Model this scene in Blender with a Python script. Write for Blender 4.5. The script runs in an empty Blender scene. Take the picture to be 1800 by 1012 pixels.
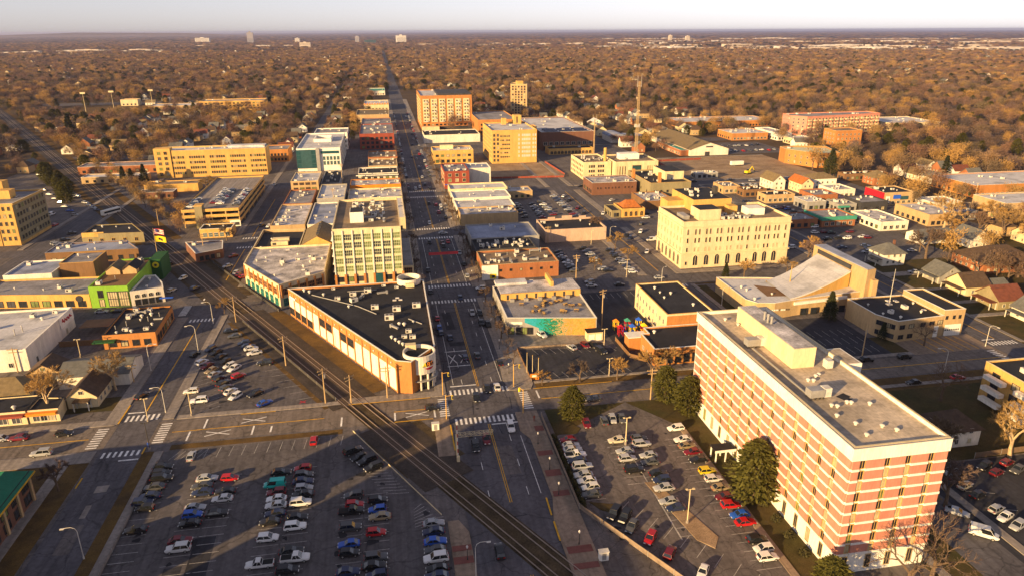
import bpy, math, random
import numpy as np
from mathutils import Matrix, Vector

scene = bpy.context.scene
COL = scene.collection
R_ = math.radians

# ------------------------------------------------------------------ camera, sky, sun, exposure
# world axes: +Y runs up the main street, +X to the right of it, metres, ground at z = 0
CAM_H = 95.0
PITCH, YAW, ROLL = 0.346617, 0.175010, 0.0042
Fw = Vector((math.sin(YAW) * math.cos(PITCH), math.cos(YAW) * math.cos(PITCH), -math.sin(PITCH)))
Rt = Vector((math.cos(YAW), -math.sin(YAW), 0))
Up = Rt.cross(Fw)
r2 = Rt * math.cos(ROLL) - Up * math.sin(ROLL)
u2 = Rt * math.sin(ROLL) + Up * math.cos(ROLL)
cam = bpy.data.cameras.new('camera')
cam.sensor_width = 36.0
cam.lens = 25.0
cam.clip_start = 1.0
cam.clip_end = 90000.0
cam_o = bpy.data.objects.new('camera', cam)
cam_o.matrix_world = Matrix(((r2.x, u2.x, -Fw.x, 0), (r2.y, u2.y, -Fw.y, 0), (r2.z, u2.z, -Fw.z, CAM_H), (0, 0, 0, 1)))
COL.objects.link(cam_o)
scene.camera = cam_o

SUN_EL, SUN_AZ = R_(14.0), R_(234.0)          # azimuth of the sun measured clockwise from +Y
world = bpy.data.worlds.new('World')
scene.world = world
world.use_nodes = True
wn = world.node_tree
bg = wn.nodes['Background']
sky = wn.nodes.new('ShaderNodeTexSky')
sky.sky_type = 'NISHITA'
sky.sun_disc = False
sky.sun_elevation = SUN_EL
sky.sun_rotation = SUN_AZ
sky.altitude = 0
sky.air_density = 0.75
sky.dust_density = 0.4
sky.ozone_density = 2.4
hs = wn.nodes.new('ShaderNodeHueSaturation')
hs.inputs['Saturation'].default_value = 0.4
wb = wn.nodes.new('ShaderNodeVectorMath')          # white balance of the evening exposure
wb.operation = 'MULTIPLY'
wb.inputs[1].default_value = (1.04, 0.94, 1.0)
wn.links.new(sky.outputs[0], hs.inputs['Color'])
wn.links.new(hs.outputs[0], wb.inputs[0])
wn.links.new(wb.outputs[0], bg.inputs['Color'])
bg.inputs['Strength'].default_value = 0.08

sl = bpy.data.lights.new('sun', 'SUN')
sl.energy = 5.0
sl.angle = R_(0.6)
sl.color = (1.0, 0.66, 0.29)
so = bpy.data.objects.new('sun', sl)
sd = Vector((math.sin(SUN_AZ) * math.cos(SUN_EL), math.cos(SUN_AZ) * math.cos(SUN_EL), math.sin(SUN_EL)))
so.rotation_euler = (-sd).to_track_quat('-Z', 'Y').to_euler()
so.location = sd * 300
COL.objects.link(so)

scene.view_settings.view_transform = 'Standard'
scene.view_settings.look = 'None'
scene.view_settings.gamma = 1.0
scene.view_settings.use_curve_mapping = False
scene.view_settings.exposure = 1.08
scene.render.engine = 'CYCLES'
cy = scene.cycles
cy.use_denoising = True
cy.max_bounces = 4
cy.diffuse_bounces = 2
cy.glossy_bounces = 2
cy.transmission_bounces = 2
cy.volume_bounces = 0
cy.transparent_max_bounces = 4
cy.caustics_reflective = False
cy.caustics_refractive = False

# ------------------------------------------------------------------ materials
MATS = {}
def lin(r, g, b): return (r, g, b, 1)

def M(key, c=None, rough=0.85, var=0.16, scale=0.35, fine=0.10, spec=0.3, streak=False, metal=0.0, objcol=False, rnd=0.0):
    """procedural surface: base colour with broad blotches and fine grain in world space"""
    if key in MATS: return MATS[key]
    m = bpy.data.materials.new(key)
    m.use_nodes = True
    nt = m.node_tree; N = nt.nodes; L = nt.links
    b = N['Principled BSDF']
    b.inputs['Roughness'].default_value = rough
    b.inputs['Specular IOR Level'].default_value = spec
    b.inputs['Metallic'].default_value = metal
    geo = N.new('ShaderNodeNewGeometry')
    mp = N.new('ShaderNodeMapping')
    if streak: mp.inputs['Scale'].default_value = (1, 1, 0.22)
    L.new(geo.outputs['Position'], mp.inputs['Vector'])
    n1 = N.new('ShaderNodeTexNoise'); n1.inputs['Scale'].default_value = scale; n1.inputs['Detail'].default_value = 5; n1.inputs['Roughness'].default_value = 0.62
    n2 = N.new('ShaderNodeTexNoise'); n2.inputs['Scale'].default_value = scale * 9; n2.inputs['Detail'].default_value = 3
    L.new(mp.outputs[0], n1.inputs['Vector']); L.new(mp.outputs[0], n2.inputs['Vector'])
    r1 = N.new('ShaderNodeMapRange'); r1.inputs['From Min'].default_value = 0.3; r1.inputs['From Max'].default_value = 0.7
    r1.inputs['To Min'].default_value = 1 - var; r1.inputs['To Max'].default_value = 1 + var
    r2_ = N.new('ShaderNodeMapRange'); r2_.inputs['From Min'].default_value = 0.3; r2_.inputs['From Max'].default_value = 0.7
    r2_.inputs['To Min'].default_value = 1 - fine; r2_.inputs['To Max'].default_value = 1 + fine
    L.new(n1.outputs['Fac'], r1.inputs['Value']); L.new(n2.outputs['Fac'], r2_.inputs['Value'])
    mu = N.new('ShaderNodeMath'); mu.operation = 'MULTIPLY'
    L.new(r1.outputs[0], mu.inputs[0]); L.new(r2_.outputs[0], mu.inputs[1])
    fac = mu.outputs[0]
    oi = None
    if objcol or rnd: oi = N.new('ShaderNodeObjectInfo')
    if rnd:
        r3 = N.new('ShaderNodeMapRange'); r3.inputs['To Min'].default_value = 1 - rnd; r3.inputs['To Max'].default_value = 1 + rnd
        L.new(oi.outputs['Random'], r3.inputs['Value'])
        m2 = N.new('ShaderNodeMath'); m2.operation = 'MULTIPLY'
        L.new(fac, m2.inputs[0]); L.new(r3.outputs[0], m2.inputs[1]); fac = m2.outputs[0]
    vm = N.new('ShaderNodeVectorMath'); vm.operation = 'SCALE'
    if objcol: L.new(oi.outputs['Color'], vm.inputs[0])
    else: vm.inputs[0].default_value = c
    L.new(fac, vm.inputs['Scale'])
    L.new(vm.outputs[0], b.inputs['Base Color'])
    if key.startswith('roof_'):          # membrane seams every few metres
        sp = N.new('ShaderNodeSeparateXYZ'); L.new(geo.outputs['Position'], sp.inputs[0])
        out = vm.outputs[0]
        for ax, wd in ((0, 2.3), (1, 9.0)):
            dv = N.new('ShaderNodeMath'); dv.operation = 'DIVIDE'; dv.inputs[1].default_value = wd; L.new(sp.outputs[ax], dv.inputs[0])
            frc = N.new('ShaderNodeMath'); frc.operation = 'FRACT'; L.new(dv.outputs[0], frc.inputs[0])
            lt = N.new('ShaderNodeMath'); lt.operation = 'LESS_THAN'; lt.inputs[1].default_value = 0.16 / wd; L.new(frc.outputs[0], lt.inputs[0])
            mm = N.new('ShaderNodeMath'); mm.operation = 'MULTIPLY_ADD'; mm.inputs[1].default_value = -0.16; mm.inputs[2].default_value = 1.0; L.new(lt.outputs[0], mm.inputs[0])
            v2 = N.new('ShaderNodeVectorMath'); v2.operation = 'SCALE'; L.new(out, v2.inputs[0]); L.new(mm.outputs[0], v2.inputs['Scale']); out = v2.outputs[0]
        # ponding stains
        n3 = N.new('ShaderNodeTexNoise'); n3.inputs['Scale'].default_value = 0.09; n3.inputs['Detail'].default_value = 4; L.new(geo.outputs['Position'], n3.inputs['Vector'])
        r4 = N.new('ShaderNodeMapRange'); r4.inputs['From Min'].default_value = 0.52; r4.inputs['From Max'].default_value = 0.60; r4.inputs['To Min'].default_value = 1.0; r4.inputs['To Max'].default_value = 0.74; L.new(n3.outputs['Fac'], r4.inputs['Value'])
        v3 = N.new('ShaderNodeVectorMath'); v3.operation = 'SCALE'; L.new(out, v3.inputs[0]); L.new(r4.outputs[0], v3.inputs['Scale']); L.new(v3.outputs[0], b.inputs['Base Color'])
    MATS[key] = m
    return m

def paving(key, c, crack=0.55, cscale=0.09, var=0.22, patch=0.0):
    """asphalt or concrete: blotches, sealed cracks and patches"""
    if key in MATS: return MATS[key]
    m = M(key, c, 0.9, var, 0.11, 0.16, 0.25)
    nt = m.node_tree; N = nt.nodes; L = nt.links; b = N['Principled BSDF']
    src = b.inputs['Base Color'].links[0].from_socket
    geo = [n for n in N if n.type == 'NEW_GEOMETRY'][0]
    nz = N.new('ShaderNodeTexNoise'); nz.inputs['Scale'].default_value = 0.35; nz.inputs['Detail'].default_value = 3
    L.new(geo.outputs['Position'], nz.inputs['Vector'])
    ad = N.new('ShaderNodeVectorMath'); ad.operation = 'MULTIPLY_ADD'
    ad.inputs[1].default_value = (3.2, 3.2, 0)
    L.new(nz.outputs['Color'], ad.inputs[0]); L.new(geo.outputs['Position'], ad.inputs[2])
    vo = N.new('ShaderNodeTexVoronoi'); vo.feature = 'DISTANCE_TO_EDGE'; vo.inputs['Scale'].default_value = cscale
    L.new(ad.outputs[0], vo.inputs['Vector'])
    mr = N.new('ShaderNodeMapRange'); mr.inputs['From Min'].default_value = 0.0; mr.inputs['From Max'].default_value = 0.016
    mr.inputs['To Min'].default_value = crack; mr.inputs['To Max'].default_value = 1.0
    L.new(vo.outputs['Distance'], mr.inputs['Value'])
    vo2 = N.new('ShaderNodeTexVoronoi'); vo2.feature = 'DISTANCE_TO_EDGE'; vo2.inputs['Scale'].default_value = cscale * 3.1; L.new(ad.outputs[0], vo2.inputs['Vector'])
    mr2 = N.new('ShaderNodeMapRange'); mr2.inputs['From Max'].default_value = 0.03; mr2.inputs['To Min'].default_value = 1 - (1 - crack) * .6; mr2.inputs['To Max'].default_value = 1.0; L.new(vo2.outputs['Distance'], mr2.inputs['Value'])
    # long wear marks along the street direction
    mp2 = N.new('ShaderNodeMapping'); mp2.inputs['Scale'].default_value = (0.9, 0.045, 1); L.new(geo.outputs['Position'], mp2.inputs['Vector'])
    nw = N.new('ShaderNodeTexNoise'); nw.inputs['Scale'].default_value = 1.0; nw.inputs['Detail'].default_value = 4; L.new(mp2.outputs[0], nw.inputs['Vector'])
    mr3 = N.new('ShaderNodeMapRange'); mr3.inputs['From Min'].default_value = 0.35; mr3.inputs['From Max'].default_value = 0.65; mr3.inputs['To Min'].default_value = 0.84; mr3.inputs['To Max'].default_value = 1.18; L.new(nw.outputs['Fac'], mr3.inputs['Value'])
    p1 = N.new('ShaderNodeMath'); p1.operation = 'MULTIPLY'; L.new(mr.outputs[0], p1.inputs[0]); L.new(mr2.outputs[0], p1.inputs[1])
    p2 = N.new('ShaderNodeMath'); p2.operation = 'MULTIPLY'; L.new(p1.outputs[0], p2.inputs[0]); L.new(mr3.outputs[0], p2.inputs[1])
    sc = N.new('ShaderNodeVectorMath'); sc.operation = 'SCALE'
    L.new(src, sc.inputs[0]); L.new(p2.outputs[0], sc.inputs['Scale'])
    L.new(sc.outputs[0], b.inputs['Base Color'])
    return m

def grass_mat(key, c1, c2, scale=0.12):
    if key in MATS: return MATS[key]
    m = M(key, c1, 1.0, 0.2, 0.5, 0.25, 0.1)
    nt = m.node_tree; N = nt.nodes; L = nt.links; b = N['Principled BSDF']
    geo = [n for n in N if n.type == 'NEW_GEOMETRY'][0]
    vm = b.inputs['Base Color'].links[0].from_node
    nz = N.new('ShaderNodeTexNoise'); nz.inputs['Scale'].default_value = scale; nz.inputs['Detail'].default_value = 6
    L.new(geo.outputs['Position'], nz.inputs['Vector'])
    cr = N.new('ShaderNodeValToRGB'); cr.color_ramp.elements[0].position = 0.38; cr.color_ramp.elements[1].position = 0.62
    cr.color_ramp.elements[0].color = (*c1, 1); cr.color_ramp.elements[1].color = (*c2, 1)
    L.new(nz.outputs['Fac'], cr.inputs['Fac']); L.new(cr.outputs[0], vm.inputs[0])
    return m

M('brick', (0.33, 0.13, 0.055), streak=True); M('brick_dark', (0.17, 0.08, 0.05), streak=True)
M('brick_red', (0.27, 0.06, 0.035), streak=True); M('brick_orange', (0.44, 0.19, 0.055), streak=True)
M('brick_pink', (0.52, 0.215, 0.15), var=0.1, streak=True, rnd=0.06)
M('tan', (0.46, 0.32, 0.16), streak=True); M('gold', (0.58, 0.35, 0.10), streak=True)
M('cream', (0.66, 0.54, 0.32), streak=True); M('stone', (0.66, 0.52, 0.32), streak=True)
M('white_wall', (0.70, 0.65, 0.54), streak=True); M('white_paint', (0.78, 0.75, 0.66), var=0.1, streak=True)
M('grey_wall', (0.30, 0.29, 0.27), streak=True); M('dark_wall', (0.045, 0.045, 0.05), streak=True)
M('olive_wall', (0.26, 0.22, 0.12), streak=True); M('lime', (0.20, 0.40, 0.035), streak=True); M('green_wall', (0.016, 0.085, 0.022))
M('green_roof', (0.01, 0.13, 0.075)); M('green_trim', (0.05, 0.28, 0.20)); M('teal_panel', (0.03, 0.085, 0.095)); M('red_paint', (0.42, 0.01, 0.025))
M('pink_wall', (0.50, 0.36, 0.27), streak=True); M('brown_wall', (0.20, 0.11, 0.05), streak=True)
M('roof_black', (0.022, 0.022, 0.026), var=0.4, scale=0.16, fine=0.2); M('roof_white', (0.55, 0.54, 0.54), var=0.16, scale=0.13)
M('roof_grey', (0.26, 0.25, 0.26), var=0.3, scale=0.15, fine=0.15); M('pale_green', (0.56, 0.57, 0.36)); M('roof_blotch', (0.47, 0.44, 0.43), var=0.55, scale=0.22, fine=0.25)
M('roof_tan', (0.23, 0.17, 0.11), var=0.25, scale=0.2); M('roof_tower', (0.48, 0.395, 0.295), var=0.3, scale=0.14, fine=0.18)
M('roof_blue', (0.28, 0.31, 0.40), var=0.22, scale=0.12)
M('shingle_brown', (0.085, 0.055, 0.035), var=0.3, scale=0.8); M('shingle_grey', (0.13, 0.13, 0.12), var=0.25, scale=0.8)
M('shingle_red', (0.15, 0.05, 0.03), var=0.25, scale=0.8); M('shingle_tan', (0.19, 0.14, 0.07), var=0.25, scale=0.8)
M('tile_orange', (0.40, 0.13, 0.03), var=0.25, scale=0.8)
M('glass', (0.022, 0.026, 0.032), 0.12, 0.3, 0.4, 0.2, 0.6); M('glass_teal', (0.02, 0.08, 0.09), 0.12, 0.3, 0.4, 0.2, 0.6)
M('glass_green', (0.16, 0.20, 0.07), 0.15, 0.4, 0.35, 0.2, 0.6); M('glass_sky', (0.07, 0.075, 0.085), 0.08, 0.3, 0.4, 0.2, 0.9); M('blind', (0.42, 0.36, 0.22), 0.5, 0.3, 0.6)
M('frame_dark', (0.05, 0.04, 0.035)); M('frame_white', (0.6, 0.56, 0.46)); M('frame_tan', (0.36, 0.27, 0.14))
M('metal', (0.36, 0.35, 0.33), 0.5, 0.15, 0.8, metal=0.3); M('metal_white', (0.60, 0.57, 0.50), 0.6, 0.2, 0.7); M('metal_dark', (0.06, 0.055, 0.05), 0.6)
M('wood', (0.15, 0.10, 0.062), scale=1.5); M('steel_rail', (0.38, 0.30, 0.24), 0.4, 0.15, 0.5, metal=0.6)
M('yellow_paint', (0.62, 0.34, 0.02), var=0.3, scale=0.5, fine=0.25); M('white_mark', (0.74, 0.72, 0.68), var=0.3, scale=0.6, fine=0.25)
M('thin_mark', (0.36, 0.34, 0.32), var=0.35, scale=0.5, fine=0.3)
M('car_paint', None, 0.28, 0.05, 0.3, 0.03, 0.6, objcol=True); M('tyre', (0.014, 0.014, 0.014), 0.8); M('car_glass', (0.012, 0.015, 0.018), 0.08, 0.1, 0.3, spec=0.7)
M('head_lamp', (0.7, 0.7, 0.66), 0.2); M('tail_lamp', (0.35, 0.01, 0.01), 0.3)
M('blue_paint', (0.02, 0.10, 0.55)); M('orange_paint', (0.75, 0.24, 0.02)); M('flag_red', (0.5, 0.05, 0.06)); M('flag_blue', (0.03, 0.04, 0.16)); M('flag_yellow', (0.75, 0.58, 0.02))
M('solar', (0.015, 0.02, 0.05), 0.2, 0.1, 0.5, spec=0.6); M('gravel', (0.27, 0.21, 0.16), var=0.3, scale=0.3, fine=0.3); M('rail_verge', (0.075, 0.055, 0.032), 1.0, 0.45, 0.25, 0.3, 0.1); M('ballast', (0.052, 0.040, 0.031), var=0.35, scale=0.25, fine=0.3)
M('bark', (0.13, 0.09, 0.06), 1.0, 0.3, 1.2); M('bark_pale', (0.42, 0.31, 0.18), 1.0, 0.3, 1.0)
M('needle', (0.085, 0.080, 0.020), 1.0, 0.35, 0.6, 0.3, 0.05, rnd=0.25); M('needle_dark', (0.045, 0.050, 0.020), 1.0, 0.35, 0.6, 0.3, 0.05, rnd=0.25)
M('hedge', (0.05, 0.045, 0.016), 1.0, 0.4, 0.9, 0.3)
M('far_wall', (0.55, 0.47, 0.38)); M('far_white', (0.58, 0.55, 0.51)); M('far_grey', (0.30, 0.29, 0.32))
paving('asphalt', (0.096, 0.090, 0.099)); paving('asphalt_lot', (0.102, 0.092, 0.093), 0.6, 0.07, 0.25)
paving('asphalt_new', (0.036, 0.036, 0.044), 0.8, 0.05, 0.3); paving('asphalt_old', (0.128, 0.112, 0.107), 0.5, 0.12, 0.28)
paving('concrete_road', (0.17, 0.140, 0.117), 0.6, 0.1, 0.2); paving('concrete', (0.26, 0.225, 0.195), 0.75, 0.15, 0.16); paving('concrete_tan', (0.26, 0.195, 0.14), 0.75, 0.15, 0.16)
M('paver_red', (0.19, 0.07, 0.055), var=0.2, scale=0.6)
grass_mat('lawn', (0.055, 0.050, 0.018), (0.085, 0.062, 0.026)); grass_mat('dry_grass', (0.14, 0.085, 0.028), (0.09, 0.058, 0.026), 0.16)
grass_mat('dirt', (0.36, 0.26, 0.165), (0.26, 0.18, 0.11), 0.1); grass_mat('wood_floor', (0.075, 0.052, 0.034), (0.10, 0.07, 0.042), 0.02)

def twig_mat(key, cols):
    m = M(key, (1, 1, 1), 1.0, 0.25, 0.25, 0.3, 0.05)
    nt = m.node_tree; N = nt.nodes; L = nt.links; vm = N['Principled BSDF'].inputs['Base Color'].links[0].from_node
    oi = N.new('ShaderNodeObjectInfo'); cr = N.new('ShaderNodeValToRGB'); e = cr.color_ramp.elements
    e[0].position = 0.0; e[0].color = (*cols[0], 1); e[1].position = 1.0; e[1].color = (*cols[-1], 1)
    for i, c in enumerate(cols[1:-1]): k = e.new((i + 1) / (len(cols) - 1)); k.color = (*c, 1)
    L.new(oi.outputs['Random'], cr.inputs['Fac']); L.new(cr.outputs[0], vm.inputs[0])
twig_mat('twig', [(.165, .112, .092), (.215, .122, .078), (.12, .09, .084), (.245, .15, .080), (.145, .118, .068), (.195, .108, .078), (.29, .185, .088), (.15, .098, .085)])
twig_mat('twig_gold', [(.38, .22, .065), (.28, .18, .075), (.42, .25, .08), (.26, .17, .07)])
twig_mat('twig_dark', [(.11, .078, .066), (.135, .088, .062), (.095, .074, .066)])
def mural_mat():
    m = bpy.data.materials.new('mural'); m.use_nodes = True
    nt = m.node_tree; N = nt.nodes; L = nt.links; b = N['Principled BSDF']; b.inputs['Roughness'].default_value = 0.8
    tc = N.new('ShaderNodeTexCoord'); sp = N.new('ShaderNodeSeparateXYZ'); L.new(tc.outputs['Generated'], sp.inputs[0])
    geo = N.new('ShaderNodeNewGeometry')
    nz = N.new('ShaderNodeTexNoise'); nz.inputs['Scale'].default_value = 0.55; nz.inputs['Detail'].default_value = 8; nz.inputs['Roughness'].default_value = 0.72; nz.inputs['Distortion'].default_value = 2.4
    L.new(geo.outputs['Position'], nz.inputs['Vector'])
    ma = N.new('ShaderNodeMath'); ma.operation = 'MULTIPLY_ADD'; ma.inputs[1].default_value = 1.5; ma.inputs[2].default_value = -0.75
    L.new(nz.outputs['Fac'], ma.inputs[0])
    ad = N.new('ShaderNodeMath'); ad.operation = 'ADD'; L.new(ma.outputs[0], ad.inputs[0]); L.new(sp.outputs[0], ad.inputs[1])
    cr = N.new('ShaderNodeValToRGB'); e = cr.color_ramp.elements
    e[0].position = 0.0; e[0].color = (0.02, 0.33, 0.42, 1); e[1].position = 1.0; e[1].color = (0.55, 0.22, 0.04, 1)
    for p, c in ((0.15, (0.01, 0.26, 0.36, 1)), (0.28, (0.0, 0.30, 0.20, 1)), (0.38, (0.01, 0.05, 0.03, 1)), (0.46, (0.0, 0.22, 0.08, 1)), (0.55, (0.45, 0.30, 0.16, 1)), (0.63, (0.58, 0.20, 0.03, 1)), (0.72, (0.10, 0.25, 0.03, 1)), (0.82, (0.62, 0.30, 0.08, 1))):
        k = e.new(p); k.color = c
    L.new(ad.outputs[0], cr.inputs['Fac']); L.new(cr.outputs[0], b.inputs['Base Color'])
    MATS['mural'] = m
mural_mat()

# ------------------------------------------------------------------ mesh helpers
class B:
    """collects faces, builds one mesh object"""
    def __init__(s): s.v = []; s.f = []; s.m = []
    def quad(s, pts, mi=0):
        n = len(s.v); s.v += [tuple(p) for p in pts]; s.f.append(tuple(range(n, n + len(pts)))); s.m.append(mi)
    def box(s, x0, x1, y0, y1, z0, z1, mi=0, bottom=True):
        n = len(s.v)
        s.v += [(x0, y0, z0), (x1, y0, z0), (x1, y1, z0), (x0, y1, z0), (x0, y0, z1), (x1, y0, z1), (x1, y1, z1), (x0, y1, z1)]
        F = [(4, 5, 6, 7), (0, 1, 5, 4), (1, 2, 6, 5), (2, 3, 7, 6), (3, 0, 4, 7)]
        if bottom: F.append((3, 2, 1, 0))
        for q in F: s.f.append(tuple(n + i for i in q)); s.m.append(mi)
    def prism(s, poly, z0, z1, mi=0, top=True, bottom=False, mtop=None):
        n = len(s.v); k = len(poly)
        s.v += [(x, y, z0) for x, y in poly] + [(x, y, z1) for x, y in poly]
        for i in range(k):
            j = (i + 1) % k; s.f.append((n + i, n + j, n + k + j, n + k + i)); s.m.append(mi)
        if top: s.f.append(tuple(n + k + i for i in range(k))); s.m.append(mi if mtop is None else mtop)
        if bottom: s.f.append(tuple(n + i for i in reversed(range(k)))); s.m.append(mi)
    def tube(s, p0, p1, r0, r1, k=6, mi=0, cap=True):
        p0 = Vector(p0); p1 = Vector(p1); d = (p1 - p0)
        if d.length < 1e-6: return
        d.normalize(); a = d.orthogonal().normalized(); b = d.cross(a); n = len(s.v)
        for p, r in ((p0, r0), (p1, r1)):
            for i in range(k):
                t = 2 * math.pi * i / k; q = p + a * (r * math.cos(t)) + b * (r * math.sin(t)); s.v.append((q.x, q.y, q.z))
        for i in range(k):
            j = (i + 1) % k; s.f.append((n + i, n + j, n + k + j, n + k + i)); s.m.append(mi)
        if cap: s.f.append(tuple(n + k + i for i in range(k))); s.m.append(mi); s.f.append(tuple(n + i for i in reversed(range(k)))); s.m.append(mi)
    def path(s, pts, r, k=6, mi=0):
        for a, b in zip(pts[:-1], pts[1:]): s.tube(a, b, r, r, k, mi)
    def mesh(s, name, mats, smooth=False):
        me = bpy.data.meshes.new(name); me.from_pydata(s.v, [], s.f)
        for m in mats: me.materials.append(MATS[m])
        if len(mats) > 1: me.polygons.foreach_set('material_index', s.m)
        if smooth: me.polygons.foreach_set('use_smooth', [True] * len(me.polygons))
        me.update(); return me

def link(name, me, parent=None, loc=(0, 0, 0), rz=0.0, scale=None):
    o = bpy.data.objects.new(name, me); COL.objects.link(o)
    if parent is not None: o.parent = parent
    o.location = loc
    if rz: o.rotation_euler = (0, 0, rz)
    if scale is not None: o.scale = scale
    return o

def tag(o, label=None, cat=None, group=None, kind=None):
    if label: o['label'] = label
    if cat: o['category'] = cat
    if group: o['group'] = group
    if kind: o['kind'] = kind
    return o

def thing(name, label, cat, loc=(0, 0, 0), rz=0.0, group=None):
    return tag(link(name, None, None, loc, rz), label, cat, group)

_unit = {}
def ubox(mat):
    if mat not in _unit:
        b = B(); b.box(-.5, .5, -.5, .5, 0, 1); _unit[mat] = b.mesh('unit_' + mat, [mat])
    return _unit[mat]
def uplane(mat):
    k = 'p' + mat
    if k not in _unit:
        b = B(); b.quad([(-.5, -.5, 0), (.5, -.5, 0), (.5, .5, 0), (-.5, .5, 0)]); _unit[k] = b.mesh('plane_' + mat, [mat])
    return _unit[k]
def box(name, mat, x0, x1, y0, y1, z0, z1, parent=None, rz=0.0):
    return link(name, ubox(mat), parent, ((x0 + x1) / 2, (y0 + y1) / 2, z0), rz, (x1 - x0, y1 - y0, z1 - z0))
def sheet(name, mat, pts, z, parent=None, kind='structure'):
    b = B(); b.quad([(x, y, z) for x, y in pts]); o = link(name, b.mesh(name, [mat]), parent)
    if parent is None: tag(o, kind=kind)
    return o
def rect(x0, x1, y0, y1): return [(x0, y0), (x1, y0), (x1, y1), (x0, y1)]
def slab(name, mat, pts, z1, z0=0.0, parent=None):
    b = B(); b.prism(pts, z0, z1); o = link(name, b.mesh(name, [mat]), parent)
    if parent is None: tag(o, kind='structure')
    return o
def stripe(name, mat, x0, y0, x1, y1, w, z, parent):
    dx, dy = x1 - x0, y1 - y0
    return link(name, uplane(mat), parent, ((x0 + x1) / 2, (y0 + y1) / 2, z), math.atan2(dy, dx), (math.hypot(dx, dy), w, 1))
def ordinal(n):
    w = ['first', 'second', 'third', 'fourth', 'fifth', 'sixth', 'seventh', 'eighth', 'ninth', 'tenth', 'eleventh', 'twelfth']
    return w[n - 1] if n <= 12 else '%dth' % n

# ------------------------------------------------------------------ the setting: ground, roads, pavements, railway
ground = sheet('ground', 'wood_floor', rect(-40000, 40000, -2000, 60000), 0.0)
sheet('town_ground', 'asphalt_old', rect(-118, 200, 20, 720), 0.012)
sheet('town_ground_west', 'asphalt_old', [(-260, 20), (-118, 20), (-118, 560), (-260, 560)], 0.010)
sheet('town_ground_east', 'asphalt_old', rect(200, 300, 262, 470), 0.010)

def rail_x(y): return 84.5 - 0.5495 * y
main = sheet('main_road', 'asphalt', [(12.0, 40), (31.2, 40), (31.2, 1300), (29, 1500), (29, 9000), (15, 9000), (15, 1500), (12, 1300)], 0.03)
cross_a = sheet('cross_road', 'concrete_road', rect(-260, 420, 164.0, 175.2), 0.022)
left_road = sheet('left_road', 'asphalt', rect(-72, -62, 30, 640), 0.026)
sheet('left_road_far', 'asphalt', rect(-71, -63, 640, 1500), 0.026)
cross_b = sheet('cross_road', 'asphalt', rect(-160, 230, 251, 262.5), 0.024)
cross_c = sheet('cross_road', 'asphalt', rect(-260, 420, 339.5, 350.5), 0.024)
sheet('cross_road', 'asphalt', rect(31, 330, 432, 442), 0.024)
sheet('cross_road', 'asphalt', rect(-260, 420, 612, 632), 0.024)
right_road = sheet('right_road', 'asphalt', rect(104, 115.5, 60, 720), 0.028)
east_road = sheet('east_road', 'asphalt', rect(186.5, 197.5, 40, 800), 0.028)
sheet('west_road', 'asphalt', rect(-167, -155, 200, 640), 0.028)
sheet('rail_side_road', 'asphalt', [(rail_x(265) - 14, 262), (rail_x(265) - 6, 262), (rail_x(340) - 6, 341), (rail_x(340) - 14, 341)], 0.032)

# lots
near_lot = sheet('near_parking_lot', 'asphalt_lot', [(-57, 60), (7.6, 60), (7.6, 122), (-12.0, 160.2), (-57, 160.2)], 0.034)
tower_lot = sheet('tower_parking_lot', 'asphalt_old', [(37.6, 150), (37.6, 123), (50, 100), (70, 64), (75, 64), (68.5, 150), (60, 163), (38, 163)], 0.034)
tri_lot = sheet('triangle_parking_lot', 'asphalt_lot', [(-58.5, 176.5), (-15, 176.5), (-53, 246), (-58.5, 246)], 0.034)
corner_lot = sheet('corner_parking_lot', 'asphalt_new', [(38, 180), (74, 179), (74, 197), (38, 202)], 0.036)
fore = sheet('mural_forecourt', 'concrete', [(36.5, 203), (66, 202), (66, 209), (36.5, 213.6)], 0.036)
play_lot = sheet('school_yard', 'asphalt_new', rect(69, 103, 186, 248), 0.032)
church_lot = sheet('church_parking_lot', 'asphalt_new', rect(118, 152, 178, 209), 0.032)
apron = sheet('station_apron', 'concrete_tan', rect(158, 186, 175.5, 187), 0.034)
back_lot = sheet('back_parking_lot', 'asphalt_old', rect(69, 103, 263, 312), 0.030)
back_lot2 = sheet('far_back_parking_lot', 'asphalt_old', rect(66, 103, 342, 430), 0.030)
east_lot = sheet('east_parking_lot', 'asphalt_old', rect(172, 186, 266, 330), 0.030)
east_lot2 = sheet('rear_parking_lot', 'asphalt_lot', rect(200, 248, 270, 318), 0.030)
rear_lot = sheet('tower_rear_lot', 'asphalt_new', rect(114, 175, 60, 122), 0.032)
sheet('dirt_lot', 'dirt', rect(66, 122, 478, 532), 0.034)
sheet('building_site', 'dirt', rect(205, 300, 445, 530), 0.034)
sheet('market_lot', 'asphalt_lot', rect(245, 330, 540, 600), 0.034)
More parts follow.
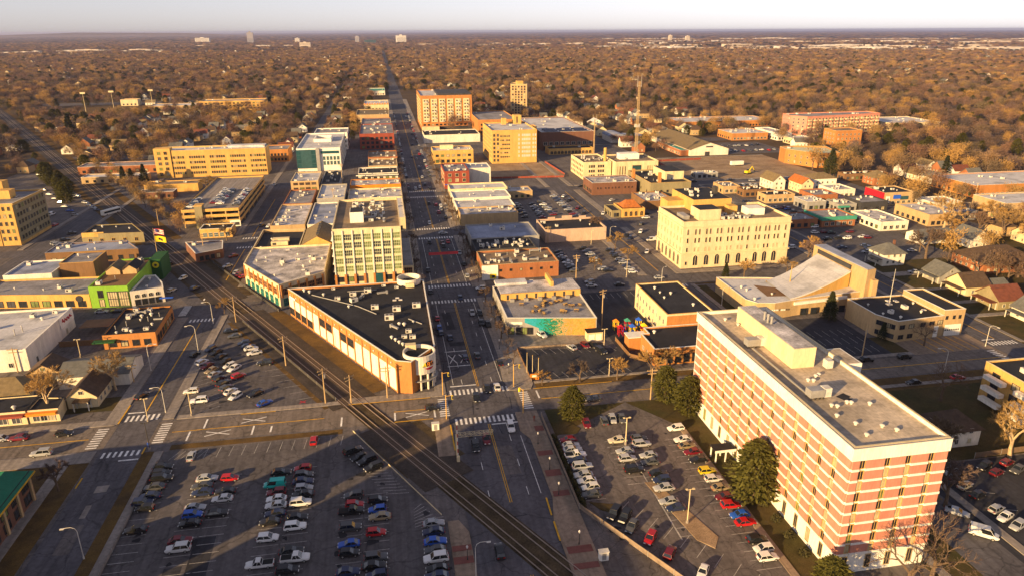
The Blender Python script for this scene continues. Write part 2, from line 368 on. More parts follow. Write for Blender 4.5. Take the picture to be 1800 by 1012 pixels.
# lawns and verges
for i_, (nm, mt, p) in enumerate((('verge', 'dry_grass', [(-62, 40), (-59.3, 40), (-59.3, 161), (-62, 161)]), ('verge', 'dry_grass', rect(-56, -15, 160.9, 163.2)), ('verge', 'lawn', rect(-77, -73, 60, 152)),
                  ('lawn', 'dry_grass', rect(38, 104, 175.6, 178.6)), ('lawn', 'lawn', [(37.5, 150), (60, 163.4), (37.5, 163.4)]), ('lawn', 'lawn', [(60, 163.4), (69, 150), (104, 150), (104, 163.4)]),
                  ('lawn', 'lawn', rect(70.6, 76.4, 64, 150)), ('lawn', 'lawn', rect(95, 104, 60, 163)), ('lawn', 'dry_grass', rect(115.8, 184, 156.0, 163.2)), ('lawn', 'lawn', rect(115.8, 184, 122.5, 156.0)),
                  ('lawn', 'lawn', rect(198, 300, 176, 262)), ('lawn', 'lawn', rect(248, 300, 262, 300)), ('lawn', 'dry_grass', rect(117, 172, 249.5, 250.8)), ('lawn', 'lawn', rect(116, 122, 178, 248)),
                  ('lawn', 'lawn', rect(-100, -74, 184, 192)), ('lawn', 'lawn', rect(152, 158, 178, 190)), ('lawn', 'dry_grass', rect(200, 262, 600, 720)), ('lawn', 'dry_grass', rect(-118, -73, 62, 160)))):
    sheet(nm, mt, p, 0.036 + i_ * 0.0006)
slab('traffic_island', 'dirt', [(52.5, 127.5), (54.8, 127.5), (60.6, 107.5), (58.5, 104.5), (56, 107.5)], 0.14)
slab('traffic_island', 'lawn', [(38.3, 123.0), (43.4, 121.3), (44.0, 119.3), (42.6, 118.2), (40, 120)], 0.14)
slab('traffic_island', 'lawn', [(38, 150.6), (43, 150.2), (44.5, 152.4), (42, 156.5), (38, 157)], 0.14)

# pavements (raised, with kerbs)
WZ = [0.15]
def walk(name, mat, pts):
    WZ[0] += 0.0009; return slab(name, mat, pts, WZ[0])
blocksY = [(176, 250.5), (263, 339), (351, 431.5), (442.5, 611.5), (632.5, 1100)]
for a, b in blocksY:
    walk('pavement', 'concrete', rect(6.5 if a > 200 else 9.5, 12.6, a, b)); walk('pavement', 'concrete', rect(30.6, 36.2, a, b))
walk('plaza_pavement', 'concrete_tan', [(7.9, 122), (7.9, 60), (11.9, 60), (11.9, 118), (10.2, 122)])
pl = walk('plaza_pavement', 'concrete_tan', [(29.4, 60), (35.6, 60), (35.4, 163.4), (29.6, 163.4), (29.2, 154), (31, 150), (31, 126), (29.4, 118)])
for y0, y1, x0, x1 in ((133.5, 136, 31.4, 35), (142, 144, 31.4, 35), (126, 128, 31.4, 35), (108, 110, 30, 35), (103.6, 105.2, 30, 35), (153, 155.5, 33, 35.2)):
    link('brick_band', uplane('paver_red'), pl, ((x0 + x1) / 2, (y0 + y1) / 2, 0.215), 0, (x1 - x0, y1 - y0, 1))
for y0, y1 in ((109, 111), (112.6, 114.2)):
    link('brick_band', uplane('paver_red'), pl, (9.9, (y0 + y1) / 2, 0.215), 0, (3.8, y1 - y0, 1))
walk('crossing_pavement', 'concrete_tan', [(8, 146), (12, 146), (12, 164), (8, 163.6)])
walk('corner_pavement', 'concrete', [(30.2, 175.6), (36.4, 175.6), (37.6, 178.6), (37.6, 203), (30.8, 203), (29.4, 182.4)])
walk('pavement', 'concrete', rect(-61.6, -58.8, 176.5, 250)); walk('pavement', 'concrete', rect(-76, -72.4, 176, 250))
walk('pavement', 'concrete', rect(-59.2, -57.2, 62, 160.6)); walk('pavement', 'concrete', rect(-80, -77.4, 62, 160))
walk('pavement', 'concrete', rect(-130, -73, 175.6, 178.6)); walk('pavement', 'concrete', rect(-130, -73, 158.5, 163.4))
walk('pavement', 'concrete', [(-58, 176), (-16, 176), (-17, 178), (-58, 178)])
walk('pavement', 'concrete', rect(-14, 11.5, 175.8, 179)); walk('pavement', 'concrete', rect(-60.8, -58, 280, 339)); walk('pavement', 'concrete', rect(-60.8, -58, 351, 600))
walk('pavement', 'concrete', rect(-76, -73, 360, 600))
walk('pavement', 'concrete', rect(116, 119.5, 264, 338)); walk('pavement', 'concrete', rect(119.5, 184, 263.5, 267)); walk('pavement', 'concrete', rect(99.8, 103.4, 264, 338))
walk('pavement', 'concrete', rect(100, 103.4, 179, 250)); walk('pavement', 'concrete', rect(116.2, 118, 179, 250)); walk('pavement', 'concrete', rect(118.4, 158, 176, 177.8))
walk('pavement', 'concrete', rect(198.4, 200, 178, 338)); walk('pavement', 'concrete', rect(183.5, 185.6, 190, 250)); walk('pavement', 'concrete', rect(115.9, 184, 157.6, 159.2))
walk('footpath', 'concrete_tan', rect(69.0, 70.6, 64, 150)); walk('pavement', 'concrete', rect(38, 104, 178.8, 179.9)); walk('pavement', 'concrete', rect(116, 120, 351, 431)); walk('pavement', 'concrete', rect(99.8, 103.4, 351, 431))
walk('driveway', 'concrete', rect(200, 221, 243.5, 248)); walk('driveway', 'concrete', rect(200, 214, 211.5, 214)); walk('driveway', 'concrete', rect(200, 214, 226, 228)); walk('driveway', 'concrete', rect(200, 215, 199, 201.5))
walk('pavement', 'concrete', rect(96.0, 98.0, 60, 120))

for r_ in ((120, 330, 443, 445.2), (200, 330, 429.4, 431.4), (200, 420, 351.2, 353), (200, 420, 337, 338.8), (198.6, 200.6, 352, 429), (184, 186, 264, 338), (184, 186, 352, 430), (200, 300, 531, 533), (120, 230, 609.5, 611.5), (116, 119, 443, 609), (100.6, 103.4, 443, 609), (-153, -150.5, 352, 600), (-171, -168.5, 352, 600), (-150, -120, 351.2, 353), (115.8, 117.8, 62, 156)): walk('pavement', 'concrete', rect(*r_))
# railway
def rp(y, off):          # point beside the line: off metres to the right of its centre, across the track
    d = Vector((-0.5495, 1)).normalized(); n = Vector((d.y, -d.x)); return (rail_x(y) + n.x * off, y + n.y * off)
def rstrip(name, mat, y0, y1, o0, o1, z): return sheet(name, mat, [rp(y0, o0), rp(y0, o1), rp(y1, o1), rp(y1, o0)], z)
rstrip('railway_verge', 'rail_verge', 142, 160, -7, 9, 0.046); rstrip('railway_verge', 'dry_grass', 178, 246, -8, 11.5, 0.046); rstrip('railway_verge', 'rail_verge', 266, 336, -8, 12, 0.046); rstrip('railway_verge', 'dry_grass', 354, 1500, -11, 11, 0.046)
track = None
for y0, y1 in ((40, 91), (136, 163), (176, 250), (264, 338), (352, 1500)):
    b = B()
    pr = [(-6.6, 0.0), (-5.2, 0.10), (5.2, 0.10), (6.6, 0.0)]
    for i in range(3):
        a, c = pr[i], pr[i + 1]
        b.quad([(*rp(y0, a[0]), a[1] + .05), (*rp(y0, c[0]), c[1] + .05), (*rp(y1, c[0]), c[1] + .05), (*rp(y1, a[0]), a[1] + .05)][::1])
    o = tag(link('railway_bed', b.mesh('railway_bed', ['ballast'])), kind='structure')
    if track is None: track = o
    sb = B()
    L_ = math.hypot(0.5495, 1); n_ = int((min(y1, 560) - y0) * L_ / 0.62)
    th = math.atan2(1, -0.5495)
    ux, uy = math.cos(th), math.sin(th)
    for k in range(n_):
        yy = y0 + 0.4 + k * 0.62 / L_
        for tc in (-2.1, 2.1):
            cx, cy_ = rp(yy, tc)
            hx, hy = uy * 1.25, -ux * 1.25; wx, wy = ux * 0.12, uy * 0.12
            c4 = [(cx - hx - wx, cy_ - hy - wy), (cx + hx - wx, cy_ + hy - wy), (cx + hx + wx, cy_ + hy + wy), (cx - hx + wx, cy_ - hy + wy)]
            sb.prism(c4, 0.14, 0.19)
    if n_ > 0: tag(link('sleepers', sb.mesh('sleepers', ['wood']), o), kind='stuff')
for tc in (-2.82, -1.38, 1.38, 2.82):
    p0, p1 = rp(40, tc), rp(1500, tc)
    b = B(); dx, dy = p1[0] - p0[0], p1[1] - p0[1]; l = math.hypot(dx, dy); nx, ny = -dy / l * .08, dx / l * .08
    b.prism([(p0[0] - nx, p0[1] - ny), (p0[0] + nx, p0[1] + ny), (p1[0] + nx, p1[1] + ny), (p1[0] - nx, p1[1] - ny)][::-1], 0.05, 0.25)
    link('rail', b.mesh('rail', ['steel_rail']), track)
for y0, y1 in ((91, 136), (163.2, 176), (250, 264), (338, 352)):   # crossing panels
    rstrip('crossing_deck', 'rail_verge', y0, y1, -3.4, 3.4, 0.06)

# ------------------------------------------------------------------ painted markings (parts of the roads)
def crosswalk_x(parent, x0, x1, yc, ln=3.0, z=0.05):          # bars run along Y, walk across X
    n = int((x1 - x0) / 1.15)
    for i in range(n):
        x = x0 + (i + .5) * (x1 - x0) / n
        stripe('crosswalk_stripe', 'white_mark', x, yc - ln / 2, x, yc + ln / 2, 0.58, z, parent)
def crosswalk_y(parent, y0, y1, xc, ln=2.6, z=0.05):
    n = int((y1 - y0) / 1.05)
    for i in range(n):
        y = y0 + (i + .5) * (y1 - y0) / n
        stripe('crosswalk_stripe', 'white_mark', xc - ln / 2, y, xc + ln / 2, y, 0.5, z, parent)
for yc in (161.3, 177.2, 248.8, 265.9, 336.4, 353.6, 429, 445): crosswalk_x(main, 13.2, 30.4, yc)
crosswalk_y(cross_a, 164.6, 174.6, 33.7); crosswalk_y(cross_a, 164.6, 174.6, 11.2)
crosswalk_x(left_road, -71.4, -62.6, 178.5); crosswalk_x(left_road, -71.6, -62.4, 161.2, 2.4); crosswalk_y(cross_a, 164.6, 174.6, -59.8); crosswalk_y(cross_a, 164.6, 174.6, -75)
crosswalk_x(left_road, -71.4, -62.6, 246.5, 2.6); crosswalk_y(cross_b, 252, 262, -75); crosswalk_x(left_road, -71.4, -62.6, 337, 2.4); crosswalk_x(left_road, -71.4, -62.6, 353, 2.4)
crosswalk_x(right_road, 104.6, 115, 249.6, 2.6); crosswalk_x(east_road, 187, 197, 178.6, 2.6); crosswalk_y(cross_a, 164.6, 174.6, 183.5); crosswalk_x(left_road, -71.4, -62.6, 268, 2.4)
for y0, y1 in ((40, 104), (126, 159), (180, 247), (268, 335), (355, 428), (446, 610), (635, 900)):
    for dx in (-.22, .22): stripe('centre_line', 'yellow_paint', 21.9 + dx, y0, 21.9 + dx, y1, 0.17, 0.05, main)
    y = y0 + 2
    while y < min(y1, 560) - 4:
        for x in (17.6, 26.2): stripe('lane_dash', 'white_mark', x, y, x, y + 3, 0.14, 0.05, main)
        y += 11
for y0, y1 in ((128, 152), (182, 246), (268, 334)):
    stripe('lane_line', 'white_mark', 28.9, y0, 28.9, y1, 0.14, 0.05, main)
    if y0 > 160: stripe('lane_line', 'white_mark', 15.0, y0, 15.0, y1, 0.14, 0.05, main)
stripe('stop_line', 'white_mark', 22.6, 158.6, 30, 158.6, 0.5, 0.05, main); stripe('stop_line', 'white_mark', 14, 181, 21.4, 181, 0.5, 0.05, main); stripe('stop_line', 'white_mark', 14.5, 194, 21.4, 194, 0.4, 0.05, main); stripe('stop_line', 'white_mark', 14.5, 204.5, 21.4, 204.5, 0.4, 0.05, main)
for cx in (16.5, 19.8):
    stripe('crossing_mark', 'white_mark', cx - 1.1, 196, cx + 1.1, 202, 0.3, 0.05, main); stripe('crossing_mark', 'white_mark', cx + 1.1, 196, cx - 1.1, 202, 0.3, 0.051, main)
for x0, x1 in ((-57.5, -20), (-2, 9), (38, 184), (-150, -77)):
    stripe('centre_line', 'yellow_paint', x0, 169.5, x1, 169.5, 0.3, 0.05, cross_a)
for cx, cy_ in ((-46, 167), (4, 167.2), (-38, 172)):
    stripe('crossing_mark', 'white_mark', cx - 3, cy_ - 1.1, cx + 3, cy_ + 1.1, 0.3, 0.05, cross_a); stripe('crossing_mark', 'white_mark', cx - 3, cy_ + 1.1, cx + 3, cy_ - 1.1, 0.3, 0.051, cross_a)
for x, y0, y1 in ((-53, 164.6, 169), (-37.5, 164.6, 169), (-15.5, 164.6, 169.2), (-1.8, 164.8, 169), (8.6, 164.8, 169), (37.6, 170, 174.4), (-50, 170, 174.6), (-33, 165, 168)):
    stripe('stop_line', 'white_mark', x, y0, x, y1, 0.45, 0.05, cross_a)
stripe('centre_line', 'yellow_paint', -67, 182, -67, 244, 0.3, 0.05, left_road); stripe('centre_line', 'yellow_paint', -67, 283, -67, 334, 0.3, 0.05, left_road); stripe('centre_line', 'yellow_paint', -67, 356, -67, 440, 0.3, 0.05, left_road)
stripe('stop_line', 'white_mark', -66.6, 158.2, -62.2, 158.2, 0.5, 0.05, left_road); stripe('stop_line', 'white_mark', -71.6, 181.6, -67.4, 181.6, 0.5, 0.05, left_road)
for y0, y1 in ((182, 247), (268, 335), (356, 428)): stripe('centre_line', 'yellow_paint', 109.7, y0, 109.7, y1, 0.3, 0.05, right_road); stripe('centre_line', 'yellow_paint', 192, y0, 192, y1, 0.3, 0.05, east_road)
stripe('stop_line', 'white_mark', 187, 181.6, 191.6, 181.6, 0.5, 0.05, east_road)
# kerb paint
for x0, y0, x1, y1 in ((12.1, 160, 12.1, 148), (-14, 175.4, 8, 175.4), (37, 175.4, 60, 175.4), (-42, 175.4, -33, 175.4), (-2, 163.9, 8, 163.9), (29.6, 126, 29.4, 120), (29.3, 112, 29.4, 118), (-72.2, 176, -72.2, 186), (-72.2, 152, -72.2, 148), (-61.9, 160, -61.9, 163)):
    stripe('kerb_paint', 'yellow_paint', x0, y0, x1, y1, 0.35, 0.22, main)
# parking bays
def bays_x(parent, x0, x1, ys, z=0.052):
    for y in ys: stripe('bay_line', 'thin_mark', x0, y, x1, y, 0.13, z, parent)
def frange(a, b, s):
    o = []
    while a <= b: o.append(a); a += s
    return o
for x0, x1 in ((-57, -52.2), (-46.9, -42), (-41.6, -36.8), (-30.4, -25.6), (-25.2, -20.2), (-14.2, -9.4), (-9.0, -4.0), (2.4, 7.2)):
    top = 148 if x0 < -9 else 126
    if x0 < -50: top = 155
    if -15 < x0 < 0: top = 135
    bays_x(near_lot, x0, x1, frange(100.2, top, 2.62))
for x in frange(-50, -13, 2.9): stripe('bay_line', 'thin_mark', x, 155.6, x + .4, 160, 0.13, 0.052, near_lot)
for k in range(7): stripe('hatch_line', 'thin_mark', 1.2, 121.5 + k * .95, 6.2 - k * .55, 123.2 + k * .95, 0.13, 0.052, near_lot)
for k in range(9): stripe('hatch_line', 'thin_mark', -9.5 + k * .62, 143.4 - k * 1.2, -4.5 + k * .62, 143 - k * 1.2, 0.13, 0.052, near_lot)
for k in range(6): stripe('hatch_line', 'thin_mark', -55 + k * 1.3, 156.2, -53.2 + k * 1.3, 159.8, 0.13, 0.052, near_lot)
bays_x(tower_lot, 37.8, 42.3, frange(123.6, 148.6, 2.55)); bays_x(tower_lot, 48.6, 53, frange(127.5, 146, 2.55)); bays_x(tower_lot, 53.4, 58, frange(109, 148, 2.55)); bays_x(tower_lot, 63.5, 68.6, frange(95, 146, 2.55))
for k in range(10):
    x, y = 43.4 + k * 2.1, 118.5 - k * 3.15; stripe('bay_line', 'thin_mark', x, y, x + 3.4, y + 3.2, 0.13, 0.052, tower_lot)
stripe('bay_line', 'thin_mark', 53.2, 108, 53.2, 148, 0.3, 0.053, tower_lot)
for k in range(11):
    y = 183 + k * 2.9; stripe('bay_line', 'thin_mark', -57.5, y, -53.5, y + 2.4, 0.13, 0.052, tri_lot); stripe('bay_line', 'thin_mark', -52, y - 4, -48.4, y - 1.6, 0.13, 0.052, tri_lot)
for k in range(12):
    y = 182 + k * 4; x = rail_x(y) - 8.2; stripe('bay_line', 'thin_mark', x - 4.6, y - 1, x, y, 0.13, 0.052, tri_lot)
for cx in (-26.4, -20.6):
    stripe('bay_symbol', 'tail_lamp', cx - .8, 178.9, cx + .8, 180.3, .35, .053, tri_lot); stripe('bay_symbol', 'tail_lamp', cx - .8, 180.3, cx + .8, 178.9, .35, .054, tri_lot)
for k in range(10): stripe('bay_line', 'thin_mark', 42 + k * 2.75, 201.4 - k * .2, 43.2 + k * 2.75, 197.5 - k * .2, 0.13, 0.052, corner_lot); stripe('bay_line', 'thin_mark', 42 + k * 2.75, 184.5, 43.2 + k * 2.75, 180.6, 0.13, 0.052, corner_lot)
for k in range(11):
    for y in (180, 187, 193.5): stripe('bay_line', 'thin_mark', 121 + k * 2.8, y, 121 + k * 2.8, y + 4.6, 0.13, 0.052, church_lot)
for k in range(8): stripe('bay_line', 'thin_mark', 71 + k * 2.7, 241, 71 + k * 2.7, 246, 0.13, 0.052, play_lot)
for x0, x1 in ((70, 74.6), (80, 84.6), (84.9, 89.5), (94.5, 99)): bays_x(back_lot, x0, x1, frange(266, 308, 2.6), 0.05)
for x0, x1 in ((69, 73.5), (78, 82.5), (83, 87.5), (94, 98.6)): bays_x(back_lot2, x0, x1, frange(350, 426, 2.6), 0.05)
for k in range(6): stripe('apron_line', 'yellow_paint', 166 + k * 3, 176, 165.4 + k * 3, 186.5, 0.35, 0.052, apron)
for k in range(9): stripe('bay_line', 'thin_mark', 120, 64 + k * 6, 126, 62 + k * 6, 0.13, 0.05, rear_lot)
# tar patches and repairs on the carriageways
for x, y, w, d, m in ((-66.5, 147, 2.6, 2.6, 'concrete'), (-67, 139, 1.2, 4.5, 'concrete'), (-44.2, 112, 3.2, 12, 'asphalt_new'), (-40, 120, 4, 12, 'asphalt_new'), (-67, 130, 3, 9, 'asphalt_old'), (24, 142, 4, 12, 'asphalt_old'), (18, 230, 3, 16, 'asphalt_new'), (26, 300, 3.2, 18, 'asphalt_old'), (19, 210, 5, 3, 'asphalt_new')):
    link('patch', uplane(m), near_lot if -58 < x < 8 else main, (x, y, 0.046), 0.03, (w, d, 1))

# oil stains in the bays
rs_ = random.Random(12); b = B(); b.quad([(math.cos(t) * (.5 + .16 * math.sin(3 * t)), math.sin(t) * (.5 + .12 * math.cos(2 * t)), 0) for t in [2 * math.pi * i / 14 for i in range(14)]]); STAIN = b.mesh('oil_stain', ['roof_black'])
for par_, xs_, y0, y1, n in ((near_lot, (-54, -44, -39, -28, -23, -12, -7, 5), 101, 146, 70), (tower_lot, (40, 51, 56, 66), 108, 148, 34), (tri_lot, (-55, -50), 180, 215, 18)):
    for k in range(n):
        s_ = rs_.uniform(.4, 1.5); link('oil_stain', STAIN, par_, (rs_.choice(xs_) + rs_.uniform(-2, 2), rs_.uniform(y0, y1), .0535 + k * .0001), rs_.random() * 6, (s_, s_ * rs_.uniform(.6, 2.4), 1))
for k in range(40):
    link('tar_seal', uplane('asphalt_new'), main, (rs_.uniform(13, 30), rs_.uniform(105, 420), .047), rs_.choice((0, math.pi / 2)) + rs_.uniform(-.12, .12), (rs_.uniform(2, 9), rs_.uniform(.12, .3), 1))
for k in range(16):
    link('manhole', STAIN, main, (rs_.choice((16.5, 20, 24, 27.4)), rs_.uniform(105, 420), .049), 0, (.9, .9, 1))

# ------------------------------------------------------------------ buildings
_wm = {}
def win_mesh(style):
    """unit window: x -.5..+.5, z 0..1, outward is -y"""
    if style in _wm: return _wm[style]
    b = B()
    kind, _, mats = style.partition(':'); pane, frame = (mats.split(',') + ['frame_dark'])[:2]
    if kind == 'arch':
        pts = [(-.5, 0), (.5, 0), (.5, .7)] + [(.5 * math.cos(t), .7 + .3 * math.sin(t)) for t in [math.pi * i / 8 for i in range(1, 8)]] + [(-.5, .7)]
        b.quad([(x, -.03, z) for x, z in pts], 0)
        q = [(x * 1.14, z * 1.04 - .01) for x, z in pts]; k = len(pts)
        for i in range(k):
            j = (i + 1) % k
            b.quad([(q[i][0], -.1, q[i][1]), (q[j][0], -.1, q[j][1]), (pts[j][0], -.1, pts[j][1]), (pts[i][0], -.1, pts[i][1])], 1)
            b.quad([(pts[i][0], -.1, pts[i][1]), (pts[j][0], -.1, pts[j][1]), (pts[j][0], -.03, pts[j][1]), (pts[i][0], -.03, pts[i][1])], 1)
            b.quad([(q[j][0], -.1, q[j][1]), (q[i][0], -.1, q[i][1]), (q[i][0], 0, q[i][1]), (q[j][0], 0, q[j][1])], 1)
        b.box(-.03, .03, -.07, -.03, 0, .9, 1)
    else:
        b.quad([(-.5, -.03, 0), (.5, -.03, 0), (.5, -.03, 1), (-.5, -.03, 1)], 0)
        t = {'win': .07, 'thin': .04, 'panel': .02, 'multi': .05}.get(kind, .06)
        b.box(-.5 - t * .5, -.5 + t * .5, -.12, 0, 0, 1, 1); b.box(.5 - t * .5, .5 + t * .5, -.12, 0, 0, 1, 1)
        b.box(-.5 - t * .5, .5 + t * .5, -.14, 0, -.03, .03, 1); b.box(-.5 - t * .5, .5 + t * .5, -.12, 0, .97, 1.03, 1)
        if kind == 'win': b.box(-.02, .02, -.08, -.03, 0, 1, 1)
        if kind == 'multi':
            for x in (-.25, 0, .25): b.box(x - .02, x + .02, -.08, -.03, 0, 1, 1)
            b.box(-.5, .5, -.09, -.03, .48, .53, 1)
    _wm[style] = b.mesh('window_' + kind, [pane, frame]); return _wm[style]

_um = {}
def unit_mesh(kind):
    if kind in _um: return _um[kind]
    b = B()
    if kind == 'hvac':
        b.box(-1, 1, -.7, .7, .15, 1.25, 0); b.box(-.9, .9, -.6, .6, 0, .15, 1)
        for cx in (-.45, .45):
            b.prism([(cx + .36 * math.cos(t), .36 * math.sin(t)) for t in [2 * math.pi * i / 10 for i in range(10)]], 1.25, 1.33, 1)
        b.quad([(-.8, -.705, .35), (-.1, -.705, .35), (-.1, -.705, 1.05), (-.8, -.705, 1.05)], 1)
        mats = ['metal_white', 'metal_dark']
    elif kind == 'vent':
        n = 10
        for r0, z0, r1, z1 in ((.28, 0, .28, .5), (.5, .5, .55, .68), (.55, .68, .32, .92), (.32, .92, .05, 1.0)):
            b.tube((0, 0, z0), (0, 0, z1), r0, r1, n, 0)
        mats = ['metal_white']
    elif kind == 'duct':
        b.box(-1.8, 1.8, -.3, .3, .3, .85, 0); b.box(1.3, 1.9, -.45, .45, 0, 1.1, 0); b.box(-1.5, -1.3, -.25, .25, 0, .3, 1)
        mats = ['metal', 'metal_dark']
    elif kind == 'sky':
        b.box(-.8, .8, -.6, .6, 0, .22, 0); b.prism([(-.7, -.5), (.7, -.5), (.7, .5), (-.7, .5)], .22, .34, 1); mats = ['metal_white', 'roof_white']
    elif kind == 'pipe':
        b.tube((0, 0, 0), (0, 0, 1.6), .14, .14, 8, 0); b.tube((0, 0, 1.6), (0, 0, 1.8), .22, .1, 8, 0); mats = ['metal']
    _um[kind] = b.mesh('roof_' + kind, mats); return _um[kind]
UNAMES = {'hvac': 'air_conditioner', 'vent': 'roof_vent', 'duct': 'air_duct', 'sky': 'skylight', 'pipe': 'flue'}

def inset(poly, d):
    k = len(poly); out = []
    for i in range(k):
        p0, p1, p2 = Vector(poly[i - 1]), Vector(poly[i]), Vector(poly[(i + 1) % k])
        e1 = (p1 - p0).normalized(); e2 = (p2 - p1).normalized()
        n1 = Vector((-e1.y, e1.x)); n2 = Vector((-e2.y, e2.x)); bis = n1 + n2
        l = bis.length
        if l < 1e-4: out.append((p1.x + n1.x * d, p1.y + n1.y * d)); continue
        bis /= l; s = d / max(.25, bis.dot(n1)); out.append((p1.x + bis.x * s, p1.y + bis.y * s))
    return out

def inside(poly, x, y):
    c = False; j = len(poly) - 1
    for i in range(len(poly)):
        if (poly[i][1] > y) != (poly[j][1] > y) and x < (poly[j][0] - poly[i][0]) * (y - poly[i][1]) / (poly[j][1] - poly[i][1]) + poly[i][0]: c = not c
        j = i
    return c

FOOT = []           # footprints of everything built, for keeping trees off roofs
def volume(parent, poly, h, wall, roof, par=0.6, trim=None, z0=0.0, names=('wall', 'roof', 'parapet_cap')):
    cx, cy_ = parent.location.x, parent.location.y
    lp = [(x - cx, y - cy_) for x, y in poly]; ip = inset(lp, .32)
    b = B(); k = len(lp)
    b.prism(lp, z0, h + par, top=False)
    for i in range(k):
        j = (i + 1) % k
        b.quad([(*ip[j], h), (*ip[i], h), (*ip[i], h + par), (*ip[j], h + par)])
    wo = link(names[0], b.mesh('wall', [wall]), parent)
    b = B(); op = inset(lp, -.06); jp = inset(lp, .36)
    for i in range(k):
        j = (i + 1) % k; A, Z = h + par, h + par + .09
        b.quad([(*op[i], Z), (*op[j], Z), (*jp[j], Z), (*jp[i], Z)]); b.quad([(*op[i], A), (*op[j], A), (*op[j], Z), (*op[i], Z)]); b.quad([(*jp[j], A), (*jp[i], A), (*jp[i], Z), (*jp[j], Z)])
    link(names[2], b.mesh('parapet_cap', [trim or wall]), wo)
    b = B(); b.quad([(x, y, h) for x, y in inset(lp, .3)]); return link(names[1], b.mesh('roof', [roof]), parent)

WR = random.Random(99)
def windows(parent, poly, edge, cols, rows, z0, dz, w, hh, style, name='window', margin=1.0, skip=0.0, rnd=None, alt=None, out=0.0):
    cx, cy_ = parent.location.x, parent.location.y
    a, b_ = Vector(poly[edge]), Vector(poly[(edge + 1) % len(poly)]); d = b_ - a; l = d.length; d.normalize(); n = Vector((d.y, -d.x))
    ang = math.atan2(d.y, d.x)
    if isinstance(cols, int): fr = [margin + (l - 2 * margin) * (i + .5) / cols for i in range(cols)]
    else: fr = [c * l for c in cols]
    for r in range(rows):
        for t in fr:
            if skip and rnd.random() < skip: continue
            st = alt if alt and rnd.random() < .3 else style
            if st.startswith(('win:glass,', 'multi:glass,')) and WR.random() < .3: st = st.replace('glass,', WR.choice(('blind,', 'glass_green,', 'glass_sky,')), 1)
            p = a + d * t + n * (.005 + out)
            link(name, win_mesh(st), parent, (p.x - cx, p.y - cy_, z0 + r * dz), ang, (w, 1, hh))

def roof_units(parent, poly, h, spec, seed, pad=2.0):
    rnd = random.Random(seed); cx, cy_ = parent.location.x, parent.location.y; ip = inset(poly, pad); used = []
    xs = [p[0] for p in ip]; ys = [p[1] for p in ip]
    rf = next((c for c in parent.children if c.name.split('.')[0] == 'roof'), parent)
    for kind, n in spec:
        for _ in range(n):
            for _t in range(30):
                x, y = rnd.uniform(min(xs), max(xs)), rnd.uniform(min(ys), max(ys))
                if inside(ip, x, y) and all((x - u) ** 2 + (y - v) ** 2 > 7 for u, v in used):
                    used.append((x, y)); s = rnd.uniform(.75, 1.25)
                    link(UNAMES[kind], unit_mesh(kind), rf, (x - cx, y - cy_, h), rnd.choice((0, math.pi / 2)) + rnd.uniform(-.05, .05), (s, s, s)); break

def building(name, label, poly, h, wall, roof, par=.6, trim=None, wins=(), units=(), cat='building', group=None, seed=1, pad=2.0):
    if len(poly) == 4 and not isinstance(poly[0], tuple): poly = rect(*poly)
    cx = sum(p[0] for p in poly) / len(poly); cy_ = sum(p[1] for p in poly) / len(poly)
    t = thing(name, label, cat, (cx, cy_, 0), 0, group)
    volume(t, poly, h, wall, roof, par, trim)
    rnd = random.Random(seed)
    for wv in wins:
        kw = wv[-1] if isinstance(wv[-1], dict) else {}; a = wv[:-1] if kw else wv
        windows(t, poly, *a, rnd=rnd, **kw)
    roof_units(t, poly, h, units, seed, pad)
    FOOT.append(poly); t['_poly'] = 0; del t['_poly']
    return t
def pbox(parent, name, mat, x0, x1, y0, y1, z0, z1):
    c = parent.location; return box(name, mat, x0 - c.x, x1 - c.x, y0 - c.y, y1 - c.y, z0, z1, parent)
def pmesh(parent, name, b, mats, smooth=False):
    c = parent.location; o = link(name, b.mesh(name, mats, smooth), parent); o.location = (-c.x, -c.y, -c.z); return o

G_, D_ = 'win:glass,frame_dark', 'win:glass,frame_white'
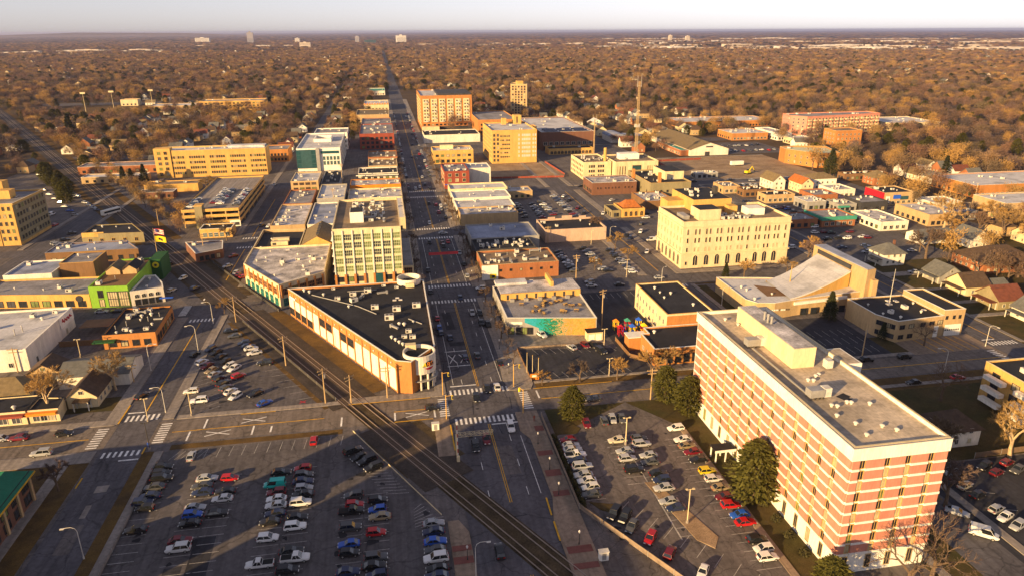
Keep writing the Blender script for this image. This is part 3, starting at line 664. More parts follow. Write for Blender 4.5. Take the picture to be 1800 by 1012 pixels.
# ---- the striped tower
def tower():
    x0, x1, y0, y1, h = 76.6, 95.2, 94.0, 158.2, 26.5
    t = thing('apartment_tower', 'ten storey pink brick and white banded apartment tower beside the sloping car park', 'apartment tower', (85.9, 126.1, 0))
    P = rect(x0, x1, y0, y1); FOOT.append(P)
    volume(t, P, h, 'white_paint', 'roof_tower', .75, 'cream')
    z_lo, fh = 4.3, 2.27
    W = .24
    def panel_col(edge, a, b):            # one column of brick panels and white bands, from a to b metres along the edge
        A = Vector(P[edge]); Bv = Vector(P[(edge + 1) % 4]); d = (Bv - A).normalized(); n = Vector((d.y, -d.x)); ang = math.atan2(d.y, d.x)
        m = A + d * ((a + b) / 2) + n * (W / 2)
        for r in range(9):
            z = z_lo + r * fh
            link('brick_panel', ubox('brick_pink'), t, (m.x - 85.9, m.y - 126.1, z + .46), ang, (b - a, W, fh - .46))
            mm = m + n * .05
            link('white_band', ubox('white_paint'), t, (mm.x - 85.9, mm.y - 126.1, z), ang, (b - a + .12, W + .1, .455))
    n = 15; L = y1 - y0; pitch = L / n
    for i in range(n): panel_col(3, i * pitch + .7, (i + 1) * pitch - .7 + (.68 if i == n - 1 else 0))
    cols = [0.105, 0.365, 0.585, 0.83]; w = x1 - x0; ed = [0] + [c * w for c in cols] + [w]
    for i in range(5): panel_col(0, ed[i] + (.62 if i else 0), ed[i + 1] - (.62 if i < 4 else 0))
    for r in range(9):
        z = z_lo + r * fh
        for i in range(n - 1): pass
        windows(t, P, 3, [(i * pitch) / L for i in range(1, n)], 1, z + .42, 1, 1.12, 1.8, ('win:glass,gold', 'win:blind,gold', 'win:blind,frame_tan')[r % 3], rnd=None)
        windows(t, P, 0, cols, 1, z + .42, 1, 1.0, 1.8, 'win:glass,gold' if (r * 7) % 3 else 'win:blind,gold')
    for i in range(1, n): windows(t, P, 3, [(i * pitch) / L], 1, .9, 1, 1.1, 2.9, 'win:glass,frame_tan')
    windows(t, P, 0, cols, 1, .9, 1, 1.1, 2.9, 'win:glass,frame_tan')
    b = B()
    for (ax0, ax1, ay0, ay1) in ((x0 - W - .18, x1 + .2, y0 - W - .18, y0), (x0 - W - .18, x0, y0, y1 + .2)):
        b.box(ax0, ax1, ay0, ay1, z_lo + 9 * fh, h + .74)
    pmesh(t, 'cornice_band', b, ['white_paint'])
    b = B()
    b.box(x0 - W - .24, x1 + .3, y0 - W - .24, y0 - W - .06, h + .745, h + .86); b.box(x0 - W - .24, x0 - W - .06, y0 - W - .06, y1 + .3, h + .745, h + .86); pmesh(t, 'coping', b, ['metal'])
    # stair bay at the back
    pbox(t, 'stair_bay', 'white_paint', 95.2, 98.8, 123.8, 131.8, 0, h + .7); pbox(t, 'stair_roof', 'roof_tower', 95.2, 98.4, 124.1, 131.4, h + .7, h + .74)
    ph = pbox(t, 'penthouse', 'cream', 83.2, 88.4, 125.4, 139, h, h + 4.6); pbox(t, 'penthouse', 'cream', 83.8, 88.4, 139, 152, h, h + 4.1)
    pbox(t, 'penthouse_roof', 'roof_blotch', 83.4, 88.2, 125.6, 138.9, h + 4.6, h + 4.64); pbox(t, 'penthouse_roof', 'roof_blotch', 84, 88.2, 139.1, 151.8, h + 4.1, h + 4.14)
    for y in (139.6, 141.2, 142.8): link('flue', unit_mesh('pipe'), t, (85.8 - 85.9, y - 126.1, h + 4.1), 0, (2, 2, 1.2))
    for (x, y) in ((80.6, 112.8), (80.2, 137.6)):
        b = B(); b.box(x - 1.4, x + 1.6, y - 1, y + 1, h + .5, h + 2.1, 0); b.box(x + 1.6, x + 3.2, y - .8, y + .8, h + .3, h + 2.2, 1)
        for k in range(4): b.box(x - 1.3 + k * .9, x - 1.15 + k * .9, y - .9, y - .75, h, h + .5, 2); b.box(x - 1.3 + k * .9, x - 1.15 + k * .9, y + .75, y + .9, h, h + .5, 2)
        pmesh(t, 'air_conditioner', b, ['metal', 'metal_white', 'metal_dark'])
    pbox(t, 'pipe_run', 'metal', 79.6, 79.9, 112, 136, h + .25, h + .5); pbox(t, 'air_conditioner', 'metal_white', 90, 91.4, 123.2, 124.8, h + .4, h + 2.2)
    for x, y in ((81.4, 153.2), (83, 149.6), (83.4, 119.4), (84.4, 119), (86, 120.8), (87, 121.3), (81.9, 108.9), (82.8, 108.4), (85.6, 109.5), (86.3, 109.2), (82.3, 102), (81.8, 98.1), (86.5, 100.3), (88.2, 98.6), (89.6, 108.2), (80.6, 105.2)):
        link('roof_vent', unit_mesh('vent'), t, (x - 85.9, y - 126.1, h), 0, (.9, .9, .75))
    for x, y, s in ((86.4, 111.6, 1.7), (87.2, 112.4, 1.2)):
        link('roof_stain', uplane('roof_black'), t, (x - 85.9, y - 126.1, h + .01 + s * .004), .4, (s, s * 1.5, 1))
    # porch on the lot side
    c = thing('entrance_canopy', 'flat dark canopy on white posts over the tower entrance', 'canopy', (73.2, 133, 0))
    pbox(c, 'roof', 'roof_black', 71, 76.1, 131.6, 134.6, 3.1, 3.4)
    pbox(c, 'fascia', 'white_paint', 70.9, 76.1, 131.5, 131.6, 2.9, 3.5)
    for x in (71.2, 73.6):
        for y in (131.8, 134.4): pbox(c, 'post', 'white_paint', x, x + .25, y - .12, y + .12, .16, 3.1)
tower()

# ---- the wedge building by the crossing
def wedge():
    P = [(-0.6, 180.2), (3.4, 178.6), (10.6, 188), (10.8, 246.5), (-36.8, 246.0)]
    h = 9.3
    t = thing('wedge_building', 'orange brick wedge shaped store with black roof and white round corner tower', 'building', (-3, 215, 0)); FOOT.append(P)
    volume(t, P, h, 'brick_orange', 'roof_black', .55, 'white_paint')
    a, b_ = Vector(P[4]), Vector(P[0]); d = (b_ - a); L = d.length; d.normalize(); n = Vector((d.y, -d.x)); ang = math.atan2(d.y, d.x)
    nb = 15
    for i in range(nb):
        s = L / nb; m = a + d * ((i + .5) * s) + n * .06
        loc = (m.x + 3, m.y - 215)
        up = i in (5, 6, 7, 8, 9, 2, 3)
        if i < 4:
            link('wall_panel', ubox('white_wall'), t, (*loc, 3.6), ang, (s - 1.0, .16, 3.4)); link('window', win_mesh('multi:glass,frame_dark'), t, (*loc, 1.0), ang, (s - 1.2, 1, 2.3))
        elif i in (5, 6, 8, 9):
            link('wall_panel', ubox('white_wall'), t, (*loc, .6), ang, (s - 1.0, .16, 3.6)); link('window', win_mesh('multi:glass,frame_dark'), t, (*loc, 4.6), ang, (s - 1.2, 1, 2.4))
        else: link('wall_panel', ubox('white_wall'), t, (*loc, .6), ang, (s - 1.0, .16, 6.6))
        mm = a + d * ((i + 1) * s) + n * .08
        link('pier', ubox('brick_orange'), t, (mm.x + 3, mm.y - 215, 0), ang, (.55, .3, h - .2))
        lm = a + d * ((i + .5) * s) + n * .25
        link('wall_lamp', unit_mesh('vent'), t, (lm.x + 3, lm.y - 215, 8.3), 0, (.5, .5, .5))
    windows(t, P, 2, 12, 1, .8, 1, 3.4, 3, 'multi:glass,frame_dark'); windows(t, P, 3, 11, 1, 4.6, 1, 2.4, 2, 'win:glass,frame_white')
    # signs on the long wall
    sb = B(); sb.box(-2.4, 2.4, -.12, 0, -.35, .35); m = a + d * 4 + n * .2
    link('sign_board', sb.mesh('sign_board', ['white_paint']), t, (m.x + 3, m.y - 215, 7.6), ang)
    # round towers
    def ring(cx, cy_, r, z0, z1, floor, posts):
        b = B(); k = 32
        po = [(cx + r * math.cos(2 * math.pi * i / k), cy_ + r * math.sin(2 * math.pi * i / k)) for i in range(k)]; pi = [(cx + (r - .4) * math.cos(2 * math.pi * i / k), cy_ + (r - .4) * math.sin(2 * math.pi * i / k)) for i in range(k)]
        b.prism(po, z0, z1, top=False)
        for i in range(k):
            j = (i + 1) % k; b.quad([(*po[i], z1), (*po[j], z1), (*pi[j], z1), (*pi[i], z1)]); b.quad([(*pi[j], floor), (*pi[i], floor), (*pi[i], z1), (*pi[j], z1)])
        pmesh(t, 'round_tower', b, ['white_wall'])
        b = B(); b.quad([(x, y, floor) for x, y in pi]); pmesh(t, 'tower_roof', b, ['roof_black'])
        b = B(); b.quad([(x, y, z0) for x, y in po][::-1]); pmesh(t, 'tower_soffit', b, ['white_wall'])
        if posts:
            for i in range(12):
                an = 2 * math.pi * i / 12
                if math.sin(an) < .35: b = B(); b.tube((cx + (r - .5) * math.cos(an), cy_ + (r - .5) * math.sin(an), 0), (cx + (r - .5) * math.cos(an), cy_ + (r - .5) * math.sin(an), z0), .34, .34, 10); pmesh(t, 'column', b, ['white_wall'])
            b = B(); k2 = 24; b.prism([(cx + (r - 1.3) * math.cos(2 * math.pi * i / k2), cy_ + (r - 1.3) * math.sin(2 * math.pi * i / k2)) for i in range(k2)], 0, z0, top=False); pmesh(t, 'glazing', b, ['glass'])
            b = B(); b.prism([(cx + (r + .5) * math.cos(2 * math.pi * i / k2), cy_ + (r + .5) * math.sin(2 * math.pi * i / k2)) for i in range(k2)], 2.9, 3.15, bottom=True); pmesh(t, 'canopy', b, ['metal'])
    ring(5.9, 184.6, 4.6, 5.0, 10.4, 9.0, True); ring(5.6, 246.4, 4.3, 0.0, 11.4, 9.6, False)
    pbox(t, 'roof_block', 'cream', 2.2, 5.2, 187.6, 189.4, h, h + 1.6); pbox(t, 'roof_block', 'cream', 4.2, 7.2, 240.6, 241.6, h, h + 1.5)
    # round sign: black and red oval with gold letters
    b = B(); an0 = R_(-72); r = 4.68
    def cyl(an, z, rr): return (5.9 + rr * math.cos(an), 184.6 + rr * math.sin(an), z)
    for k, (mat, z0, z1) in enumerate((('dark_wall', 7.2, 8.9), ('white_paint', 6.9, 7.25), ('red_paint', 6.2, 6.9))):
        b = B(); N = 14
        for i in range(N):
            s0, s1 = -1 + 2 * i / N, -1 + 2 * (i + 1) / N
            def lim(s, z): e = math.sqrt(max(0, 1 - s * s)); return 7.55 + max(-1.35 * e, min(1.35 * e, z - 7.55))
            a0, a1 = an0 + .27 + s0 * .36, an0 + .27 + s1 * .36
            b.quad([cyl(a0, lim(s0, z0), r), cyl(a1, lim(s1, z0), r), cyl(a1, lim(s1, z1), r), cyl(a0, lim(s0, z1), r)])
        pmesh(t, 'sign_oval', b, [mat])
    for i, ch in enumerate('ABS'):
        cu = bpy.data.curves.new('sign_letter', 'FONT'); cu.body = ch; cu.size = 1.9; cu.extrude = .05; cu.shear = .25; cu.materials.append(MATS['orange_paint'] if i else MATS['flag_yellow'])
        tmp = bpy.data.objects.new('tmp_letter', cu); COL.objects.link(tmp); bpy.context.view_layer.update(); lm_ = bpy.data.meshes.new_from_object(tmp.evaluated_get(bpy.context.evaluated_depsgraph_get())); bpy.data.objects.remove(tmp); o = link('sign_letter', lm_, t)
        an = an0 - .22 + i * .26; p = cyl(an, 7.3, 4.78); o.location = (p[0] + 3 - .5 * math.sin(-an) * 0, p[1] - 215, 7.3); o.rotation_euler = (R_(90), 0, an + R_(90))
    rnd = random.Random(4)
    for x, y, kd, s, rz in ((-14, 236, 'hvac', 1.1, .1), (-9, 238, 'hvac', 1.2, 0), (-11, 233.5, 'duct', 1.1, 1.3), (-13.5, 230, 'hvac', 1.2, .5), (-19, 233, 'hvac', .9, 0), (-4, 236, 'duct', 1.0, .2), (-6.5, 222, 'hvac', 1.2, 0), (.5, 219, 'hvac', 1.3, 0), (7, 221, 'hvac', 1.3, 0), (-2, 212, 'hvac', 1.4, 0), (-.5, 204.5, 'duct', 1.0, 2.2), (1, 206.8, 'vent', 1.1, 0), (2.5, 206, 'vent', 1.2, 0), (3.6, 200.5, 'hvac', .9, 0),
                            (4.6, 196, 'hvac', .9, 0), (2.2, 196.6, 'hvac', .8, 0), (-1.5, 197, 'vent', 1, 0), (-.4, 195, 'vent', 1, 0), (.6, 193, 'vent', 1, 0), (1.6, 191.4, 'vent', 1, 0), (2.6, 190, 'vent', .9, 0), (5.4, 208, 'vent', .8, 0), (-24, 238, 'vent', 1, 0), (-29, 241.5, 'vent', 1.1, 0), (-31, 243.5, 'vent', 1.1, 0), (-21, 243.6, 'hvac', .6, 0), (-3.5, 243.8, 'hvac', .7, 0), (1, 241, 'hvac', .7, 0), (-15, 225, 'vent', .9, 0), (0, 229, 'sky', .8, 0), (2, 229, 'sky', .8, 0), (1, 231, 'sky', .8, 0)):
        link(UNAMES[kd], unit_mesh(kd), t, (x + 3, y - 215, h), rz, (s, s, s))
    for p0, p1 in (((-28, 239), (-12, 225)), ((-12, 225), (-6, 217)), ((-16, 240), (-6, 240)), ((4, 211), (8, 206))):
        b = B(); b.tube((*p0, h + .25), (*p1, h + .25), .16, .16, 6); pmesh(t, 'roof_pipe', b, ['metal'])
wedge()

# ---- office slab with white grid front
def office():
    P = rect(-21.5, 4.0, 266, 316); h = 24.3
    t = thing('office_block', 'seven storey white gridded office block with tan roof behind the wedge store', 'office building', (-8.7, 291, 0)); FOOT.append(P); FOOT.append(rect(4, 8.6, 268, 300))
    volume(t, P, h, 'cream', 'roof_tan', .9, 'cream')
    cw = 25.5 / 7
    for c in range(7):
        for r in range(5):
            st = 'multi:glass_green,pale_green' if (c * 5 + r * 3) % 3 == 0 or r == 0 or r == 4 and c > 2 else 'multi:glass,pale_green'
            windows(t, P, 0, [((c + .5) * cw) / 25.5], 1, 8.3 + r * 3.1, 1, cw - .9, 2.3, st)
        pbox(t, 'pier', 'white_paint', -21.5 + c * cw - .18, -21.5 + c * cw + .18, 265.6, 266, 7.4, h + .2)
    for c in (0, 1, 2, 4, 5, 6): windows(t, P, 0, [((c + .5) * cw) / 25.5], 2, 1.2, 3.1, cw - 1.4, 2.0, 'win:glass,frame_dark')
    for c in range(8): pbox(t, 'brick_pier', 'brick_orange', -21.5 + c * cw - .4, -21.5 + c * cw + .4, 265.4, 266, 0, 7.4)
    pbox(t, 'glazed_screen', 'glass_teal', -6.6, -3.2, 265.5, 266, .2, 7.2)
    for r in range(6):
        windows(t, P, 1, 12, 1, 5.5 + r * 3.1, 1, 2.2, 2.0, 'win:glass_teal,cream'); windows(t, P, 3, 12, 1, 5.5 + r * 3.1, 1, 2.2, 2.0, 'win:glass,cream')
        pbox(t, 'balcony', 'white_paint', -22.3, -21.5, 267, 314, 4.9 + r * 3.1, 5.2 + r * 3.1)
    pbox(t, 'low_wing', 'cream', 4.0, 8.4, 272, 312, 0, 7.5); pbox(t, 'wing_roof', 'roof_grey', 4.2, 8.2, 272.2, 311.8, 7.5, 7.54)
    WP = rect(4.0, 8.4, 272, 312); windows(t, WP, 0, [.5], 2, 1, 3.4, 3, 2.2, 'multi:glass,brick_orange'); windows(t, WP, 1, 9, 2, 1, 3.4, 3, 2.2, 'multi:glass_teal,frame_dark')
    pbox(t, 'lift_house', 'white_paint', -15.2, -10, 278, 286, h, h + 4.2); pbox(t, 'lift_roof', 'roof_black', -15, -10.2, 278.2, 285.8, h + 4.2, h + 4.25)
    roof_units(t, [(-9, 276), (-1, 276), (-1, 312), (-9, 312)], h, (('hvac', 9), ('duct', 5), ('vent', 6), ('pipe', 5)), 5, 1); roof_units(t, [(-16, 290), (-9, 290), (-9, 312), (-16, 312)], h, (('hvac', 4), ('vent', 3), ('duct', 3)), 6, 1)
office()

# ---- low corner building with white blotched roof
def corner_shop():
    P = [(-40.8, 252.5), (-25.5, 264.5), (-25.5, 303), (-57.6, 303), (-57.6, 281)]; h = 8.6
    t = building('corner_store', 'cream and orange brick corner store with stained white roof beside the railway', P, h, 'cream', 'roof_blotch', .7, 'cream', (), (('hvac', 5), ('vent', 9), ('sky', 3)), seed=11)
    for e, n in ((4, 7), (0, 5)):
        windows(t, P, e, n, 1, 5.0, 1, 2.9, 2.4, 'multi:glass,brick_orange'); windows(t, P, e, n, 1, .8, 1, 2.9, 2.8, 'multi:glass_teal,green_trim')
        a, b_ = Vector(P[e]), Vector(P[(e + 1) % 5]); d = b_ - a; L = d.length; d.normalize(); nn = Vector((d.y, -d.x))
        for i in range(n + 1):
            m = a + d * (1 + (L - 2) * i / n) + nn * .15; link('brick_pier', ubox('brick_orange'), t, (m.x - t.location.x, m.y - t.location.y, 4.2), math.atan2(d.y, d.x), (.8, .4, 4.6))
    t2 = building('gable_hall', 'tan gabled hall with arched ridge vent beside the stained white roof', rect(-38, -24.5, 304, 332), 8.5, 'gold', 'roof_black', .2, 'gold', cat='hall')
    b = B(); b.quad([(-38, 304.2, 8.9), (-38, 332, 8.9), (-31, 332, 12.4), (-31, 304.2, 12.4)][::-1]); b.quad([(-31, 304.2, 12.4), (-31, 332, 12.4), (-24.5, 332, 8.9), (-24.5, 304.2, 8.9)][::-1]); pmesh(t2, 'pitched_roof', b, ['shingle_tan'])
    b = B(); b.quad([(-38, 304.2, 8.8), (-24.5, 304.2, 8.8), (-31, 304.2, 12.38)]); pmesh(t2, 'gable_wall', b, ['gold'])
    b = B()
    for k in range(5): b.box(-31.6, -30.4, 307 + k * 4, 309.6 + k * 4, 12.0, 12.9)
    pmesh(t2, 'ridge_vent', b, ['metal_dark'])
    t3 = building('black_roof_shop', 'low cream shop with black roof and two long cream roof units', [(-57.8, 304), (-38.6, 304), (-38.6, 332), (-57.8, 334)], 7.6, 'tan', 'roof_black', 1.2, 'cream', ((3, 8, 1, 1, 1, 2.2, 2.6, 'win:glass,frame_white'),), (('vent', 2),), seed=3)
    for y in (309, 314):
        b = B(); b.box(-51, -44, y, y + 2.6, 7.9, 9.6); b.box(-50.4, -48.8, y - .04, y, 8.2, 9.2, 1); pmesh(t3, 'air_conditioner', b, ['cream', 'metal_dark'])
corner_shop()

# ---- west blocks
def script_mark(parent, pts, r, mat):          # a looping painted script line standing off a wall
    b = B(); b.path(pts, r, 6); pmesh(parent, 'sign_script', b, [mat])
t = building('white_warehouse', 'large white walled warehouse with pale roof and red sign at the left edge', [(-150, 214.5), (-108.6, 214.5), (-108.6, 248.8), (-128, 248.8), (-150, 248.8)], 6.6, 'white_wall', 'roof_white', .5, 'white_paint', ((0, 5, 1, 1.4, 1, 1.2, 1.4, D_), (1, [.15, .8], 1, .1, 1, 1.2, 2.2, D_)), (('hvac', 4), ('vent', 5), ('pipe', 3)), seed=2)
b = B(); b.box(-108.6, -108.45, 239.5, 247.5, 4.6, 6.4)
pbox(t, 'sign_fascia', 'white_paint', -108.6, -108.4, 238, 248.6, 3.4, 7.1)
script_mark(t, [(-108.3, 239.6 + k * .55, 5.3 + .75 * math.sin(k * 1.9) * (1.3 if k < 2 else .8)) for k in range(14)], .17, 'red_paint')
t = building('black_roof_diner', 'low tan diner with black roof and green corner awning on the left hand street', [(-92.0, 226.5), (-76.2, 226.5), (-77.0, 250.2), (-92.6, 250.2)], 4.4, 'brick_orange', 'roof_black', .5, 'roof_black', ((1, 7, 1, .7, 1, 2.0, 2.2, G_), (0, 4, 1, .7, 1, 2, 2, G_)), (('hvac', 5), ('vent', 6), ('duct', 3), ('pipe', 4)), seed=8, pad=1.2)
pbox(t, 'awning', 'green_wall', -94.5, -88, 224.2, 226.4, 3.0, 3.4); pbox(t, 'side_fence', 'brown_wall', -107, -93, 231, 231.3, 0, 1.8); pbox(t, 'pergola', 'brown_wall', -104, -93.5, 240, 247, 2.6, 2.8)
def gable_thing(name, label, x0, x1, y0, y1, h, rise, wall, roof, ridge='y', over=.45, wins=4, chimney=False, porch=None, dormer=False, group=None, storeys=1, cat='house', windows_on=(0, 1, 3)):
    P = rect(x0, x1, y0, y1); FOOT.append(P); cx, cy_ = (x0 + x1) / 2, (y0 + y1) / 2
    t = thing(name, label, cat, (cx, cy_, 0), 0, group)
    b = B(); w2, d2 = (x1 - x0) / 2, (y1 - y0) / 2
    b.prism(rect(-w2, w2, -d2, d2), 0, h, top=False)
    if ridge == 'y':
        b.quad([(-w2, -d2, h), (w2, -d2, h), (0, -d2, h + rise)]); b.quad([(w2, d2, h), (-w2, d2, h), (0, d2, h + rise)])
    elif ridge == 'x':
        b.quad([(w2, -d2, h), (w2, d2, h), (w2, 0, h + rise)]); b.quad([(-w2, d2, h), (-w2, -d2, h), (-w2, 0, h + rise)])
    link('wall', b.mesh('wall', [wall]), t)
    b = B(); k = rise / (w2 if ridge == 'y' else d2); th = .22
    if ridge == 'hip':
        m = min(w2, d2) * .95; k = rise / m; e = h - over * k; W2, D2 = w2 + over, d2 + over; rx, ry = max(0, w2 - m), max(0, d2 - m)
        c = [(-W2, -D2, e), (W2, -D2, e), (W2, D2, e), (-W2, D2, e)]; r = [(-rx, -ry, h + rise), (rx, -ry, h + rise), (rx, ry, h + rise), (-rx, ry, h + rise)]
        for i in range(4): j = (i + 1) % 4; b.quad([c[i], c[j], r[j], r[i]])
        b.quad(r); b.quad(c[::-1])
        for i in range(4): j = (i + 1) % 4; b.quad([(c[i][0], c[i][1], e - .2), (c[j][0], c[j][1], e - .2), c[j], c[i]])
    elif ridge == 'y':
        for s in (-1, 1):
            A = (s * (w2 + over), h - over * k); Z = (0, h + rise)
            p = [(A[0], -d2 - over, A[1]), (A[0], d2 + over, A[1]), (Z[0], d2 + over, Z[1]), (Z[0], -d2 - over, Z[1])]
            q = [(x, y, z + th) for x, y, z in p]
            b.quad(q if s > 0 else q[::-1]); b.quad(p[::-1] if s > 0 else p)
            for i in range(4): j = (i + 1) % 4; b.quad([p[i], p[j], q[j], q[i]])
    else:
        for s in (-1, 1):
            A = (s * (d2 + over), h - over * k); Z = (0, h + rise)
            p = [(-w2 - over, A[0], A[1]), (w2 + over, A[0], A[1]), (w2 + over, Z[0], Z[1]), (-w2 - over, Z[0], Z[1])]
            q = [(x, y, z + th) for x, y, z in p]
            b.quad(q[::-1] if s > 0 else q); b.quad(p if s > 0 else p[::-1])
            for i in range(4): j = (i + 1) % 4; b.quad([p[i], p[j], q[j], q[i]])
    link('roof', b.mesh('roof', [roof]), t)
    for e in windows_on:
        L = (x1 - x0) if e in (0, 2) else (y1 - y0); n = max(2, int(L / 3.4)) if wins else 0
        if n: windows(t, P, e, n, storeys, .9, 2.7, 1.0, 1.3, D_)
    if ridge == 'y' and wins: windows(t, P, 0, [.5], 1, h + rise * .22, 1, 1.1, 1.0, D_)
    if chimney: pbox(t, 'chimney', 'brick_dark', cx - .4 + w2 * .5, cx + .4 + w2 * .5, cy_ - .4, cy_ + .4, h, h + rise + 1)
    if porch:
        px0, px1, py0, py1 = porch
        pbox(t, 'porch_roof', roof, px0, px1, py0, py1, 2.6, 2.85)
        for qx in (px0 + .2, px1 - .2):
            for qy in (py0 + .2, py1 - .2): pbox(t, 'porch_post', 'frame_white', qx - .12, qx + .12, qy - .12, qy + .12, 0, 2.6)
    if dormer: pbox(t, 'dormer', wall, cx - w2 * .75, cx - w2 * .2, cy_ - 1.4, cy_ + 1.4, h + .1, h + rise * .8); pbox(t, 'dormer_roof', roof, cx - w2 * .85, cx - w2 * .1, cy_ - 1.7, cy_ + 1.7, h + rise * .8, h + rise * .8 + .2)
    return t
gable_thing('white_annex', 'white gabled workshop with dark roof beside the left hand street', -95, -76.2, 199.5, 212, 3.6, 2.0, 'white_wall', 'shingle_grey', 'x', .3, wins=0, cat='workshop')
gable_thing('cottage', 'small cream cottage with brown gable behind the pale bare tree', -88, -80.5, 187, 197.5, 3.4, 3.0, 'cream', 'shingle_brown', 'y', .5, porch=(-86, -82, 184.8, 187.2))
gable_thing('tan_house', 'long cream house with tan hipped roof at the left edge', -118, -99.5, 192.5, 202, 3.6, 2.6, 'cream', 'shingle_tan', 'hip', .6)
gable_thing('back_house', 'brown gabled house behind the tan hipped house', -104, -95.5, 202.8, 210, 4.2, 2.6, 'tan', 'shingle_brown', 'y', .5)
t = building('shop_row', 'low shop with dark roof and red awning by the left cross street', [(-125, 180.5), (-95.2, 180.5), (-95.2, 189.5), (-125, 189.5)], 3.6, 'cream', 'roof_black', .3, 'roof_black', ((0, 9, 1, .5, 1, 2.0, 2.0, D_),), (('hvac', 3), ('vent', 2)), seed=4, cat='shop')
pbox(t, 'awning', 'brick_red', -125, -95.3, 179.0, 180.4, 2.7, 3.3)
t = building('shop_row', 'small shop with orange awning at the end of the low shops', [(-95.0, 180.8), (-87.6, 180.8), (-88.4, 187.0), (-95.0, 188.0)], 3.5, 'cream', 'roof_black', .3, 'roof_black', ((0, 3, 1, .5, 1, 1.6, 2.0, D_),), cat='shop')
pbox(t, 'awning', 'orange_paint', -95, -87.8, 179.4, 180.7, 2.6, 3.3)
# green roofed brick building, bottom left
def green_roof():
    P = rect(-105, -79.5, 104, 146.5)
    t = building('green_roof_store', 'brown brick store with dark green sloped roof edge at the lower left corner', P, 6.4, 'brick_dark', 'roof_black', .3, 'roof_black', ((1, 9, 2, .8, 3.0, 2.6, 2.0, G_), (2, 6, 1, .8, 1, 2.2, 2, G_)), (('hvac', 3),), seed=5)
    b = B(); o = inset(P, -.7); i_ = inset(P, 3.0)
    for e in range(4): f = (e + 1) % 4; b.quad([(*o[e], 6.2), (*o[f], 6.2), (*i_[f], 9.0), (*i_[e], 9.0)]); b.quad([(*i_[e], 9.0), (*i_[f], 9.0), (*i_[f], 6.4), (*i_[e], 6.4)])
    pmesh(t, 'mansard', b, ['green_roof'])
    b = B()
    for k in range(5):
        f = (k + 1) % 4
    b.box(o[0][0], o[1][0], o[0][1] - .05, o[0][1] + .1, 5.9, 6.25); b.box(o[1][0] - .1, o[1][0] + .05, o[1][1], o[2][1], 5.9, 6.25); b.box(o[3][0], o[2][0], o[2][1] - .1, o[2][1] + .05, 5.9, 6.25); pmesh(t, 'gutter', b, ['yellow_paint'])
    for k in range(8): pbox(t, 'brick_pier', 'tan', -79.5, -79.1, 105 + k * 5.7, 105.7 + k * 5.7, 0, 6)
green_roof()
# bar with lime front
t = building('tan_bar_row', 'long tan shop row with pale roof left of the lime green bar', [(-150, 273.5), (-109.8, 267.0), (-110.5, 288), (-150, 290.5)], 4.6, 'gold', 'roof_grey', .5, 'gold', ((0, 9, 1, .4, 1, 2.8, 2.3, G_),), (('vent', 4), ('hvac', 2)), seed=7, cat='bar')
b = B(); b.tube((-113.5, 267.4, 3.6), (-113.5, 267.2, 3.6), 1.2, 1.2, 20); pmesh(t, 'round_sign', b, ['dark_wall'])
t = building('lime_bar', 'lime green fronted bar with dark upper deck and tan dormers', [(-109.4, 266.5), (-95.8, 265.4), (-95.8, 279), (-96.6, 300), (-109.4, 300)], 7.6, 'lime', 'brown_wall', .5, 'lime', ((0, [.28], 2, .4, 3.4, 1.8, 2.8, G_), (0, [.58, .86], 1, .4, 1, 3.4, 5.6, 'multi:glass,dark_wall')), (('hvac', 2), ('pipe', 2)), cat='bar', seed=2)
gp = B(); gp.quad([(-106, 282, 8), (-98, 282, 8), (-98, 292, 8), (-106, 292, 8)]); 
for k in range(2):
    x = -108 + k * 6; b = B(); b.prism(rect(x, x + 5, 281, 284), 7.7, 9.5, top=False); b.quad([(x, 281, 9.5), (x + 5, 281, 9.5), (x + 2.5, 281, 11.2)]); pmesh(t, 'dormer', b, ['tan'])
    b = B(); b.quad([(x - .3, 280.6, 9.4), (x + 2.5, 280.6, 11.4), (x + 2.5, 290, 11.4), (x - .3, 290, 9.4)][::-1]); b.quad([(x + 2.5, 280.6, 11.4), (x + 5.3, 280.6, 9.4), (x + 5.3, 290, 9.4), (x + 2.5, 290, 11.4)][::-1]); pmesh(t, 'dormer_roof', b, ['roof_black' if k else 'shingle_tan'])
pbox(t, 'green_wing', 'green_wall', -97, -92.5, 296, 308, 0, 8.4); b = B(); b.tube((-94.6, 295.98, 6.2), (-94.6, 295.8, 6.2), 1.3, 1.3, 14); pmesh(t, 'round_sign', b, ['flag_yellow']); b = B(); b.tube((-94.6, 295.8, 6.2), (-94.6, 295.7, 6.2), .55, .55, 9); pmesh(t, 'sign_emblem', b, ['dark_wall'])
t = building('white_cafe', 'small white cafe with arched windows right of the lime green bar', [(-95.4, 265.4), (-84.6, 268.4), (-86.6, 274.6), (-91.5, 284), (-95.4, 284)], 5.2, 'white_wall', 'roof_grey', .5, 'white_paint', ((0, 4, 1, 3.0, 1, 1.3, 1.4, 'arch:glass,frame_white'), (0, 4, 1, .2, 1, 1.8, 2.2, G_)), (('vent', 2),), cat='cafe')
pbox(t, 'awning', 'blue_paint', -85.5, -80.8, 264.8, 266.0, 2.5, 2.7)
building('gold_end_shop', 'flat roofed white shop with golden end wall behind the tan row', [(-149, 291.5), (-131.6, 291.5), (-131.6, 310), (-149, 310)], 6.0, 'white_wall', 'roof_blue', .5, 'white_paint', ((0, 3, 1, .8, 1, 1.5, 1.4, D_),), (('hvac', 1),), cat='shop')
building('brown_box_shop', 'tall brown walled box behind the lime green bar', [(-130.6, 297), (-118, 297), (-118, 312), (-130.6, 312)], 8.2, 'brown_wall', 'roof_grey', .4, 'gold', (), (('vent', 2),))
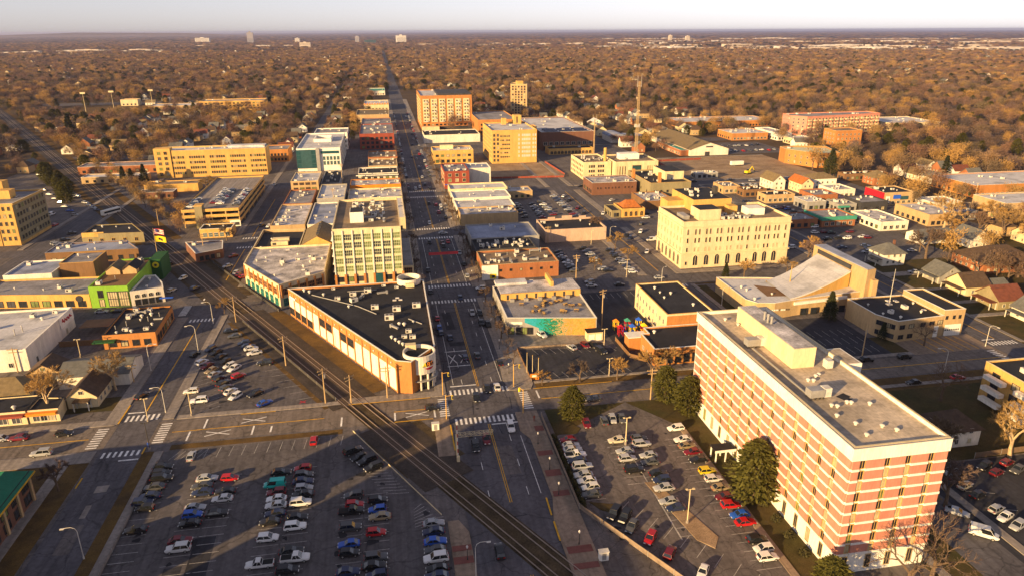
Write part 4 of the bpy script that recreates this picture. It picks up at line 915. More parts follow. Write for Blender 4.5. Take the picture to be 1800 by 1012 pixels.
building('blue_roof_store', 'long low brown store with pale blue grey roof near the railway', [(-148, 326), (-110.2, 326), (-119.5, 341), (-148, 341)], 4.8, 'brown_wall', 'roof_blue', .4, 'roof_blue', ((0, 8, 1, .8, 1, 1.8, 1.8, G_),), (('hvac', 3), ('vent', 3), ('duct', 1)), seed=6, cat='store')
t = building('green_front_pub', 'small dark roofed pub with green front near the level crossing', [(-144.5, 357), (-116.5, 355.5), (-127, 374.5), (-144.5, 374.5)], 4.6, 'olive_wall', 'roof_black', .4, 'shingle_brown', ((0, 5, 1, .8, 1, 1.6, 1.8, 'win:glass,gold'),), (('vent', 3), ('hvac', 1)), cat='pub')
pbox(t, 'gold_sign', 'gold', -144.2, -134.5, 356.6, 356.95, 3.4, 5.6)
t = building('cream_office', 'cream five storey office with shade painted on its side wall at the left edge', [(-260, 361), (-172.6, 361), (-172.6, 394), (-260, 394)], 19.4, 'gold', 'roof_grey', .8, 'cream', ((0, 36, 5, 2.4, 3.6, 1.1, 1.9, 'win:glass,frame_tan'), (1, 10, 5, 2.4, 3.6, 1.9, 2.0, 'win:glass,olive_wall', {'out': .11})), (('hvac', 8), ('pipe', 8), ('vent', 6), ('duct', 3)), seed=9, cat='office building')
pbox(t, 'penthouse', 'gold', -205, -180, 376, 382, 19.4, 23.4); pbox(t, 'penthouse', 'gold', -196, -186, 384, 390, 19.4, 26.4)
pbox(t, 'side_shade_skin', 'olive_wall', -172.6, -172.5, 361, 394, 1.5, 19.2)  # shade of the side face painted in as a thin dark skin
for k in range(10): pbox(t, 'pier', 'gold', -173.4 - k * 8, -172.8 - k * 8, 360.7, 361, 0, 19.4)
# little station building and pub right of the crossing
t = building('yellow_end_diner', 'small yellow ended diner with dark roof in front of the parking deck', rect(-91.5, -76.5, 357, 367), 4.2, 'gold', 'roof_black', .4, 'white_paint', ((0, 5, 1, .6, 1, 1.8, 2.0, 'multi:glass_teal,frame_white'),), (('vent', 2),), cat='diner')
t = building('dark_canopy_bar', 'low dark bar with white fascia between the railway and the street', [(-84, 316), (-74, 322), (-76.5, 336), (-93, 336)], 3.8, 'brick_dark', 'roof_grey', .4, 'white_paint', ((0, 4, 1, .6, 1, 1.6, 2.0, G_),), (('hvac', 1),), cat='bar')
# parking deck
def deck():
    x0, x1, y0, y1 = -104, -76.2, 378, 466
    t = thing('parking_deck', 'three level tan parking deck with cars on its roof and white corner stair', 'parking deck', ((x0 + x1) / 2, (y0 + y1) / 2, 0)); FOOT.append(rect(x0, x1, y0, y1))
    for k, z in enumerate((2.6, 5.6, 8.6)):
        pbox(t, 'floor_slab', 'concrete', x0, x1, y0, y1, z, z + .4)
        for nm, a in (('front_rail', (x0, x1, y0 - .2, y0)), ('back_rail', (x0, x1, y1, y1 + .2)), ('left_rail', (x0 - .2, x0, y0, y1)), ('right_rail', (x1, x1 + .2, y0, y1))): pbox(t, 'parapet', 'gold', *a, z - .25, z + 1.25)
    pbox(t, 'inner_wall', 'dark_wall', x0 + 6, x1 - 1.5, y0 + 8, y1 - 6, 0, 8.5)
    for k in range(7):
        for x in (x0 + .2, x1 - .6): pbox(t, 'column', 'tan', x, x + .5, y0 + 1 + k * 14, y0 + 1.6 + k * 14, 0, 8.6)
    for x in (-97, -90, -83): pbox(t, 'column', 'tan', x, x + .5, y0, y0 + .5, 0, 8.6)
    pbox(t, 'stair_tower', 'olive_wall', -97.5, -93.8, y0 - 1.2, y0 + 4, 0, 11.6); pbox(t, 'stair_cap', 'gold', -97.7, -93.6, y0 - 1.4, y0 + 4.2, 11.6, 12)
    pbox(t, 'entrance', 'white_paint', -81.2, -76, y0 - .5, y0 - .2, .2, 3.4); pbox(t, 'entrance_opening', 'dark_wall', -80.6, -76.6, y0 - .56, y0 - .5, .8, 2.4)
    for x in (-99.5, -90.4, -90.0, -82): stripe('bay_line', 'thin_mark', x - t.location.x, -40, x - t.location.x, 40, .2, 9.02, t)
deck()
t = building('gold_deck_block', 'wide golden five storey brick block behind the parking deck', rect(-155, -82.4, 523.5, 542), 17.8, 'gold', 'roof_white', .8, 'cream', ((0, [(.02 + i * .0205) for i in range(48) if i % 9 not in (3, 4)], 4, 2.2, 3.6, 1.05, 1.7, 'win:glass,frame_tan'),), (('hvac', 3), ('vent', 4)), seed=12)
pbox(t, 'corner_bay', 'gold', -155.6, -145, 522.9, 530, 0, 20.2); windows(t, rect(-155.6, -145, 522.9, 530), 0, 2, 5, 1.6, 3.6, 2.2, 2.2, 'win:glass,gold')
pbox(t, 'wing_roof', 'roof_white', -110, -84, 534, 541.4, 17.85, 19.4)
building('orange_back_block', 'orange brick block with red awnings behind the golden block', rect(-96, -73.8, 575, 600), 9.0, 'brick_orange', 'roof_grey', .6, 'gold', ((0, 8, 2, 1.2, 3.6, 1.4, 1.8, G_),), (('hvac', 2),))
building('grey_barn_store', 'long low brown store with pale roof left of the golden block', rect(-215, -160, 548, 566), 5.0, 'brick', 'roof_grey', .4, 'white_paint', ((0, 9, 1, 1, 1, 2, 1.8, G_),), cat='store')
building('low_pale_shop', 'low tan shop with bright roof beside three dark conifers', rect(-200, -160, 512, 524), 4.0, 'tan', 'roof_white', .4, 'white_paint', ((0, 8, 1, .8, 1, 1.6, 1.6, G_),), cat='shop')
building('ochre_wall_shop', 'low ochre walled shop in front of the golden block', rect(-150, -118, 474, 486), 4.6, 'gold', 'roof_tan', .4, 'gold', (), (('hvac', 2),), cat='shop')
building('small_brick_depot', 'small brown depot beside the level crossing road', rect(-148, -128, 455, 464), 3.8, 'brick_dark', 'roof_grey', .3, 'white_paint', ((0, 5, 1, .8, 1, 1.4, 1.6, G_),), cat='depot')
t = building('teal_office', 'white and teal panelled office with pale roof and square roof screen', rect(-62.4, -31.8, 530, 611), 15.6, 'white_paint', 'roof_white', .8, 'white_paint', ((1, 14, 4, 2, 3.4, 3.4, 2.2, 'multi:glass_teal,frame_white'),), (('vent', 3),), seed=5, cat='office building')
pbox(t, 'teal_front', 'teal_panel', -62.6, -48.8, 529.0, 530, 2.4, 15.4); windows(t, rect(-62.6, -48.8, 529.0, 530), 0, [.12, .86], 4, 3, 3.1, 2.6, 2.4, 'multi:glass_teal,teal_panel'); pbox(t, 'grey_fin', 'metal', -48.8, -46.4, 528.4, 530, 0, 16.4)
windows(t, rect(-62.4, -31.8, 530, 611), 0, [.62, .7, .78, .86, .94], 2, 4.2, 3.4, 1.7, 2.8, 'win:glass_teal,frame_white'); pbox(t, 'clerestory', 'glass_teal', -45.5, -33, 529.6, 530, 12.4, 14.2)
for a in ((-53, -40, 566, 567), (-53, -40, 586, 587), (-53, -52, 567, 586), (-41, -40, 567, 586)): pbox(t, 'roof_screen', 'white_paint', *a, 15.6, 18)
roof_units(t, rect(-52, -41, 567, 586), 15.6, (('hvac', 4),), 4, 1)
building('white_slab_block', 'white banded slab behind the teal office', rect(-58, -30.6, 628, 660), 13.6, 'white_paint', 'roof_grey', .8, 'white_paint', ((0, 10, 3, 2.4, 3.6, 2.0, 1.6, G_), (1, 9, 3, 2.4, 3.6, 2, 1.6, G_)), (('hvac', 3),))
building('tan_office', 'brown three storey office with pale roof beside the left hand street', rect(-57.5, -41.2, 444, 474), 9.0, 'tan', 'roof_white', .6, 'cream', ((0, 4, 3, 1.2, 3.0, 2.6, 1.5, 'multi:glass,brown_wall'), (1, 7, 2, 1.2, 3.6, 2, 1.6, G_)), (('hvac', 3), ('vent', 3)), seed=3, cat='office building')
building('dark_mid_shop', 'low dark roofed shop right of the brown office', rect(-41, -29.4, 458, 500), 4.6, 'grey_wall', 'roof_black', .4, 'grey_wall', ((0, 3, 1, .8, 1, 2, 2, G_),), (('hvac', 5), ('vent', 3)), seed=9, cat='shop')
# main street, left side, going away
SEG = [('pale_long_roof_shop', 'long pale roofed shop with stained roof left of main street', (-22.3, 8.2, 404, 431), 5.6, 'cream', 'roof_blotch', ('hvac', 6)),
       ('orange_band_shop', 'flat shop with bright orange parapet band left of main street', (-22.4, 8.3, 441, 460), 5.6, 'brick_orange', 'roof_blotch', ('hvac', 5)),
       ('black_canopy_shop', 'shop with black canopy roof and white edge left of main street', (-18.6, 7.6, 484, 506), 4.8, 'white_wall', 'roof_black', ('vent', 4)),
       ('beige_roof_shop', 'beige roofed shop behind the black canopy shop', (-12.2, 8.0, 507, 537), 5.6, 'tan', 'roof_tan', ('hvac', 5)),
       ('brown_brick_shop', 'brown brick shop with plain wall left of main street', (-12.6, 8.8, 538, 568), 6.6, 'brick', 'roof_tan', ('hvac', 4)),
       ('red_brick_store', 'red brick three storey store with dark glass front left of main street', (-20.6, 8.5, 625, 694), 12.4, 'brick_red', 'roof_grey', ('hvac', 9)),
       ('gold_roof_hall', 'hall with wide golden brown roof left of main street', (-29.0, 7.0, 822, 882), 7.4, 'tan', 'shingle_tan', ('vent', 2)),
       ('cream_frieze_store', 'cream store with zigzag parapet further up main street', (-23, 8.5, 946, 1010), 6.6, 'cream', 'roof_white', ('hvac', 4)),
       ('teal_roof_garage', 'garage with teal roof far up the left of main street', (-22, 6, 1180, 1240), 6.0, 'white_wall', 'green_trim', ('vent', 2)),
       ('plain_brick_shop', 'plain brick shop between the red brick store and golden hall', (-22, 8.0, 740, 800), 6.2, 'brick', 'roof_grey', ('hvac', 4)),
       ('small_white_shop', 'small white shop beside the office block rear', (-40, -24.5, 352, 400), 5.0, 'white_wall', 'roof_blue', ('hvac', 4)),
       ('tan_back_shop', 'tan roofed low shop facing the left hand street', (-57.5, -41, 352, 398), 5.2, 'tan', 'roof_blotch', ('hvac', 5)),
       ('white_tip_shop', 'white roofed narrow shop behind the tan roofed office', (-39, -24, 401, 440), 7.0, 'grey_wall', 'roof_white', ('hvac', 2)),
       ('lower_pale_shop', 'pale roofed shop directly behind the office block', (-20, 8.0, 352, 401), 6.4, 'cream', 'roof_white', ('hvac', 6)),
       ('rear_brick_shop', 'orange brick shop row across from the parking deck', (-57.5, -42, 402, 440), 4.6, 'brick', 'roof_grey', ('hvac', 3))]
for i, (nm, lb, r, h, w, rf, u) in enumerate(SEG):
    d_ = r[3] - r[2]
    t = building(nm, lb, rect(*r), h, w, rf, .7, w if i % 3 else 'cream', ((0, max(3, int((r[1] - r[0]) / 4)), max(1, int(h / 4)), .8, 3.6, 2.2, 2.1, G_), (1, max(3, int(d_ / 5)), max(1, int(h / 4)), .8, 3.6, 2.6, 2.2, G_)), (u, ('vent', 4)), seed=20 + i, cat='shop')
    if nm == 'orange_band_shop': pbox(t, 'parapet_band', 'orange_paint', -22.5, 8.4, 440.6, 441, 4.4, 6.3)
    if nm == 'black_canopy_shop': pbox(t, 'canopy', 'roof_black', -20, 8.0, 481, 484, 4.6, 4.9); pbox(t, 'canopy_edge', 'white_paint', -20, 8.0, 480.8, 481, 4.4, 5)
    if nm == 'cream_frieze_store':
        b = B()
        for k in range(10): b.quad([(-23 + k * 3.15, 945.9, 7.2), (-23 + (k + 1) * 3.15, 945.9, 7.2), (-23 + (k + .5) * 3.15, 945.9, 9.6)])
        pmesh(t, 'zigzag_parapet', b, ['orange_paint'])
# main street, right side
def mural_shop():
    P = [(36, 214), (65.2, 208.6), (66.4, 249), (36, 245)]
    t = building('mural_shop', 'grey flat roofed shop with colourful mural and rooftop terrace tables', P, 5.6, 'grey_wall', 'roof_grey', .6, 'white_paint', ((0, [.05, .14, .2, .26], 1, .4, 1, 2.0, 2.4, G_), (3, 7, 1, .6, 1, 2.6, 2.4, G_)), (), cat='shop')
    a, b_ = Vector(P[0]), Vector(P[1]); d = (b_ - a); L = d.length; d.normalize(); n = Vector((d.y, -d.x))
    p0, p1 = a + d * (L * .2) + n * .03, a + d * (L * .99) + n * .03; b = B(); mid = a + d * (L * .36) + n * .03
    b.quad([(p0.x, p0.y, 4.6), (mid.x, mid.y, 2.6), (mid.x, mid.y, .1), (p1.x, p1.y, .1), (p1.x, p1.y, 6.15), (p0.x, p0.y, 6.15)]); pmesh(t, 'mural', b, ['mural'])
    sg = a + d * 3 + n * .1; link('sign_board', ubox('white_paint'), t, (sg.x - t.location.x, sg.y - t.location.y, 4.0), math.atan2(d.y, d.x), (4.4, .14, .8))
    pbox(t, 'upper_wall', 'gold', 37, 65.8, 231.4, 232, 5.6, 8.0); pbox(t, 'upper_roof', 'roof_blotch', 37, 66, 232, 244, 7.7, 8.0); pbox(t, 'upper_wing', 'roof_white', 36.5, 48, 240, 244.5, 8.0, 8.9); pbox(t, 'tan_screen', 'gold', 56, 57, 236, 246, 8.0, 10)
    for k in range(8): pbox(t, 'wall_opening', 'dark_wall', 39 + k * 3.4, 39.7 + k * 3.4, 231.3, 231.4, 5.8, 7.6)
    rnd = random.Random(3)
    for k, (x, y) in enumerate(sorted((43 + rnd.random() * 20, 216 + rnd.random() * 12) for _ in range(20))):
        s = thing('terrace_table', 'small wooden table on the mural shop terrace, %s from the left' % ordinal(k + 1), 'table', (x, y, 5.6), rnd.random() * 3, 'terrace tables on the mural shop roof')
        box('table_top', 'gold', -.8, .8, -.4, .4, .7, .78, s)
        for yy in (-.75, .6): box('bench', 'wood', -.8, .8, yy, yy + .25, .4, .46, s)
        for xx in (-.6, .5):
            box('leg', 'wood', xx, xx + .1, -.3, .3, 0, .7, s); box('leg', 'wood', xx, xx + .1, -.7, -.6, 0, .4, s); box('leg', 'wood', xx, xx + .1, .65, .75, 0, .4, s)
    for k in range(5): pbox(t, 'planter', 'grey_wall', 40 + k * 5, 41.4 + k * 5, 229.4, 230.4, 5.6, 6.6)
    k2 = thing('kiosk', 'small cream kiosk with black roof at the mural corner', 'kiosk', (63.4, 207, 0)); FOOT.append(rect(60.8, 66.3, 204, 211))
    pbox(k2, 'wall', 'cream', 61, 66.2, 204.5, 207.4, .04, 2.9); pbox(k2, 'roof', 'roof_black', 60.8, 66.4, 204.3, 207.6, 2.9, 3.15); pbox(k2, 'garage_door', 'white_paint', 61.4, 63.4, 204.44, 204.5, .05, 2.2); pbox(k2, 'garage_door', 'white_paint', 63.8, 65.8, 204.44, 204.5, .05, 2.2)
mural_shop()
t = building('brown_brick_store', 'brown brick store with tan cluttered roof and white corner front', rect(35.8, 67.2, 270, 289.5), 5.6, 'brick', 'roof_tan', .7, 'tan', ((0, 7, 1, 3.3, 1, 1.0, 1.0, G_), (3, 5, 1, .5, 1, 2.6, 2.4, G_)), (('hvac', 6), ('duct', 4), ('vent', 5), ('pipe', 4)), seed=31, cat='store')
pbox(t, 'white_corner', 'white_paint', 35.4, 42, 269.6, 270, .2, 6.2); pbox(t, 'logo_panel', 'flag_yellow', 38.6, 41.2, 269.5, 269.6, .6, 2.6); pbox(t, 'logo_mark', 'dark_wall', 39.4, 40.6, 269.42, 269.5, 1.0, 2.2)
building('dark_roof_arcade', 'dark roofed low shop packed with roof units behind the brown brick store', rect(35.6, 62, 290.2, 306), 6.2, 'dark_wall', 'roof_black', .6, 'dark_wall', ((3, 4, 1, .5, 1, 2.6, 2.4, G_),), (('hvac', 9), ('vent', 5), ('pipe', 4), ('duct', 2)), seed=33, cat='shop')
building('grey_roof_store', 'long grey metal roofed store right of main street', rect(35.8, 67.0, 306.6, 331.5), 6.6, 'grey_wall', 'roof_blue', .5, 'grey_wall', ((3, 6, 1, .5, 1, 2.6, 2.4, G_),), (('hvac', 2), ('vent', 2)), seed=34, cat='store')
t = building('white_roof_stores', 'row of stepped white roofed stores with tan end wall right of main street', rect(36.3, 66.4, 356, 372), 5.4, 'tan', 'roof_blotch', .6, 'tan', ((3, 4, 1, .5, 1, 2.6, 2.4, G_),), (('hvac', 5), ('duct', 2)), seed=35, cat='store')
building('white_roof_store', 'wide bright white roofed store right of main street', rect(36.3, 68, 372.6, 392), 5.2, 'white_wall', 'roof_white', .5, 'white_paint', ((3, 4, 1, .5, 1, 2.6, 2.4, G_),), (('vent', 4),), seed=36, cat='store')
building('step_roof_store', 'slightly taller white roofed store beside the far back lot', rect(36.3, 69, 392.6, 412), 6.0, 'white_wall', 'roof_white', .5, 'white_paint', ((3, 4, 1, .5, 1, 2.6, 2.4, G_),), (('vent', 3), ('hvac', 1)), seed=37, cat='store')
building('cream_wall_store', 'cream front wall store at the far end of the white roofs', rect(36.3, 70.4, 412.6, 428.5), 6.8, 'cream', 'roof_white', .7, 'cream', ((3, 3, 1, .5, 1, 2.6, 2.4, G_),), (('vent', 2),), seed=38, cat='store')
building('small_pale_shed', 'small flat pale roofed shed beside the far back lot', rect(70, 86, 414, 428), 4.0, 'tan', 'roof_blotch', .4, 'tan', ((0, 4, 1, .6, 1, 1.6, 1.6, G_),), (('hvac', 2),), cat='shed')
t = building('pink_wall_store', 'pale pink walled store with black roof and scrolled parapet between the back lots', rect(72.4, 102.4, 318, 338.4), 5.4, 'pink_wall', 'roof_black', .8, 'pink_wall', ((1, 3, 1, .5, 1, 2.4, 2.4, G_),), (('hvac', 2), ('vent', 2)), seed=39, cat='store')
b = B(); 
for cx, r_ in ((80, 1.8), (88, 2.6), (96, 1.8)): b.prism([(cx - r_, 338.0), (cx + r_, 338.0), (cx + r_, 338.4), (cx - r_, 338.4)], 5.4, 6.2 + r_ * .55)
pmesh(t, 'scroll_parapet', b, ['pink_wall'])
t = building('red_three_storey', 'red three storey corner building with cream window surrounds right of main street', rect(36.2, 52, 449, 477.5), 10.6, 'brick_red', 'roof_grey', .7, 'brick_red', ((0, 3, 3, 1.2, 3.3, 2.0, 2.0, 'win:glass,cream'), (3, 5, 3, 1.2, 3.3, 2.0, 2.0, 'win:glass,cream')), (('hvac', 5), ('vent', 3)), seed=40)
pbox(t, 'awning', 'blue_paint', 36.2, 52, 447.6, 448.9, 2.9, 3.2)
building('white_blank_box', 'blank white walled box joined to the red corner building', rect(52.6, 67.4, 459.5, 478), 10.4, 'white_wall', 'roof_blue', .5, 'white_paint', (), (('vent', 3),))
t = building('yellow_low_office', 'yellow two storey office with white roof screen right of main street', rect(35.6, 66.2, 541, 562), 9.4, 'gold', 'roof_white', .8, 'cream', ((0, 7, 1, 5.4, 1, 2.2, 1.7, G_), (0, 7, 1, 1, 1, 2.2, 2.2, G_), (3, 5, 2, 1, 4.4, 2, 1.8, G_)), (('hvac', 4),), seed=41, cat='office building')
pbox(t, 'roof_screen', 'cream', 42, 52, 552, 556, 9.4, 12.4)
building('cream_long_hall', 'long cream windowless hall in front of the orange apartments', rect(35.6, 86, 650, 684), 6.6, 'white_wall', 'roof_black', .6, 'cream', (), (('hvac', 3), ('vent', 3)), seed=42, cat='hall')
t = building('gold_six_storey', 'golden brick six storey block with blank upper panels beside the dirt lot', rect(79.6, 114.0, 534, 584), 24.0, 'gold', 'roof_white', .9, 'gold', ((0, [.05, .13], 7, 1.6, 3.1, 1.5, 2.0, 'win:glass,frame_tan'), (0, [.2, .245, .29, .335, .38], 6, 4.4, 3.1, 1.1, 1.2, 'win:glass,frame_tan'), (0, [.6, .68, .72, .76, .8, .84, .92, .97], 6, 4.6, 3.1, 1.15, 1.8, 'win:far_white,cream'), (3, 12, 6, 4.2, 3.1, 1.3, 1.6, 'win:glass,frame_tan')), (('hvac', 3),), seed=43)
pbox(t, 'lift_tower', 'gold', 104, 110, 576, 584, 24, 31); pbox(t, 'lift_window', 'glass', 106, 107, 575.9, 576, 25, 30); pbox(t, 'roof_tower', 'gold', 94, 97.5, 575, 579, 24, 29)
building('gold_rear_wing', 'golden brick wing with grey roof behind the six storey block', rect(90, 128, 690, 770), 14.0, 'brick_orange', 'roof_grey', .8, 'gold', ((0, 8, 3, 2, 3.6, 2, 1.8, G_),), (('hvac', 3),))
building('gold_annex', 'small golden annex right of the six storey block', rect(118, 128, 600, 612), 18.0, 'gold', 'roof_tan', .6, 'gold', ((0, 2, 3, 4, 4, 1.4, 1.8, G_),))
def apts():
    P = rect(38.6, 90.4, 742, 822); h = 33.0
    t = building('orange_apartments', 'tall orange brick apartment block with cream balcony bays right of main street', P, h, 'brick_orange', 'roof_white', .9, 'brick_orange', (), (('hvac', 6),), cat='apartment block', seed=44)
    for c in range(6):
        x = 40.6 + c * 8.2
        pbox(t, 'cream_bay', 'cream', x, x + 6.2, 741.4, 742, 7.8, 30.6)
        for r in range(7):
            windows(t, rect(x, x + 6.2, 741.4, 742), 0, [.28, .72], 1, 8.6 + r * 3.2, 1, 1.7, 1.7, 'win:glass,cream')
            pbox(t, 'balcony', 'metal_white', x + 1.2, x + 4.8, 740.4, 741.3, 8.0 + r * 3.2, 8.9 + r * 3.2) if r % 2 == c % 2 else None
    windows(t, P, 0, 12, 1, 4.2, 1, 2.4, 1.6, G_); windows(t, P, 3, 14, 8, 4, 3.4, 2.2, 1.8, 'win:glass,cream')
    pbox(t, 'ground_floor', 'dark_wall', 38.4, 90.6, 741.0, 741.4, 0, 3.4); pbox(t, 'dark_attic', 'dark_wall', 56, 90, 744, 800, h + .9, h + 2.6); pbox(t, 'front_wing', 'cream', 38.6, 56, 735, 741, 0, 3.8)
apts()
t = building('slab_tower', 'slender tan high rise with dark vertical window strips among the trees', [(146, 830), (164, 824), (170, 850), (152, 858)], 37, 'tan', 'roof_tan', .9, 'cream', ((0, 5, 12, 2, 2.9, 1.9, 2.0, 'win:glass,brown_wall'), (3, 5, 12, 2, 2.9, 2.6, 1.7, 'multi:glass,gold')), cat='high rise')
pbox(t, 'lift_house', 'gold', 155, 162, 836, 846, 37, 40.5)
t = building('white_roof_garage', 'wide dark brick store with white roof and solar panels', rect(129.6, 175, 588, 696), 14.4, 'brick_dark', 'roof_white', .8, 'white_paint', ((0, 9, 1, 4.4, 1, 3.2, 2.6, D_), (0, 9, 1, .6, 1, 3.0, 2.6, G_), (1, 10, 2, 1.5, 5, 4, 2.4, G_)), (('hvac', 5), ('vent', 5)), seed=45, cat='store')
for k in range(6): b = B(); x, y = 134 + (k % 3) * 13, 594 + (k // 3) * 10; b.quad([(x, y, 14.7), (x + 11, y, 14.7), (x + 11, y + 4, 15.8), (x, y + 4, 15.8)]); b.box(x, x + 11, y + 3.9, y + 4.05, 14.4, 15.7); pmesh(t, 'solar_panel', b, ['solar'])
building('yellow_low_arcade', 'long low yellow arcade with dark roof in front of the white roofed store', rect(131, 168, 566, 580), 4.4, 'gold', 'roof_black', .4, 'gold', ((0, 12, 1, .4, 1, 2.2, 2.4, 'arch:glass,gold'),), (('hvac', 2),), cat='arcade')
t = building('cream_hall_left', 'cream three storey hall with chimney left of the radio mast', rect(130.6, 150.0, 461, 494), 11.0, 'cream', 'roof_tan', .8, 'cream', ((0, [.22, .3, .38, .55, .63, .71], 3, 1.6, 3.2, 1.0, 1.7, G_), (3, 8, 3, 1.6, 3.2, 1.4, 1.6, G_)), (('hvac', 4), ('duct', 2), ('vent', 3)), seed=46, cat='hall')
b = B(); b.tube((147.6, 468, 10), (147.6, 468, 20), 1.1, 1.0, 12); pmesh(t, 'chimney', b, ['gold'])
t = building('cream_hall_right', 'cream civic hall with tall slit windows and white roof box at the mast foot', rect(151, 181, 455, 485), 11.6, 'cream', 'roof_tan', .8, 'cream', ((0, [.05, .11, .17, .23, .76, .81, .86, .91, .96], 1, 1.5, 1, .7, 8, 'win:glass,cream'), (0, [.5], 1, .5, 1, 6, 9, 'multi:glass_teal,frame_dark')), (('hvac', 2), ('vent', 3)), seed=47, cat='hall')
pbox(t, 'roof_box', 'white_paint', 158, 172, 468, 476, 11.6, 15.4)
building('brown_block_store', 'low brown brick block with shiny blotched roof beside the cream halls', rect(123.2, 151.4, 413.5, 434.5), 7.0, 'brick_dark', 'roof_blotch', .6, 'white_paint', ((0, [.12, .19, .3, .37, .45, .52, .6, .74, .82, .9], 1, 3.6, 1, 1.1, 1.3, 'arch:glass,brick'), (3, 5, 1, 1, 1, 2, 2, G_)), (('hvac', 3), ('duct', 2)), seed=48)
t = building('olive_theatre', 'olive walled theatre with brick chimneys behind the restaurant', rect(154.5, 180, 398, 440), 8.6, 'olive_wall', 'roof_black', .8, 'gold', ((0, 6, 1, 3.6, 1, 1.2, 1.3, G_), (3, 4, 1, 3, 1, 1, 1.2, G_)), (('hvac', 5), ('vent', 4), ('pipe', 3)), seed=49, cat='theatre')
pbox(t, 'chimney', 'brick_orange', 152.6, 154.2, 425, 427, 0, 13); pbox(t, 'chimney', 'brick_orange', 161, 162.6, 402, 404, 8, 14.5); pbox(t, 'stage_box', 'cream', 168, 180.2, 410, 430, 8.6, 13.6); pbox(t, 'stage_roof', 'roof_black', 168.3, 180, 410.3, 429.7, 13.6, 13.65)
t = building('yellow_restaurant', 'small yellow restaurant with orange tiled hip roof and arched windows', rect(123.4, 136.4, 357.6, 372), 4.4, 'gold', 'tile_orange', .3, 'gold', ((0, [.18, .4, .62, .86], 1, .6, 1, 1.5, 2.6, 'arch:glass,gold'), (3, 4, 1, .6, 1, 1.5, 2.4, 'arch:glass,gold')), cat='restaurant')
b = B(); c4 = [(124.6, 359.5, 4.8), (135, 359.5, 4.8), (135, 369, 4.8), (124.6, 369, 4.8)]; r4 = [(127.8, 363.5, 8.2), (131.8, 363.5, 8.2), (131.8, 365, 8.2), (127.8, 365, 8.2)]
for i in range(4): j = (i + 1) % 4; b.quad([c4[i], c4[j], r4[j], r4[i]])
b.quad(r4); pmesh(t, 'hip_roof', b, ['tile_orange'])
building('olive_side_shop', 'olive low wing left of the orange tiled restaurant', rect(118, 123, 358, 372), 3.6, 'olive_wall', 'roof_black', .3, 'olive_wall', ((0, 2, 1, .5, 1, 1.2, 2, G_), (3, 4, 1, .5, 1, 1.2, 2, G_)), cat='shop')
t = building('street_market', 'cluttered low roof terrace beside the olive theatre', rect(142, 160, 372, 396), 4.2, 'brown_wall', 'roof_blotch', .5, 'brick_orange', (), (('hvac', 6), ('vent', 5), ('duct', 3)), seed=50)
# stone building with arches
def stone():
    P = rect(119.9, 168.3, 268.9, 297.2); h = 19.4
    t = building('stone_office', 'cream stone four storey building with arched ground floor windows', P, h, 'stone', 'roof_tan', .9, 'cream', (), (), cat='office building')
    pr = [.045, .115, .15, .215, .25, .315, .35, .415, .45, .515, .55, .605, .675, .71, .765, .80, .855, .89, .955]
    for c in pr:
        windows(t, P, 0, [c], 1, 14.6, 1, .75, 2.5, 'arch:glass,stone'); windows(t, P, 0, [c], 1, 11.0, 1, .75, 2.2, 'thin:glass,stone')
        windows(t, P, 0, [c], 1, 7.2, 1, .75, 1.9, 'thin:blind,stone' if int(c * 100) % 4 else 'thin:glass,stone')
    for c in (.13, .232, .332, .432, .532, .69, .78, .87): windows(t, P, 0, [c], 1, 1.2, 1, 2.0, 4.4, 'arch:glass,stone')
    windows(t, P, 0, [.045, .61], 1, 1.5, 1, .9, 1.6, 'thin:glass,stone')
    for i in range(8):
        windows(t, P, 3, [(i + .5) / 8 - .015, (i + .5) / 8 + .015][:2], 1, 14.6, 1, .7, 2.5, 'thin:blind,cream'); windows(t, P, 3, [(i + .5) / 8], 1, 11.0, 1, 1.5, 2.2, 'thin:blind,cream'); windows(t, P, 3, [(i + .5) / 8], 1, 7.2, 1, 1.5, 2, 'thin:blind,cream')
    windows(t, P, 3, 6, 1, 1.0, 1, 2.0, 4.4, 'arch:glass,stone')
    b = B(); b.box(119.4, 168.8, 268.4, 268.88, 6.2, 6.7); b.box(119.4, 119.88, 268.88, 297.6, 6.2, 6.7); b.box(119.5, 168.7, 268.5, 268.88, 17.8, 18.2); b.box(119.5, 119.88, 268.88, 297.5, 17.8, 18.2); pmesh(t, 'cornice', b, ['cream'])
    for nm, m, a in (('roof_house', 'stone', (128.4, 138, 273, 282, h, h + 4.6)), ('roof_cap', 'roof_black', (128.6, 137.8, 273.2, 281.8, h + 4.6, h + 4.65)), ('rear_block', 'gold', (132, 150, 288, 312, 0, h + 5.4)), ('rear_cap', 'roof_black', (132.4, 149.6, 288.4, 311.6, h + 5.4, h + 5.45)), ('roof_box', 'white_paint', (153, 160.5, 277.5, 284, h, h + 3)), ('roof_stair', 'gold', (146, 150, 282, 286, h, h + 3.4)), ('plant_box', 'metal', (122.6, 125.4, 276, 283, h, h + 1.6)), ('chimney', 'metal_dark', (146.4, 148, 298, 301, h + 5.4, h + 8.6)), ('side_annex', 'gold', (124, 132, 297.5, 306, 0, h + 3.2))): pbox(t, nm, m, *a)
    roof_units(t, rect(137.6, 152, 270.5, 281), h, (('hvac', 6), ('duct', 3), ('vent', 5)), 7, .5); roof_units(t, rect(133, 148, 290, 309), h + 5.4, (('hvac', 4), ('vent', 4)), 8, 1)
stone()
